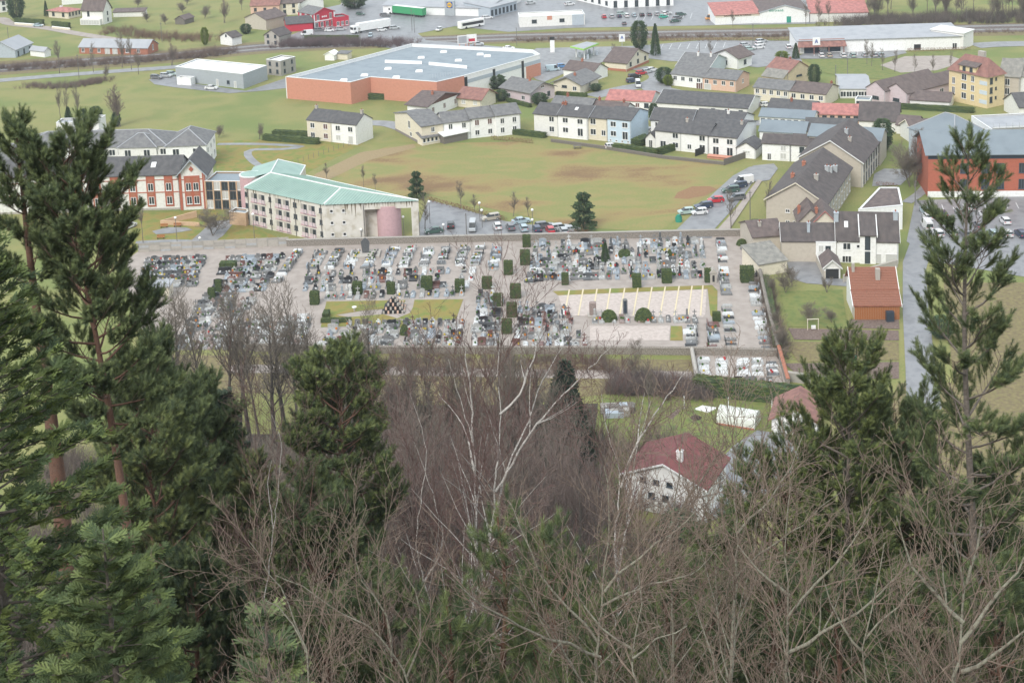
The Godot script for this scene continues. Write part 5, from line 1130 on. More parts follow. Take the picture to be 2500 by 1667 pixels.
	for i in 5: part_box(rs, "sign_stroke", Vector3(rl * 0.38 + i * 0.5, 4.2 + 0.12 * (i % 2), 0.12), Vector3(rl * 0.38 + i * 0.5 + 0.36, 4.8 + 0.1 * ((i + 1) % 2), 0.16), "white")
	house("restaurant_annexe", "low red annexe with white sign strip right of the restaurant", "restaurant", v(-72, -584.9), v(-66.9, -587.6), 7.0, 3.9, 0.0, "flat", "red", "greyroof", {"cap": "red", "win": [["f", 3, 1, 1.0, 1.5, 0.6, 2]]})
	house("restaurant_barn", "dark-roofed red-walled shed left of the restaurant", "barn", v(-91.1, -577.9), v(-80.8, -580.4), 9.0, 3.2, 2.2, "gx", "red", "slate", {"gutter": false})
	house("old_house", "brown-roofed barn behind the dark shed", "barn", v(-100.2, -583.2), v(-93.2, -592.8), 12.0, 4.4, 2.4, "gx", "beige", "brown", {"gutter": false})
	house("old_house", "grey gabled house below the brown barn", "house", v(-95.8, -551.8), v(-89.6, -548.3), 7.6, 4.0, 2.2, "gz", "concrete", "darkbrown", {"win": [["f", 2, 2, 0.9, 1.1, 0.8, 2.4, "k"]], "gutter": false})
	house("old_house", "cream house with brown roof at the top edge", "house", v(-99.6, -617.1), v(-92, -618.6), 9.0, 5.2, 3.0, "gx", "cream", "brown", {"win": [["f", 2, 2, 1.0, 1.4, 0.9, 2.5, "k"]], "gutter": false})
	house("old_house", "white gabled house right of the cream house at the top", "house", v(-92.2, -628.8), v(-83, -634.2), 9.0, 3.4, 2.4, "gz", "white", "brown", {"gutter": false})
	house("old_house", "pinkish house left of the cream house at the top", "house", v(-112, -615.7), v(-99.6, -615.1), 9.0, 5.0, 3.0, "gx", "salmon", "terracotta", {"win": [["f", 3, 1, 1.0, 1.3, 2.6, 2.5, "k"]], "gutter": false})
	# villas top left and railway buildings
	house("villa", "white bungalow villa with bright red low roof", "house", v(-204.6, -634.4), v(-194.1, -628.2), 7.4, 3.1, 1.3, "hip", "cream", "redroof", {"o": 0.9, "chim": [[0.35, 0.5, 0.3, 1.0, "white"]], "win": [["f", 2, 1, 1.3, 1.5, 0.9, 2, "k"], ["r", 4, 1, 0.6, 1.4, 1.2, 2, "k"]]})
	var v7 := house("villa", "tall white villa with brown gable roof and glazed veranda", "house", v(-183.6, -613.4), v(-173.7, -610.5), 6.5, 6.4, 4.2, "gx", "offwhite", "brown", {"o": 0.5, "win": [["f", 1, 1, 0.9, 2.0, 3.6, 2, "k", 0.2, 0.4], ["r", 1, 2, 0.7, 1.4, 1.0, 2.8, "k", 0.3, 0.7]]})
	for i in 7: window(v7, Vector3(0.8 + i * 1.25, 0.3, 1.6), 0, 1.0, 1.8, "p")
	part_box(v7, "veranda", Vector3(-0.2, 0, 0), Vector3(9.4, 2.6, 1.58), "offwhite")
	house("villa", "white house at the top left corner", "house", v(-236.5, -649.2), v(-228.5, -653.9), 9.0, 5.5, 3.0, "gx", "offwhite", "brown", {"win": [["f", 2, 2, 1.1, 1.4, 0.9, 2.6, "k"]]})
	house("outbuilding", "long low white outbuilding behind the tall villa", "shed", v(-174.4, -628.3), v(-160.6, -627.5), 4.0, 2.2, 0.9, "shed", "offwhite", "brown", {"gutter": false})
	house("villa", "pale terraced house front above the red-roofed villa", "house", v(-208.6, -667.3), v(-199.5, -669.9), 8.0, 4.0, 2.0, "gx", "white", "lightgrey", {"gutter": false})
	house("hut", "dark wooden hut in the orchard", "shed", v(-142.2, -605.2), v(-137.9, -603.4), 6.9, 2.2, 1.4, "gz", "oldwood", "brown", {"gutter": false})
	house("white_cottage", "little white house with dark roof by the railway", "house", v(-113.8, -556.8), v(-108.4, -552.5), 4.8, 3.3, 1.7, "gz", "white", "darkbrown", {"win": [["f", 1, 1, 0.7, 0.7, 3.4, 2, "k"]], "gutter": false})
	house("brick_depot", "long brick depot with grey roof beside the railway", "depot", v(-166.3, -548), v(-138.3, -540.7), 8.4, 2.7, 2.4, "gx", "brick", "lightgrey", {"win": [["f", 3, 1, 1.1, 1.3, 0.8, 2, "w", 0.0, 0.35], ["f", 2, 1, 1.9, 2.2, 0.0, 2, "p", 0.36, 0.58], ["f", 2, 1, 1.1, 1.3, 0.8, 2, "w", 0.62, 0.95], ["r", 1, 1, 0.8, 2.0, 1.2, 2]], "gutter": false})
	house("grey_house", "pale grey gabled house at the left edge", "house", v(-200.7, -546.3), v(-189.6, -544.4), 13.5, 3.2, 3.0, "gz", "bluegrey", "lightgrey", {"o": 0.5, "win": [["r", 3, 1, 0.9, 1.8, 0.3, 2, "k"]], "gutter": false})
	house("garage", "small white garage with grey roof beside the grey house", "garage", v(-184.9, -547.4), v(-178.1, -543.1), 3, 2.4, 1.2, "gx", "white", "lightgrey", {"gutter": false})


const ORD := ["first", "second", "third", "fourth", "fifth", "sixth", "seventh", "eighth", "ninth", "tenth", "eleventh", "twelfth", "thirteenth", "fourteenth", "fifteenth", "sixteenth", "seventeenth", "eighteenth", "nineteenth", "twentieth", "twenty-first", "twenty-second", "twenty-third", "twenty-fourth", "twenty-fifth", "twenty-sixth", "twenty-seventh", "twenty-eighth", "twenty-ninth", "thirtieth"]
var part_cache := {}
var rest := {}     # triangles of the many far graves, by material
func stone_of(key: String) -> Material:
	if mats.has("g_" + key): return mats["g_" + key]
	var c: Array = {"light": [0.36, 0.36, 0.35], "grey": [0.18, 0.18, 0.18], "black": [0.03, 0.03, 0.034], "red": [0.16, 0.08, 0.068], "white": [0.6, 0.61, 0.61], "pink": [0.28, 0.22, 0.2], "dark": [0.1, 0.105, 0.11], "blue": [0.3, 0.34, 0.38]}[key]
	var m := mot("g_" + key, [lin(c[0] * 0.75, c[1] * 0.75, c[2] * 0.75), lin(c[0], c[1], c[2]), lin(c[0] * 1.2, c[1] * 1.2, c[2] * 1.2)], 3.0, 0.03, 0.35 if key in ["black", "red", "dark", "blue"] else 0.75, 0.5)
	return m
const STONE_WORD := {"light": "pale stone", "grey": "grey granite", "black": "black granite", "red": "red granite", "white": "white", "pink": "pinkish granite", "dark": "dark granite", "blue": "blue-grey granite"}
func bloom(i: int) -> Material:
	var c: Array = [[0.5, 0.05, 0.05], [0.6, 0.2, 0.03], [0.6, 0.45, 0.05], [0.55, 0.2, 0.3], [0.7, 0.68, 0.66], [0.06, 0.13, 0.03], [0.3, 0.1, 0.35]][i]
	return flat_mat("bloom%d" % i, lin(c[0], c[1], c[2]), 0.9)
# the pieces of one grave: [part name, mesh key, mesh, material]; the head is at -x, the slab runs to +x
func grave_parts(kind: int, stone: String, seed_: int) -> Array:
	var r := RandomNumberGenerator.new()
	r.seed = seed_
	var out := []
	var wide: float = [0.95, 1.0, 1.9, 1.0, 1.1, 1.5][kind]
	var L := 2.1
	var box := func(called: String, p: Vector3, q: Vector3, mat: Material, ch: float) -> void:
		var key := "%.2f %.2f %.2f %.2f %.2f %.2f" % [p.x, p.y, p.z, q.x, q.y, q.z]
		if not part_cache.has(key):
			var m := MB.new()
			if ch > 0.0: m.cbx(p, q, ch)
			else: m.bx(p, q)
			part_cache[key] = m
		out.append([called, part_cache[key], mat])
	var st := stone_of(stone)
	var hw := wide / 2
	box.call("plinth", Vector3(0, -0.05, -hw), Vector3(L, 0.24, hw), stone_of("light") if stone in ["black", "red", "dark"] and kind != 2 else st, 0.03)
	if kind != 4:
		box.call("slab", Vector3(0.12, 0.24, -hw + 0.08), Vector3(L - 0.08, 0.4 if kind != 1 else 0.55, hw - 0.08), st, 0.05 if kind != 1 else 0.16)
	if kind in [0, 2, 5]:
		var hh: float = [0.75, 0.9, 1.05][(seed_ >> 3) % 3]
		var key := "head %d %.2f %.2f" % [seed_ % 4, hw, hh]
		if not part_cache.has(key):
			var m := MB.new()
			var prof := [[-hw, hh * 0.8], [-hw * 0.5, hh * 0.95], [0.0, hh], [hw * 0.5, hh * 0.95], [hw, hh * 0.8]]
			if seed_ % 4 == 1: prof = [[-hw, hh], [-hw * 0.4, hh * 0.85], [0.0, hh * 0.82], [hw * 0.4, hh * 0.9], [hw, hh * 0.75]]
			elif seed_ % 4 == 2: prof = [[-hw, hh * 0.9], [hw, hh * 0.9]]
			elif seed_ % 4 == 3: prof = [[-hw, hh * 0.6], [-hw * 0.45, hh * 0.65], [-hw * 0.4, hh], [hw * 0.4, hh], [hw * 0.45, hh * 0.65], [hw, hh * 0.6]]
			var lo := [Vector3(-0.02, 0.2, -hw)]; var hi := [Vector3(0.16, 0.2, -hw)]
			for p in prof:
				lo.append(Vector3(-0.02, 0.2 + p[1], p[0])); hi.append(Vector3(0.14, 0.2 + p[1], p[0]))
			lo.append(Vector3(-0.02, 0.2, hw)); hi.append(Vector3(0.16, 0.2, hw))
			m.hexa(lo, hi)
			part_cache[key] = m
		out.append(["headstone", part_cache[key], st])
	elif kind == 3:
		box.call("pedestal", Vector3(0.0, 0.24, -0.3), Vector3(0.5, 0.9, 0.3), st, 0.06)
		box.call("cross_post", Vector3(0.18, 0.9, -0.07), Vector3(0.32, 2.0, 0.07), st, 0.0)
		box.call("cross_arm", Vector3(0.19, 1.5, -0.38), Vector3(0.31, 1.64, 0.38), st, 0.0)
	elif kind == 4:
		box.call("kerb", Vector3(0.1, 0.24, -hw + 0.05), Vector3(L - 0.1, 0.3, hw - 0.05), stone_of("grey"), 0.0)
		box.call("pedestal", Vector3(0.0, 0.24, -0.35), Vector3(0.6, 1.1, 0.35), st, 0.1)
		box.call("obelisk", Vector3(0.12, 1.1, -0.2), Vector3(0.5, 2.3 + 0.2 * (seed_ % 3), 0.2), st, 0.18)
	# plaques and pots on the slab
	var top := 0.4 if kind != 1 else 0.55
	if kind != 1 or r.randf() < 0.5:
		for i in r.randi_range(1, 4):
			var x := r.randi_range(2, 9) * 0.18; var z := r.randi_range(-3, 3) * (hw - 0.2) / 3.0
			if r.randf() < 0.6:
				box.call("plaque", Vector3(x, top - 0.03, z - 0.16), Vector3(x + 0.06, top + 0.26, z + 0.16), stone_of("white" if r.randf() < 0.75 else "black"), 0.0)
			else:
				var key := "pot %.2f %.2f" % [x, z]
				if not part_cache.has(key):
					var m := MB.new()
					m.cyl(Vector3(x, top - 0.03, z), Vector3(x, top + 0.22, z), 0.09, 0.26, 6)
					m.cyl(Vector3(x, top + 0.22, z), Vector3(x, top + 0.42, z), 0.26, 0.08, 6)
					part_cache[key] = m
				out.append(["flower_pot", part_cache[key], bloom([4, 4, 5, 1, 5, 5, 2, 5, 5, 0][r.randi() % 10])])
	return out
var mesh_of := {}
var grave_count := 0
func grave(at: Vector3, turn: float, kind: int, stone: String, alone: bool, label: String, scale_ := 1.0) -> void:
	grave_count += 1
	var ps := grave_parts(kind, stone, grave_count * 37 + 11)
	if alone:
		var t := thing("grave", label, "grave", at, turn, "graves of the walled cemetery")
		t.scale = Vector3.ONE * scale_
		for p in ps:
			if not mesh_of.has(p[1]): mesh_of[p[1]] = p[1].mesh()
			put(p[0], mesh_of[p[1]], p[2], t)
	else:
		var xf := Transform3D(Basis(Vector3.UP, turn) * scale_, at)
		for p in ps:
			if not rest.has(p[2]): rest[p[2]] = MB.new()
			var m: MB = rest[p[2]]
			m.v.append_array(xf * p[1].v)
			m.n.append_array(Transform3D(Basis(Vector3.UP, turn), Vector3.ZERO) * p[1].n)
# a block of graves between four corners (far left, far right, near right, near left): rows go from far to near
func block(q: Array, rows: int, cols: int, way: String, mix: Array, alone: bool, where: String, skip := 0.06, kinds := [0, 0, 2, 1, 5, 3], jit := 0.25) -> void:
	for i in rows:
		for j in cols:
			var a := (i + 0.5) / rows; var b := (j + 0.5) / cols
			var p: Vector3 = (q[0] as Vector3).lerp(q[3], a).lerp((q[1] as Vector3).lerp(q[2], a), b)
			if rng.randf() < skip: continue
			p += Vector3(rng.randf_range(-jit, jit), 0, rng.randf_range(-jit, jit))
			var kind: int = kinds[rng.randi() % kinds.size()]
			var stone: String = mix[rng.randi() % mix.size()]
			var turn := 0.0
			var base: float = cem_turn
			match way:
				"z": turn = base - PI / 2; p += Vector3(0, 0, -0.9)
				"l": turn = base; p += Vector3(-1.05, 0, 0)
				"r": turn = base + PI; p += Vector3(1.05, 0, 0)
			var lab := ""
			if alone:
				var what: String = ["headstone grave", "flat slab grave", "double grave", "cross grave", "obelisk grave", "wide headstone grave"][kind]
				if way == "z": lab = "%s %s, %s from left in %s %s" % [STONE_WORD[stone], what, ORD[j], ORD[i], where]
				else: lab = "%s %s, %s from back in %s" % [STONE_WORD[stone], what, ORD[i], where if cols == 1 else "%s %s" % [ORD[j], where]]
			grave(p, turn + rng.randf_range(-0.03, 0.03), kind, stone, alone, lab, rng.randf_range(0.92, 1.1))
var cem_turn := 0.0

# a clipped hedge: leafy faces over a solid heart; unit size, scaled by its user
var leaf_box: ArrayMesh
var leaf_dome: ArrayMesh
func leafy(shape: String, n: int, size: float, seed_: int) -> ArrayMesh:
	var r := RandomNumberGenerator.new(); r.seed = seed_
	var m := MB.new(); m.tint = true
	m.col = Color(0.035, 0.06, 0.02)
	if shape == "box": m.bx(Vector3(-0.47, 0, -0.47), Vector3(0.47, 0.97, 0.47))
	else:
		for i in 8:
			for j in 5:
				var p := func(a: float, b: float) -> Vector3: return Vector3(cos(a) * cos(b) * 0.47, sin(b) * 0.97, sin(a) * cos(b) * 0.47)
				var A: Vector3 = p.call(TAU * i / 8, PI / 2 * j / 5); var B: Vector3 = p.call(TAU * (i + 1) / 8, PI / 2 * j / 5)
				var C: Vector3 = p.call(TAU * (i + 1) / 8, PI / 2 * (j + 1) / 5); var D: Vector3 = p.call(TAU * i / 8, PI / 2 * (j + 1) / 5)
				m.face(A, B, C, D, A + C)
	for i in n:
		var p: Vector3; var o: Vector3
		if shape == "box":
			var f := r.randi() % 5
			var a := r.randf() - 0.5; var b := r.randf()
			match f:
				0: p = Vector3(a, b, 0.5); o = Vector3.BACK
				1: p = Vector3(0.5, b, a); o = Vector3.RIGHT
				2: p = Vector3(-0.5, b, a); o = Vector3.LEFT
				3: p = Vector3(a, 1, b - 0.5); o = Vector3.UP
				4: p = Vector3(a, b, -0.5); o = Vector3.FORWARD
		else:
			var a := r.randf() * TAU; var b := asin(r.randf())
			o = Vector3(cos(a) * cos(b), sin(b), sin(a) * cos(b))
			p = Vector3(o.x * 0.5, o.y, o.z * 0.5)
		p += Vector3(r.randf_range(-1, 1), r.randf_range(-1, 1), r.randf_range(-1, 1)) * 0.02
		var s := size * r.randf_range(0.6, 1.3)
		var d := (o + Vector3(r.randf_range(-1, 1), r.randf_range(-1, 1), r.randf_range(-1, 1)) * 0.7).normalized()
		var x := d.cross(Vector3(r.randf_range(-1, 1), r.randf_range(-1, 1), r.randf_range(-1, 1))).normalized()
		var y := d.cross(x)
		var t := r.randf()
		m.col = Color(0.045, 0.075, 0.022).lerp(Color(0.1, 0.13, 0.03), t)
		m.tface(p + x * s, p - x * s * 0.5 + y * s * 0.8, p - x * s * 0.5 - y * s * 0.8, o)
	return m.mesh()
func leaf_mat() -> StandardMaterial3D:
	var m := flat_mat("leaf_tint", Color(1, 1, 1), 0.8)
	m.vertex_color_use_as_albedo = true
	return m
func hedge(at: Vector3, w: float, h: float, d: float, label: String, turn := 0.0, shape := "box", called := "clipped_hedge", group := "clipped yews of the cemetery") -> void:
	if leaf_box == null:
		leaf_box = leafy("box", 1100, 0.06, 3); leaf_dome = leafy("dome", 1100, 0.06, 4)
	var o := put(called, leaf_box if shape == "box" else leaf_dome, leaf_mat())
	meta(o, label, "hedge", group)
	o.position = at; o.rotation.y = turn; o.scale = Vector3(w, h, d)

func stone_wall(called: String, label: String, pts: Array, h: float, th: float, mat: String, cope: String) -> void:
	var t := thing(called, label, "wall", pts[0])
	for i in range(1, pts.size()):
		var a: Vector3 = pts[i - 1] - pts[0]; var b: Vector3 = pts[i] - pts[0]
		var n := Vector3(-(b - a).z, 0, (b - a).x).normalized() * th / 2
		var m := MB.new()
		m.hexa([a - n - Vector3(0, 0.3, 0), b - n - Vector3(0, 0.3, 0), b + n - Vector3(0, 0.3, 0), a + n - Vector3(0, 0.3, 0)], [a - n + Vector3(0, h, 0), b - n + Vector3(0, h, 0), b + n + Vector3(0, h, 0), a + n + Vector3(0, h, 0)])
		put("masonry", m.mesh(), m_of(mat), t)
		# coping stones
		var k := maxi(1, int((b - a).length() / 1.1))
		for j in k:
			var p := a.lerp(b, float(j) / k); var q := a.lerp(b, (j + 0.985) / k)
			var o := Vector3(0, h + rng.randf_range(0.0, 0.05), 0)
			var c := MB.new()
			var n2 := n * 1.35
			c.hexa([p - n2 + Vector3(0, h, 0), q - n2 + Vector3(0, h, 0), q + n2 + Vector3(0, h, 0), p + n2 + Vector3(0, h, 0)], [p - n * 0.4 + o + Vector3(0, 0.2, 0), q - n * 0.4 + o + Vector3(0, 0.2, 0), q + n * 0.4 + o + Vector3(0, 0.2, 0), p + n * 0.4 + o + Vector3(0, 0.2, 0)])
			put("coping_stone", c.mesh(), m_of(cope), t)

func build_cemetery() -> void:
	rng.seed = 2024
	var u := v(42.9, -310.7) - v(-52.6, -314.5)
	cem_turn = atan2(-u.z, u.x)
	# walls
	var pw := thing("panel_wall", "grey concrete panel wall at the back left of the cemetery", "wall", v(-85.7, -313.1))
	var pv := v(-52, -313.9) - v(-85.7, -313.1)
	var np := 14
	var turn := atan2(-pv.z, pv.x)
	pw.rotation.y = turn
	for i in np:
		var x0 := pv.length() * i / np; var x1 := pv.length() * (i + 1) / np
		for j in 4: part_box(pw, "panel", Vector3(x0 + 0.08, j * 0.52, -0.04), Vector3(x1 - 0.08, j * 0.52 + 0.505, 0.04 + 0.01 * rng.randf()), ["concrete", "greywall", "concrete", "grey"][rng.randi() % 4])
		part_box(pw, "post", Vector3(x0 - 0.09, -0.3, -0.1), Vector3(x0 + 0.09, 2.15, 0.1), "greywall")
	stone_wall("stone_wall", "long stone wall between cemetery and car park", [v(-52.5, -313.6), v(-24.8, -312.6), v(6.4, -311.4), v(43, -309.9), v(51.8, -309.2)], 1.5, 0.45, "stone", "greywall")
	stone_wall("stone_wall", "mossy stone wall along the right side of the cemetery", [v(49.5, -292.5), v(49.1, -286.6), v(47.1, -266.2), v(45.3, -245.2)], 1.6, 0.5, "stone", "stone")
	stone_wall("stone_wall", "red-coped wall beside the cemetery annexe", [v(45.4, -244.8), v(44.4, -230.9)], 1.7, 0.5, "stone", "brick")
	stone_wall("stone_wall", "stone wall along the front of the cemetery", [v(-51.5, -255.3), v(-33.8, -252.5), v(-13.4, -250.6), v(16.2, -247.7), v(30.8, -246.1), v(45, -244.1)], 1.3, 0.5, "stone", "stone")
	stone_wall("stone_wall", "short stone wall left of the cemetery annexe", [v(30, -245.8), v(29.3, -233.1)], 1.4, 0.5, "stone", "concrete")
	stone_wall("stone_wall", "grey garden wall right of the cemetery annexe", [v(44.9, -233.8), v(53.5, -229.8)], 1.6, 0.4, "greywall", "greywall")
	# rows of graves
	var white := ["white", "light", "light", "white", "blue", "grey", "dark", "grey", "black"]
	var mixd := ["grey", "light", "black", "dark", "white", "grey", "blue", "light", "red", "black", "dark"]
	var flat := [1, 1, 0, 0, 5, 2]
	var cols := [[v(-50.9, -310.4), v(-47.8, -310.4), v(-49.8, -290.4), v(-52.9, -290.2)], [v(-45.8, -308.5), v(-42.2, -308.4), v(-42.9, -297.6), v(-46.8, -297.5)], [v(-42.1, -309.8), v(-38.2, -309.6), v(-39.1, -297.4), v(-42.9, -297.6)], [v(-37.4, -308.2), v(-34.5, -308.1), v(-35.5, -297.3), v(-38.5, -297.4)], [v(-34.1, -308.6), v(-30.5, -308.5), v(-31.5, -296.9), v(-35, -297)], [v(-29.7, -309.2), v(-26.2, -309.1), v(-27.1, -296.9), v(-30.6, -297)], [v(-25.9, -309.4), v(-22.6, -309), v(-23.4, -296.8), v(-26.8, -296.9)], [v(-21.8, -308.9), v(-18.4, -308.8), v(-19.4, -296.6), v(-22.7, -296.7)], [v(-18, -308.8), v(-14.7, -308.7), v(-15.7, -296.5), v(-18.9, -296.6)], [v(-13.8, -308.6), v(-10.6, -308.5), v(-11.5, -296.3), v(-14.7, -296.4)], [v(-10.4, -308.5), v(-7.3, -308.2), v(-8.2, -296.5), v(-11.4, -296.3)], [v(-6.5, -307.3), v(-3.5, -307.2), v(-4.5, -292.6), v(-7.5, -292.7)]]
	for i in cols.size(): block(cols[i], 20 if i == 0 else 12, 1, "l" if i % 2 else "r", white, false, "", 0.08, flat)
	block([v(-45.7, -295.8), v(-9.3, -295.1), v(-10.4, -282.2), v(-45.2, -283.8)], 3, 21, "z", mixd, true, "row above cross path", 0.1, [0, 0, 2, 5, 3, 4])
	block([v(-40.4, -282), v(-11.2, -281.4), v(-11.6, -278.2), v(-40.4, -279.3)], 1, 18, "z", mixd, true, "row below cross path", 0.15, [0, 4, 4, 3, 0])
	block([v(-36.5, -266.9), v(-11.2, -265.3), v(-11.2, -251.7), v(-38.4, -253.7)], 5, 19, "z", mixd, true, "row below memorial lawn", 0.08, [0, 0, 2, 5, 3, 0])
	block([v(-9.1, -280.5), v(-3.7, -280.6), v(-4.3, -252.2), v(-9.9, -252.3)], 8, 4, "z", mixd, false, "", 0.05)
	block([v(2.7, -309.6), v(41.1, -307.6), v(37.5, -283.5), v(1.4, -285.7)], 8, 25, "z", ["grey", "light", "grey", "dark", "white", "black", "blue", "grey"], false, "", 0.15, [0, 0, 2, 5, 3, 4, 0])
	block([v(1.6, -297.5), v(4.7, -297.4), v(3.5, -284.6), v(0.2, -284.7)], 9, 1, "r", white, false, "", 0.05, flat)
	block([v(42.8, -308.5), v(45.9, -308.4), v(38.8, -246.8), v(35.7, -246.7)], 30, 1, "l", white, true, "column left of right-hand aisle", 0.12, flat, 0.12)
	block([v(47.5, -302), v(50.2, -302), v(45, -246.3), v(41.8, -246.2)], 24, 1, "r", white, true, "column right of right-hand aisle", 0.2, flat, 0.12)
	block([v(30.3, -259.8), v(32.9, -259.8), v(31.6, -248.9), v(28.8, -249)], 7, 1, "r", white, true, "column beside lower war graves", 0.05, [0, 1, 2])
	block([v(34.4, -260.3), v(37.1, -260.2), v(35.7, -248.2), v(32.7, -248.3)], 6, 1, "l", mixd, true, "column below small square yew", 0.05, [0, 2, 5])
	block([v(-0.6, -271.5), v(8.4, -271), v(12, -250.7), v(-2.2, -251.6)], 6, 9, "z", mixd, false, "", 0.15)
	block([v(12.1, -265.2), v(34.6, -263.5), v(34.3, -259.9), v(11.8, -261.6)], 1, 18, "z", ["light", "grey", "light", "pink"], true, "row before war graves", 0.15, [4, 3, 3, 0, 5])
	for i in 5:
		var q: Array = [[v(30.9, -244.3), v(32.7, -244.1), v(32.1, -236.9), v(30, -237.1)], [v(34, -243.6), v(35.9, -243.5), v(35.2, -236.6), v(33, -236.8)], [v(37.7, -243.1), v(39.6, -243.2), v(38.8, -236), v(36.5, -236)], [v(40.3, -243.3), v(42.2, -243.3), v(41.3, -235.9), v(39.1, -236)], [v(42.6, -241.5), v(44.3, -241.3), v(43.7, -235.6), v(41.7, -235.6)]][i]
		block(q, 5, 1, "l", ["white", "white", "light", "white"] if i < 4 else ["dark", "white", "grey"], true, "%s annexe column" % ORD[i], 0.0, [1, 1, 1, 0], 0.05)
	block([v(35.9, -234.2), v(42.4, -233.5), v(42.5, -232), v(35.7, -232.8)], 1, 5, "z", ["black", "dark", "grey"], true, "row at annexe foot", 0.0, [5, 0])
	block([v(-82.8, -307.9), v(-69.7, -307.9), v(-67.9, -289.3), v(-80.5, -289.2)], 6, 10, "z", ["red", "black", "dark", "grey", "light", "dark", "blue"], true, "row of far left plot", 0.05, [0, 2, 5, 0])
	block([v(-65.3, -307.1), v(-51.7, -307.3), v(-53.3, -284.9), v(-63.4, -284.7)], 6, 10, "z", ["black", "dark", "grey", "light", "red", "blue", "black"], false, "", 0.05, [0, 2, 5, 0])
	block([v(-64.9, -283.9), v(-53.2, -284.2), v(-54.4, -271.7), v(-66.1, -271.7)], 4, 10, "z", ["grey", "pink", "light", "grey", "dark"], false, "", 0.08, [0, 0, 5, 3])
	block([v(-65.9, -270.7), v(-41.3, -270.2), v(-40.5, -255), v(-65.5, -256.5)], 5, 19, "z", ["grey", "light", "pink", "white", "dark"], false, "", 0.15, [0, 2, 5, 3])
	var am := ArrayMesh.new()
	for k in rest: rest[k].add_to(am, k)
	var ro := put("graves", am, null)
	meta(ro, "several hundred further graves in the crowded cemetery plots", "graves", "", "stuff")
	# monuments
	var mon := thing("family_monument", "tall slate-grey shield stele on a large family tomb", "monument", v(-34, -305.9))
	part_box(mon, "tomb_slab", Vector3(-3.2, 0, -2), Vector3(3.2, 0.5, 2.5), "concrete")
	var sm := MB.new()
	sm.hexa([Vector3(-0.75, 0.5, -0.2), Vector3(-0.95, 3.0, -0.2), Vector3(-0.5, 3.6, -0.2), Vector3(0, 3.9, -0.2), Vector3(0.5, 3.6, -0.2), Vector3(0.95, 3.0, -0.2), Vector3(0.75, 0.5, -0.2)], [Vector3(-0.75, 0.5, 0.1), Vector3(-0.95, 3.0, 0.1), Vector3(-0.5, 3.6, 0.1), Vector3(0, 3.9, 0.1), Vector3(0.5, 3.6, 0.1), Vector3(0.95, 3.0, 0.1), Vector3(0.75, 0.5, 0.1)])
	put("stele", sm.mesh(), stone_of("dark"), mon)
	var pyr := thing("urn_pyramid", "stepped pyramid of urn niches on the memorial lawn", "monument", v(-25.4, -273))
	for lv in 5:
		var s := 2.3 - lv * 0.45
		part_box(pyr, "tier", Vector3(-s, lv * 0.62, -s), Vector3(s, lv * 0.62 + 0.08, s), "black")
		var kk := 5 - lv
		for i in kk:
			for f in 2:
				var x := -s + 2 * s * (i + 0.5) / kk
				var p := Vector3(x, lv * 0.62 + 0.08, s - 0.15) if f == 0 else Vector3(s - 0.15, lv * 0.62 + 0.08, x)
				part_box(pyr, "niche", p - Vector3(0.17, 0, 0.17), p + Vector3(0.17, 0.5, 0.17), "salmon" if (i + lv) % 2 else "concrete")
		part_box(pyr, "core", Vector3(-s + 0.4, lv * 0.62 + 0.08, -s + 0.4), Vector3(s - 0.4, lv * 0.62 + 0.62, s - 0.4), "black")
	var tb := thing("stone_table", "round white bird table on the memorial lawn", "table", v(-33.2, -272.9))
	var tm := MB.new(); tm.cyl(Vector3.ZERO, Vector3(0, 0.8, 0), 0.18, 0.14, 8); put("pedestal", tm.mesh(), m_of("concrete"), tb)
	var tp := MB.new(); tp.cyl(Vector3(0, 0.8, 0), Vector3(0, 0.95, 0), 0.4, 0.48, 16); put("table_top", tp.mesh(), m_of("white"), tb)
	for k in 2:
		var wmn := thing("war_memorial", ["stout pink stone memorial left of the round yew", "slim grey pillar memorial between the two round yews"][k], "monument", v(13.5, -265.9) if k == 0 else v(19.7, -265.3))
		var w: float = [0.65, 0.45][k]
		part_box(wmn, "base", Vector3(-w * 1.6, 0, -w * 1.4), Vector3(w * 1.6, 0.4, w * 1.4), "concrete")
		var cm := MB.new(); cm.cbx(Vector3(-w, 0.4, -w * 0.7), Vector3(w, 3.0 if k == 0 else 3.6, w * 0.7), 0.25)
		put("shaft", cm.mesh(), stone_of("pink" if k == 0 else "grey"), wmn)
		if k == 1: part_box(wmn, "inlay", Vector3(-0.25, 0.8, w * 0.7), Vector3(0.25, 3.2, w * 0.7 + 0.04), "navy")
	for k in 2:
		var ch := thing("grave_chapel", ["small grey gabled grave chapel by the front wall", "narrow grave chapel beside the square yew"][k], "chapel", v(-30.2, -254.5) if k == 0 else v(38.9, -281.5))
		var w: float = [1.0, 0.65][k]
		var h: float = [2.6, 2.2][k]
		var m := MB.new()
		m.bx(Vector3(-w, 0, -w), Vector3(w, h, w)); 
		put("chapel_wall", m.mesh(), m_of("concrete"), ch)
		var rf := MB.new()
		rf.hexa([Vector3(-w - 0.15, h, -w - 0.1), Vector3(w + 0.15, h, -w - 0.1), Vector3(w + 0.15, h, w + 0.15), Vector3(-w - 0.15, h, w + 0.15)], [Vector3(-0.02, h + 1.0, -w - 0.1), Vector3(0.02, h + 1.0, -w - 0.1), Vector3(0.02, h + 1.0, w + 0.15), Vector3(-0.02, h + 1.0, w + 0.15)])
		put("chapel_roof", rf.mesh(), m_of("concrete"), ch)
		part_box(ch, "niche", Vector3(-w * 0.35, 0.4, w), Vector3(w * 0.35, h * 0.8, w + 0.03), "black")
	var fp := thing("flagpole", "white flagpole with a drooping tricolour flag", "flagpole", v(7.2, -260.4))
	part_bar(fp, "pole", Vector3.ZERO, Vector3(0, 4.0, 0), 0.06, "frame")
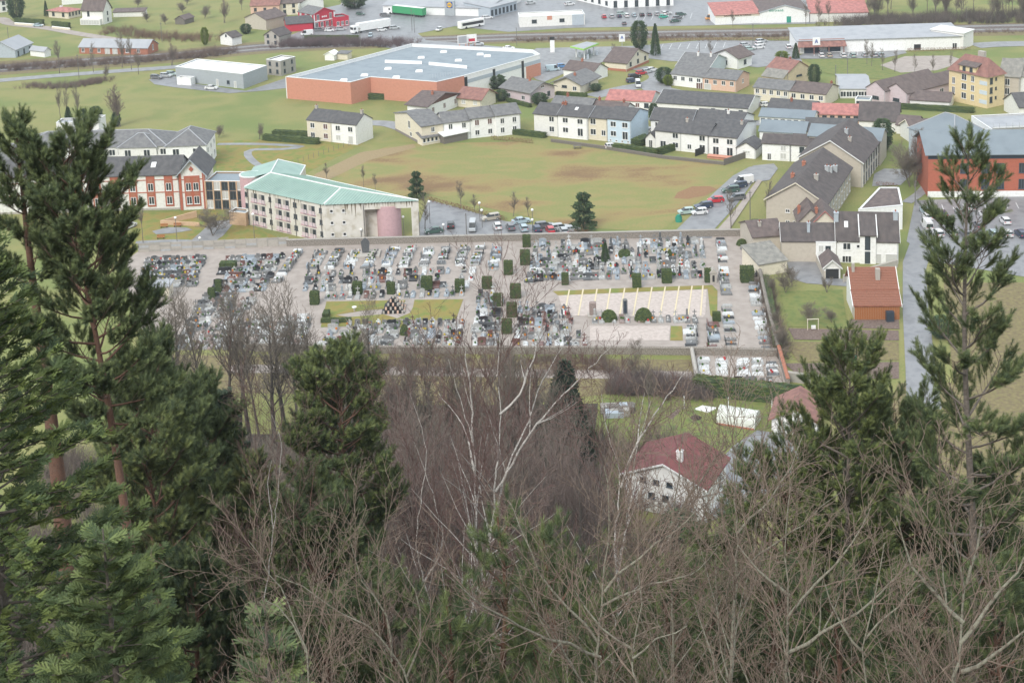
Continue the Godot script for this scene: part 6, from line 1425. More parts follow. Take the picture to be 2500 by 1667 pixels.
	for i in 3: part_box(fp, "flag_band", Vector3(0.06 + i * 0.32, 2.9 - i * 0.12, -0.02), Vector3(0.06 + i * 0.32 + 0.318, 3.8 - i * 0.16, 0.02), ["navy", "white", "red"][i])
	var lo := thing("lodge", "small cream flat-roofed lodge with three windows in the cemetery", "lodge", v(-78.3, -283.2))
	part_box(lo, "lodge_wall", Vector3(0, 0, -4), Vector3(6.2, 2.6, 0), "cream")
	part_box(lo, "lodge_base", Vector3(-0.3, 0, 0), Vector3(6.4, 0.7, 0.6), "concrete")
	part_box(lo, "lodge_roof", Vector3(-0.3, 2.6, -4.3), Vector3(6.5, 2.85, 0.4), "lightgrey")
	for i in 3: window(lo, Vector3(1.7 + i * 1.25, 1.1, 0.0), 0, 1.0, 1.0, "k")
	# clipped yews
	var hl := [[v(-41.6, -277.6), 23, 34, "rounded tall yew at the left end of the cross path"], [v(-33.5, -282.4), 24, 32, "square yew on the cross path above the lawn, left"], [v(-26.6, -281.8), 20, 31, "square yew on the cross path above the urn pyramid"], [v(-19.4, -283.6), 28, 34, "broadest square yew above the cross path"], [v(-12.6, -281.5), 24, 33, "square yew right of the broadest one"], [v(-7.1, -283), 25, 30, "dark yew left of the main aisle, behind birch twigs"], [v(-4.8, -273.2), 24, 32, "yew left of the main aisle, middle"], [v(1.4, -307.5), 20, 32, "tall narrow yew against the back wall"], [v(0.9, -301.4), 24, 16, "low yew behind the tall pair by the main aisle"], [v(0.9, -296.3), 25, 36, "large square yew beside the main aisle near the back wall"], [v(-2.7, -290.7), 23, 36, "yew on the left of the main aisle near the back"], [v(-1.3, -277.2), 27, 36, "yew on the right of the main aisle at the cross path"], [v(-2.1, -267.4), 26, 36, "yew beside the main aisle below the cross path"], [v(-3.1, -259.3), 26, 36, "nearest yew beside the main aisle"], [v(8.9, -283.5), 18, 31, "narrow square yew above the war graves, left"], [v(23.3, -280.5), 22, 36, "square yew standing above the war graves, middle"], [v(29.6, -282.6), 25, 35, "square yew above the war graves, right"], [v(38.1, -282), 21, 36, "square yew beside the narrow grave chapel"], [v(36.7, -261.4), 20, 24, "small square yew at the corner of the war graves"], [v(45.8, -281.5), 33, 40, "large square yew by the right-hand wall"], [v(-63.1, -281.9), 17, 32, "slim yew at the foot of the left aisle"], [v(-62.5, -286), 15, 34, "rounded slim yew behind the slim yew"]]
	for e in hl:
		var s: float = 3558.0 / (e[0] - Vector3(0, 107, 0)).length()
		hedge(e[0], e[1] / s * 0.92, e[2] / s * 0.9, e[1] / s * 0.8, e[3], cem_turn)
	hedge(v(-63.4, -301.2), 3.4, 1.2, 2.0, "long low dark hedge in the left plot", cem_turn)
	hedge(v(-36.2, -267.5), 5.6, 0.9, 0.9, "low clipped hedge at the lawn corner", cem_turn)
	hedge(v(-38.4, -270), 1.2, 1.3, 2.6, "short end of the clipped hedge at the lawn corner", cem_turn)
	hedge(v(16.4, -263.8), 3.2, 2.0, 3.0, "left domed yew before the war graves", 0, "dome")
	hedge(v(23, -263.1), 3.4, 2.4, 3.0, "right domed yew before the war graves, the taller", 0, "dome")
	hedge(v(-22.5, -260.3), 1.7, 2.0, 1.7, "bright green round bush among the lower graves", 0, "dome")
	hedge(v(22.3, -298.9), 3.0, 1.7, 1.8, "yellow-green rounded bush in the upper right plot", 0, "dome")
	hedge(v(31.9, -297.6), 1.1, 1.7, 1.1, "small rounded bush in the upper right plot", 0, "dome")
	hedge(v(48.3, -303.5), 2.4, 1.4, 2.0, "yellow-green clipped bush by the back wall corner", 0, "dome")


# ---- vegetation
func rv(r: RandomNumberGenerator) -> Vector3:
	return Vector3(r.randf_range(-1, 1), r.randf_range(-1, 1), r.randf_range(-1, 1))
func bark(key: String, cols: Array, size: float, freq := 0.05) -> StandardMaterial3D:
	return mot("bark_" + key, cols, size, freq, 0.95, 0.6)
func bark_of(key: String) -> StandardMaterial3D:
	match key:
		"pine": return bark(key, [lin(0.09, 0.06, 0.048), lin(0.17, 0.09, 0.062), lin(0.22, 0.11, 0.07), lin(0.13, 0.1, 0.085)], 1.2)
		"pinetwig": return bark(key, [lin(0.09, 0.065, 0.05), lin(0.16, 0.12, 0.09), lin(0.22, 0.17, 0.13)], 0.8)
		"oak": return bark(key, [lin(0.1, 0.08, 0.06), lin(0.17, 0.145, 0.11), lin(0.23, 0.215, 0.17), lin(0.33, 0.34, 0.27), lin(0.18, 0.17, 0.115)], 0.7, 0.04)
		"oaktwig": return bark(key, [lin(0.13, 0.092, 0.07), lin(0.21, 0.158, 0.122), lin(0.29, 0.225, 0.178)], 1.0)
		"birch":
			var m := bark(key, [lin(0.06, 0.05, 0.045), lin(0.36, 0.33, 0.3), lin(0.52, 0.49, 0.45), lin(0.6, 0.58, 0.54), lin(0.55, 0.52, 0.48)], 1.0, 0.06)
			m.uv1_scale = Vector3(0.7, 3.2, 0.7)
			return m
		"birchtwig": return bark(key, [lin(0.085, 0.05, 0.045), lin(0.14, 0.085, 0.075), lin(0.2, 0.125, 0.11)], 1.0)
		"grey": return bark(key, [lin(0.1, 0.085, 0.07), lin(0.16, 0.135, 0.115), lin(0.22, 0.19, 0.165)], 1.5)
		"greytwig": return bark(key, [lin(0.12, 0.1, 0.08), lin(0.19, 0.158, 0.127), lin(0.25, 0.212, 0.173)], 1.5)
		"rosetwig": return bark(key, [lin(0.14, 0.1, 0.085), lin(0.21, 0.157, 0.136), lin(0.27, 0.21, 0.185)], 1.5)
		"dark": return bark(key, [lin(0.05, 0.042, 0.036), lin(0.09, 0.075, 0.065), lin(0.13, 0.11, 0.095)], 1.5)
	return null
func tint_mat(key: String, rough := 0.75, back := 0.0) -> StandardMaterial3D:
	var m := flat_mat("tint_" + key, Color(1, 1, 1), rough)
	m.vertex_color_use_as_albedo = true
	if back > 0.0:
		m.backlight_enabled = true; m.backlight = Color(back, back, back)
	return m
# one pine shoot: a bottle brush of needles along +y
func needle_shoot(len: float, n: int, nl: float, nw: float, seed_: int, open := 0.75) -> ArrayMesh:
	var r := RandomNumberGenerator.new(); r.seed = seed_
	var m := MB.new()
	for i in n:
		var t := float(i) / n
		var a := i * 2.399 + r.randf() * 0.5
		var out := Vector3(cos(a), 0, sin(a))
		var d := (out * open + Vector3(0, 1.0 - 0.35 * (1.0 - t), 0) + rv(r) * 0.15).normalized()
		var p := Vector3(0, len * t, 0) + out * 0.008
		var side := d.cross(out + rv(r) * 0.4).normalized() * nw
		var l := nl * r.randf_range(0.8, 1.15)
		m.tri(p - side, p + side, p + d * l)
	return m.mesh()
# flat fir frond along +y, spread in x, facing z
func fir_frond(len: float, seed_: int) -> ArrayMesh:
	var r := RandomNumberGenerator.new(); r.seed = seed_
	var m := MB.new()
	var twig := func(a: Vector3, d: Vector3, l: float, k: int) -> void:
		var s := d.cross(Vector3(0, 0, 1)).normalized()
		for i in k:
			var p := a + d * l * (i + 0.3) / k
			for q in [-1.0, 1.0]:
				var nd: Vector3 = (s * q * 0.8 + d * 0.55 + Vector3(0, 0, 0.28 + r.randf_range(-0.15, 0.15))).normalized()
				var e := d * 0.0125
				m.tri(p - e, p + e, p + nd * 0.036 * r.randf_range(0.8, 1.15))
		m.tri(a + s * 0.004, a - s * 0.004, a + d * l)
	twig.call(Vector3.ZERO, Vector3(0, 1, 0.1).normalized(), len, 13)
	for i in 3:
		var t := 0.1 + 0.26 * i
		for q in [-1.0, 1.0]:
			twig.call(Vector3(0, len * t, 0), Vector3(q * r.randf_range(0.5, 0.8), 0.75, r.randf_range(-0.2, 0.25)).normalized(), len * (0.62 - 0.36 * t) * r.randf_range(0.8, 1.15), int(9 - 4 * t))
	return m.mesh()
func crowd(called: String, mesh: Mesh, mat: Material, xf: Array, cols: PackedColorArray, parent: Node3D) -> MultiMeshInstance3D:
	var mm := MultiMesh.new()
	mm.transform_format = MultiMesh.TRANSFORM_3D
	mm.use_colors = true
	mm.mesh = mesh
	mm.instance_count = xf.size()
	for i in xf.size():
		mm.set_instance_transform(i, xf[i]); mm.set_instance_color(i, cols[i])
	var o := MultiMeshInstance3D.new()
	o.name = called if parent else numbered(called)
	o.multimesh = mm
	if mat: o.material_override = mat
	o.set_meta("kind", "stuff")
	(parent if parent else self).add_child(o, true)
	return o
func aim(p: Vector3, d: Vector3, s: float, roll: float) -> Transform3D:
	var y := d.normalized()
	var x := y.cross(Vector3.UP if absf(y.y) < 0.95 else Vector3.RIGHT).normalized().rotated(y, roll)
	return Transform3D(Basis(x * s, y * s, x.cross(y) * s), p)
func bent(a: Vector3, d: Vector3, l: float, k: int, r: RandomNumberGenerator, wander: float, lift: float) -> PackedVector3Array:
	var p := PackedVector3Array([a])
	var dir := d.normalized()
	for i in k:
		dir = (dir + rv(r) * wander + Vector3(0, lift, 0)).normalized()
		p.append(p[p.size() - 1] + dir * l / k)
	return p
func taper(r0: float, r1: float, k: int) -> PackedFloat32Array:
	var o := PackedFloat32Array()
	for i in k: o.append(lerpf(r0, r1, float(i) / (k - 1)))
	return o

var shoots := []
# Scots pine: reddish trunk, whorled boughs that turn up, tufts of needles at the twig ends
func pine(label: String, top: Vector3, foot_shift: Vector3, spread: float, crown: float, seed_: int, opt := {}) -> void:
	var r := RandomNumberGenerator.new(); r.seed = seed_
	if shoots.is_empty():
		for i in 3: shoots.append(needle_shoot(0.26, 56, 0.095, 0.0055, 40 + i))
		for i in 2: shoots.append(needle_shoot(0.2, 46, 0.13, 0.0048, 50 + i, 0.55))
	var foot := Vector3(top.x + foot_shift.x, 0, top.z + foot_shift.z)
	foot.y = land(foot.x, foot.z) - 0.3
	var H := top.y - foot.y
	var t := thing(opt.get("name", "pine_tree"), label, "pine tree", foot, 0.0, "conifers on the wooded slope")
	var wood := MB.new(); var twigs := MB.new()
	var tp := PackedVector3Array(); var k := 14
	for i in k + 1:
		var f := float(i) / k
		tp.append((top - foot) * f + Vector3(sin(f * 5.0 + seed_), 0, cos(f * 4.0 + seed_)) * 0.16 * sin(f * PI))
	var base_r: float = opt.get("r", 0.02 * H)
	wood.tube(tp, taper(base_r, 0.015, k + 1), 9)
	var xf := []; var cols := PackedColorArray()
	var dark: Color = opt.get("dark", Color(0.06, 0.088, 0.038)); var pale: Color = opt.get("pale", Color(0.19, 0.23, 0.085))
	var dens: float = opt.get("dens", 1.0)
	var nb := int(crown * 6.5 * opt.get("boughs", 1.0))
	for b in nb:
		var f := (b + r.randf() * 0.6) / nb                     # 0 at the tip, 1 at the crown's foot
		var y := H - 0.25 - f * crown
		if y < 0.8: continue
		var sf := y / H
		var at := tp[int(sf * k)].lerp(tp[mini(int(sf * k) + 1, k)], sf * k - int(sf * k))
		var prof: float = pow(f, 0.7) * (1.0 - 0.25 * f) * 1.12 + 0.12
		if opt.get("round", false): prof = sqrt(sin(clampf(f * 0.8 + 0.12, 0, 1) * PI)) * 0.95
		var L := spread * prof * r.randf_range(0.72, 1.12)
		var az := b * 2.399 + r.randf_range(-0.4, 0.4)
		var rise := lerpf(0.9, -0.05, f) + r.randf_range(-0.15, 0.15)
		var d := Vector3(cos(az), rise, sin(az))
		var bp := bent(at, d, L, 6, r, 0.12, 0.07 + 0.05 * f)
		wood.tube(bp, taper(0.012 + L * 0.014, 0.007, 7), 5)
		var ns := int(L * 6.5) + 3
		for s in ns:
			var g := 0.3 + 0.7 * (s + r.randf()) / ns if L > 0.8 else (s + 0.5) / ns
			g = minf(g, 0.999)
			var q := bp[int(g * 6)].lerp(bp[int(g * 6) + 1], g * 6 - int(g * 6))
			var bd := (bp[mini(int(g * 6) + 1, 6)] - bp[int(g * 6)]).normalized()
			var sd := bd.cross(Vector3.UP).normalized() * (1.0 if s % 2 else -1.0)
			var sl := (0.3 + 0.42 * L * (1.0 - g) + 0.12) * r.randf_range(0.7, 1.2)
			var sp := bent(q, bd * 0.8 + sd * r.randf_range(0.5, 1.0) + Vector3(0, r.randf_range(0.0, 0.45), 0), sl, 3, r, 0.15, 0.1)
			twigs.tube(sp, taper(0.009, 0.005, 4), 3)
			var m := int((4 + sl * 12.0) * dens)
			for i in m:
				var h := 1.0 if i == 0 else r.randf_range(0.35, 1.0)
				var z := minf(h, 0.999) * 3
				var p := sp[int(z)].lerp(sp[int(z) + 1], z - int(z))
				var e := (sp[int(z) + 1] - sp[int(z)]).normalized()
				xf.append(aim(p, e + rv(r) * (0.25 if i == 0 else 0.75) + Vector3(0, 0.35, 0), r.randf_range(0.75, 1.2) * opt.get("tuft", 1.0), r.randf() * TAU))
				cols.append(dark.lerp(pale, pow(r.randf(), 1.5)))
	# leader
	for i in 5:
		xf.append(aim(tp[k] + Vector3(0, -0.12 * i, 0), Vector3(0, 1, 0) + rv(r) * 0.2 * i, 1.1, i)); cols.append(pale)
	put("trunk", wood.mesh(), bark_of(opt.get("bark", "pine")), t)
	put("twigs", twigs.mesh(), bark_of("pinetwig"), t)
	crowd("crown", shoots[(seed_ % 3) if not opt.get("long", false) else 3 + seed_ % 2], tint_mat("needle", 0.7, 0.15), xf, cols, t)

var fronds := []
func fir(label: String, top: Vector3, spread: float, crown: float, seed_: int, opt := {}) -> void:
	var r := RandomNumberGenerator.new(); r.seed = seed_
	if fronds.is_empty():
		for i in 2: fronds.append(fir_frond(0.3, 60 + i))
	var foot := Vector3(top.x, land(top.x, top.z) - 0.3, top.z)
	var H := top.y - foot.y
	var t := thing("fir_tree", label, "fir tree", foot, 0.0, "conifers on the wooded slope")
	var wood := MB.new()
	wood.tube(PackedVector3Array([Vector3.ZERO, Vector3(0, H * 0.5, 0), Vector3(0, H, 0)]), PackedFloat32Array([0.016 * H, 0.01 * H, 0.012]), 8)
	var xf := []; var cols := PackedColorArray()
	var dark: Color = opt.get("dark", Color(0.045, 0.075, 0.025)); var pale: Color = opt.get("pale", Color(0.2, 0.25, 0.065))
	var whorls := int(crown * 2.6)
	for w in whorls:
		var f := (w + 0.3) / whorls
		var nb := 6 + (w % 3)
		for b in nb:
			var L := spread * (0.1 + 0.9 * pow(f, 0.85)) * r.randf_range(0.8, 1.08)
			var az := TAU * (b + r.randf_range(-0.25, 0.25)) / nb + w * 0.7
			var y := H - 0.2 - f * crown + r.randf_range(-0.12, 0.12)
			if y < 0.3: continue
			var bp := bent(Vector3(0, y, 0), Vector3(cos(az), lerpf(0.5, -0.2, f), sin(az)), L, 6, r, 0.05, 0.02)
			wood.tube(bp, taper(0.01 + L * 0.008, 0.005, 7), 4)
			var ns := int(L * 17.0) + 3
			for s in ns:
				var g := minf(0.18 + 0.82 * (s + r.randf()) / ns, 0.999)
				var q := bp[int(g * 6)].lerp(bp[int(g * 6) + 1], g * 6 - int(g * 6))
				var bd := (bp[int(g * 6) + 1] - bp[int(g * 6)]).normalized()
				var sd := bd.cross(Vector3.UP).normalized() * (1.0 if s % 2 else -1.0)
				var d := (bd * r.randf_range(0.6, 1.0) + sd * r.randf_range(0.3, 0.95) + Vector3(0, r.randf_range(-0.2, 0.35), 0)).normalized()
				var x := d.cross(Vector3.UP).normalized()
				var zz := x.cross(d)
				if zz.y < 0: zz = -zz; x = -x
				var sc: float = r.randf_range(0.75, 1.15) * opt.get("tuft", 1.0)
				var roll := r.randf_range(-0.8, 0.8)
				var B := Basis(x, d, zz).rotated(d, roll)
				xf.append(Transform3D(B.scaled_local(Vector3.ONE * sc), q + Vector3(0, r.randf_range(-0.06, 0.08), 0)))
				cols.append(dark.lerp(pale, pow(r.randf(), 1.7)))
	put("trunk", wood.mesh(), bark_of("grey"), t)
	crowd("crown", fronds[seed_ % 2], tint_mat("needle", 0.7, 0.15), xf, cols, t)

# side branches of a stem, two or three orders deep
func twiggy(thick: MB, thin: MB, p: PackedVector3Array, r0: float, r1: float, level: int, P: Dictionary, r: RandomNumberGenerator) -> void:
	var k := p.size() - 1
	var L := 0.0
	for i in k: L += p[i].distance_to(p[i + 1])
	var mb := thick if r0 > P.get("split", 0.03) else thin
	mb.tube(p, taper(r0, r1, k + 1), 7 if level == 0 else (5 if r0 > 0.02 else (4 if level < 3 else 3)))
	if level >= P.levels: return
	var n := int(L * P.dens[level] + r.randf())
	for i in n:
		var f := minf(lerpf(P.from[level], 1.0, (i + r.randf()) / n), 0.999)
		var z := f * k
		var q := p[int(z)].lerp(p[int(z) + 1], z - int(z))
		var d := (p[int(z) + 1] - p[int(z)]).normalized()
		var side := d.cross(rv(r)).normalized()
		var rr := lerpf(r0, r1, f)
		var l: float = P.len[level] * L * (1.0 - 0.55 * f) * r.randf_range(0.6, 1.25)
		if P.has("max"): l = minf(l, P.max[level])
		var dir: Vector3 = d * P.fwd + side + Vector3(0, P.up, 0)
		var sp := bent(q, dir, l, 5 if level < 2 else 3, r, P.wander, P.lift)
		twiggy(thick, thin, sp, maxf(minf(rr * 0.6, l * 0.014 + 0.004), P.minr), P.minr * 0.75, level + 1, P, r)
const OAK := {"levels": 3, "dens": [4.6, 6.5, 9.0], "from": [0.15, 0.2, 0.15], "len": [0.5, 0.5, 0.5], "max": [2.2, 1.0, 0.42], "fwd": 0.85, "up": 0.3, "wander": 0.2, "lift": 0.05, "minr": 0.0032, "split": 0.011}
const BIRCH := {"levels": 3, "dens": [2.6, 4.6, 6.5], "from": [0.25, 0.15, 0.1], "len": [0.42, 0.5, 0.5], "max": [2.6, 1.1, 0.5], "fwd": 1.1, "up": 0.25, "wander": 0.14, "lift": 0.03, "minr": 0.0042, "split": 0.014}
# a bare tree whose main stems follow the given lines
func stem_tree(called: String, label: String, category: String, stems: Array, r0: float, P: Dictionary, barks: Array, seed_: int, group := "bare trees near the viewpoint") -> void:
	var r := RandomNumberGenerator.new(); r.seed = seed_
	var b0: Vector3 = stems[0][0]
	var foot := Vector3(b0.x, land(b0.x, b0.z) - 0.3, b0.z)
	var t := thing(called, label, category, foot, 0.0, group)
	var thick := MB.new(); var thin := MB.new()
	for i in stems.size():
		var c := Curve3D.new()
		var s: Array = stems[i].duplicate()
		if i == 0 and b0.y > foot.y + 0.5: s.push_front(foot + Vector3(r.randf_range(-0.3, 0.3), 0, 0))
		for j in s.size():
			var a: Vector3 = s[maxi(j - 1, 0)]; var b: Vector3 = s[mini(j + 1, s.size() - 1)]
			c.add_point(s[j] - foot, (a - b) / 7.0, (b - a) / 7.0)
		c.bake_interval = 0.35
		var bp := c.get_baked_points()
		var p := PackedVector3Array()
		for q in bp: p.append(q + rv(r) * 0.025)
		var rr := r0 if i == 0 else r0 * r.randf_range(0.5, 0.75)
		twiggy(thick, thin, p, rr * 0.62, 0.005, 0, P, r)
	put("trunk", thick.mesh(), bark_of(barks[0]), t)
	var tw := put("crown", thin.mesh(), bark_of(barks[1]), t)

# free growing bare tree of height 1 unit = 12 m, for the woods and gardens
var bare_kinds := []
func bare_kind(seed_: int, shape: String) -> Array:
	var r := RandomNumberGenerator.new(); r.seed = seed_
	var thick := MB.new(); var thin := MB.new()
	var P := {"levels": 3, "dens": [3.0, 3.0, 3.6], "from": [0.28, 0.2, 0.15], "len": [0.36, 0.5, 0.5], "max": [5.0, 2.4, 1.1], "fwd": 1.0, "up": 0.35, "wander": 0.16, "lift": 0.06, "minr": 0.013 if seed_ < 110 else 0.024, "split": 0.05}
	if seed_ > 110: P.merge({"dens": [3.0, 3.2, 3.8], "minr": 0.021}, true)
	if shape == "spread": P.merge({"from": [0.2, 0.2, 0.15], "len": [0.55, 0.5, 0.5], "fwd": 0.6, "up": 0.3, "wander": 0.22}, true)
	if shape == "column": P.merge({"from": [0.1, 0.15, 0.15], "len": [0.3, 0.5, 0.5], "fwd": 1.8, "up": 0.5}, true)
	if shape == "tall": P.merge({"from": [0.45, 0.2, 0.15], "fwd": 1.1}, true)
	var H := 12.0
	var stems := 1 if shape != "spread" else 3
	if shape == "clump": stems = 4
	for i in stems:
		var lean := Vector3(r.randf_range(-0.1, 0.1), 1, r.randf_range(-0.1, 0.1)) if stems == 1 else Vector3(r.randf_range(-0.5, 0.5), 1, r.randf_range(-0.5, 0.5))
		var st := Vector3.ZERO if stems == 1 or shape == "spread" else Vector3(r.randf_range(-0.5, 0.5), 0, r.randf_range(-0.5, 0.5))
		twiggy(thick, thin, bent(st, lean, H * (1.0 if stems == 1 else r.randf_range(0.75, 0.95)), 9, r, 0.05, 0.02), 0.2 if stems == 1 else 0.12, 0.015, 0, P, r)
	return [thick.mesh(), thin.mesh()]
func bare(called: String, label: String, at: Vector3, h: float, kind: int, barks: Array, turn: float, group := "", wide := 1.0) -> Node3D:
	while bare_kinds.size() <= kind:
		var i := bare_kinds.size()
		bare_kinds.append(bare_kind(100 + i + (5 if i >= 8 else 0), ["round", "tall", "clump", "spread", "round", "column", "tall", "clump"][i % 8]))
	var t := thing(called, label, "tree", at, turn, group)
	t.scale = Vector3(wide, 1, wide) * (h / 12.0)
	put("trunk", bare_kinds[kind][0], bark_of(barks[0]), t)
	put("crown", bare_kinds[kind][1], bark_of(barks[1]), t)
	return t
# far evergreen: spire of drooping leaf sprays round a trunk
var spires := []
func spire(seed_: int, shape: String) -> ArrayMesh:
	var r := RandomNumberGenerator.new(); r.seed = seed_
	var m := MB.new(); m.tint = true
	for i in 5200:
		var f := r.randf()
		var w := (0.06 + 0.94 * pow(f, 0.8)) if shape == "cone" else sqrt(sin(clampf(f * 0.9 + 0.06, 0, 1) * PI))
		if shape == "pine": w = (0.2 + 0.8 * sqrt(f)) * (0.75 + 0.35 * sin(f * 22.0))
		var az := r.randf() * TAU
		w *= 0.85 + 0.3 * sin(az * 5.0 + f * 17.0) * r.randf()
		var rad := sqrt(r.randf_range(0.25, 1.0)) * w * 0.5
		var p := Vector3(cos(az) * rad, 1.0 - f * 0.95, sin(az) * rad)
		var d := Vector3(cos(az), r.randf_range(-0.6, 0.5), sin(az)).normalized()
		var s := d.cross(rv(r)).normalized() * 0.02
		var l := r.randf_range(0.04, 0.09)
		m.col = Color(0.035, 0.06, 0.032).lerp(Color(0.085, 0.12, 0.05), r.randf())
		m.tri(p - s, p + s, p + d * l)
	return m.mesh()
func evergreen(label: String, at: Vector3, h: float, w: float, kind: int, called := "conifer", tone := Color(1, 1, 1)) -> void:
	if spires.is_empty():
		spires = [spire(7, "cone"), spire(8, "round"), spire(9, "pine")]
	var t := thing(called, label, "conifer", at)
	t.scale = Vector3(w, h, w)
	var tr := MB.new(); tr.cyl(Vector3(0, -0.02, 0), Vector3(0, 0.7, 0), 0.03, 0.012, 6)
	put("trunk", tr.mesh(), bark_of("dark"), t)
	var key := "ever_%.2f_%.2f_%.2f" % [tone.r, tone.g, tone.b]
	var m := flat_mat(key, tone, 0.8); m.vertex_color_use_as_albedo = true
	put("crown", spires[kind], m, t)
# brushwood: fans of thin stems standing on the ground
var fan: ArrayMesh
func brush_fan() -> ArrayMesh:
	if fan: return fan
	var r := RandomNumberGenerator.new(); r.seed = 31
	var m := MB.new()
	for i in 16:
		var d := Vector3(r.randf_range(-0.6, 0.6), 1, r.randf_range(-0.6, 0.6))
		var p := bent(Vector3(r.randf_range(-0.15, 0.15), -0.1, r.randf_range(-0.15, 0.15)), d, r.randf_range(0.7, 1.25), 4, r, 0.16, 0.0)
		m.tube(p, taper(0.009, 0.004, 5), 3)
		for j in 4:
			var q := p[1 + j % 3].lerp(p[2 + j % 3], r.randf())
			m.tube(bent(q, d + rv(r), r.randf_range(0.2, 0.45), 2, r, 0.2, 0.0), taper(0.005, 0.003, 3), 3)
	fan = m.mesh()
	return fan
func brush(called: String, label: String, at: Array, s0: float, s1: float, c0: Color, c1: Color, seed_: int) -> void:
	var r := RandomNumberGenerator.new(); r.seed = seed_
	var xf := []; var cols := PackedColorArray()
	for p in at:
		var s := r.randf_range(s0, s1)
		xf.append(Transform3D(Basis(Vector3.UP, r.randf() * TAU).scaled(Vector3(s * r.randf_range(0.8, 1.5), s, s * r.randf_range(0.8, 1.5))), p))
		cols.append(c0.lerp(c1, r.randf()))
	var o := crowd(called, brush_fan(), tint_mat("brush", 0.95), xf, cols, null)
	meta(o, label, "brushwood", "", "stuff")
func spots(seed_: int, n: int, x0: float, x1: float, z0: float, z1: float) -> Array:
	var r := RandomNumberGenerator.new(); r.seed = seed_
	var out := []
	for i in n:
		var x := r.randf_range(x0, x1); var z := r.randf_range(z0, z1)
		out.append(Vector3(x, land(x, z), z))
	return out
func along(seed_: int, pts: Array, n: int, w: float) -> Array:
	var r := RandomNumberGenerator.new(); r.seed = seed_
	var out := []
	for i in n:
		var k := r.randi() % (pts.size() - 1)
		var p: Vector3 = (pts[k] as Vector3).lerp(pts[k + 1], r.randf()) + Vector3(r.randf_range(-w, w), 0, r.randf_range(-w, w))
		out.append(p)
	return out

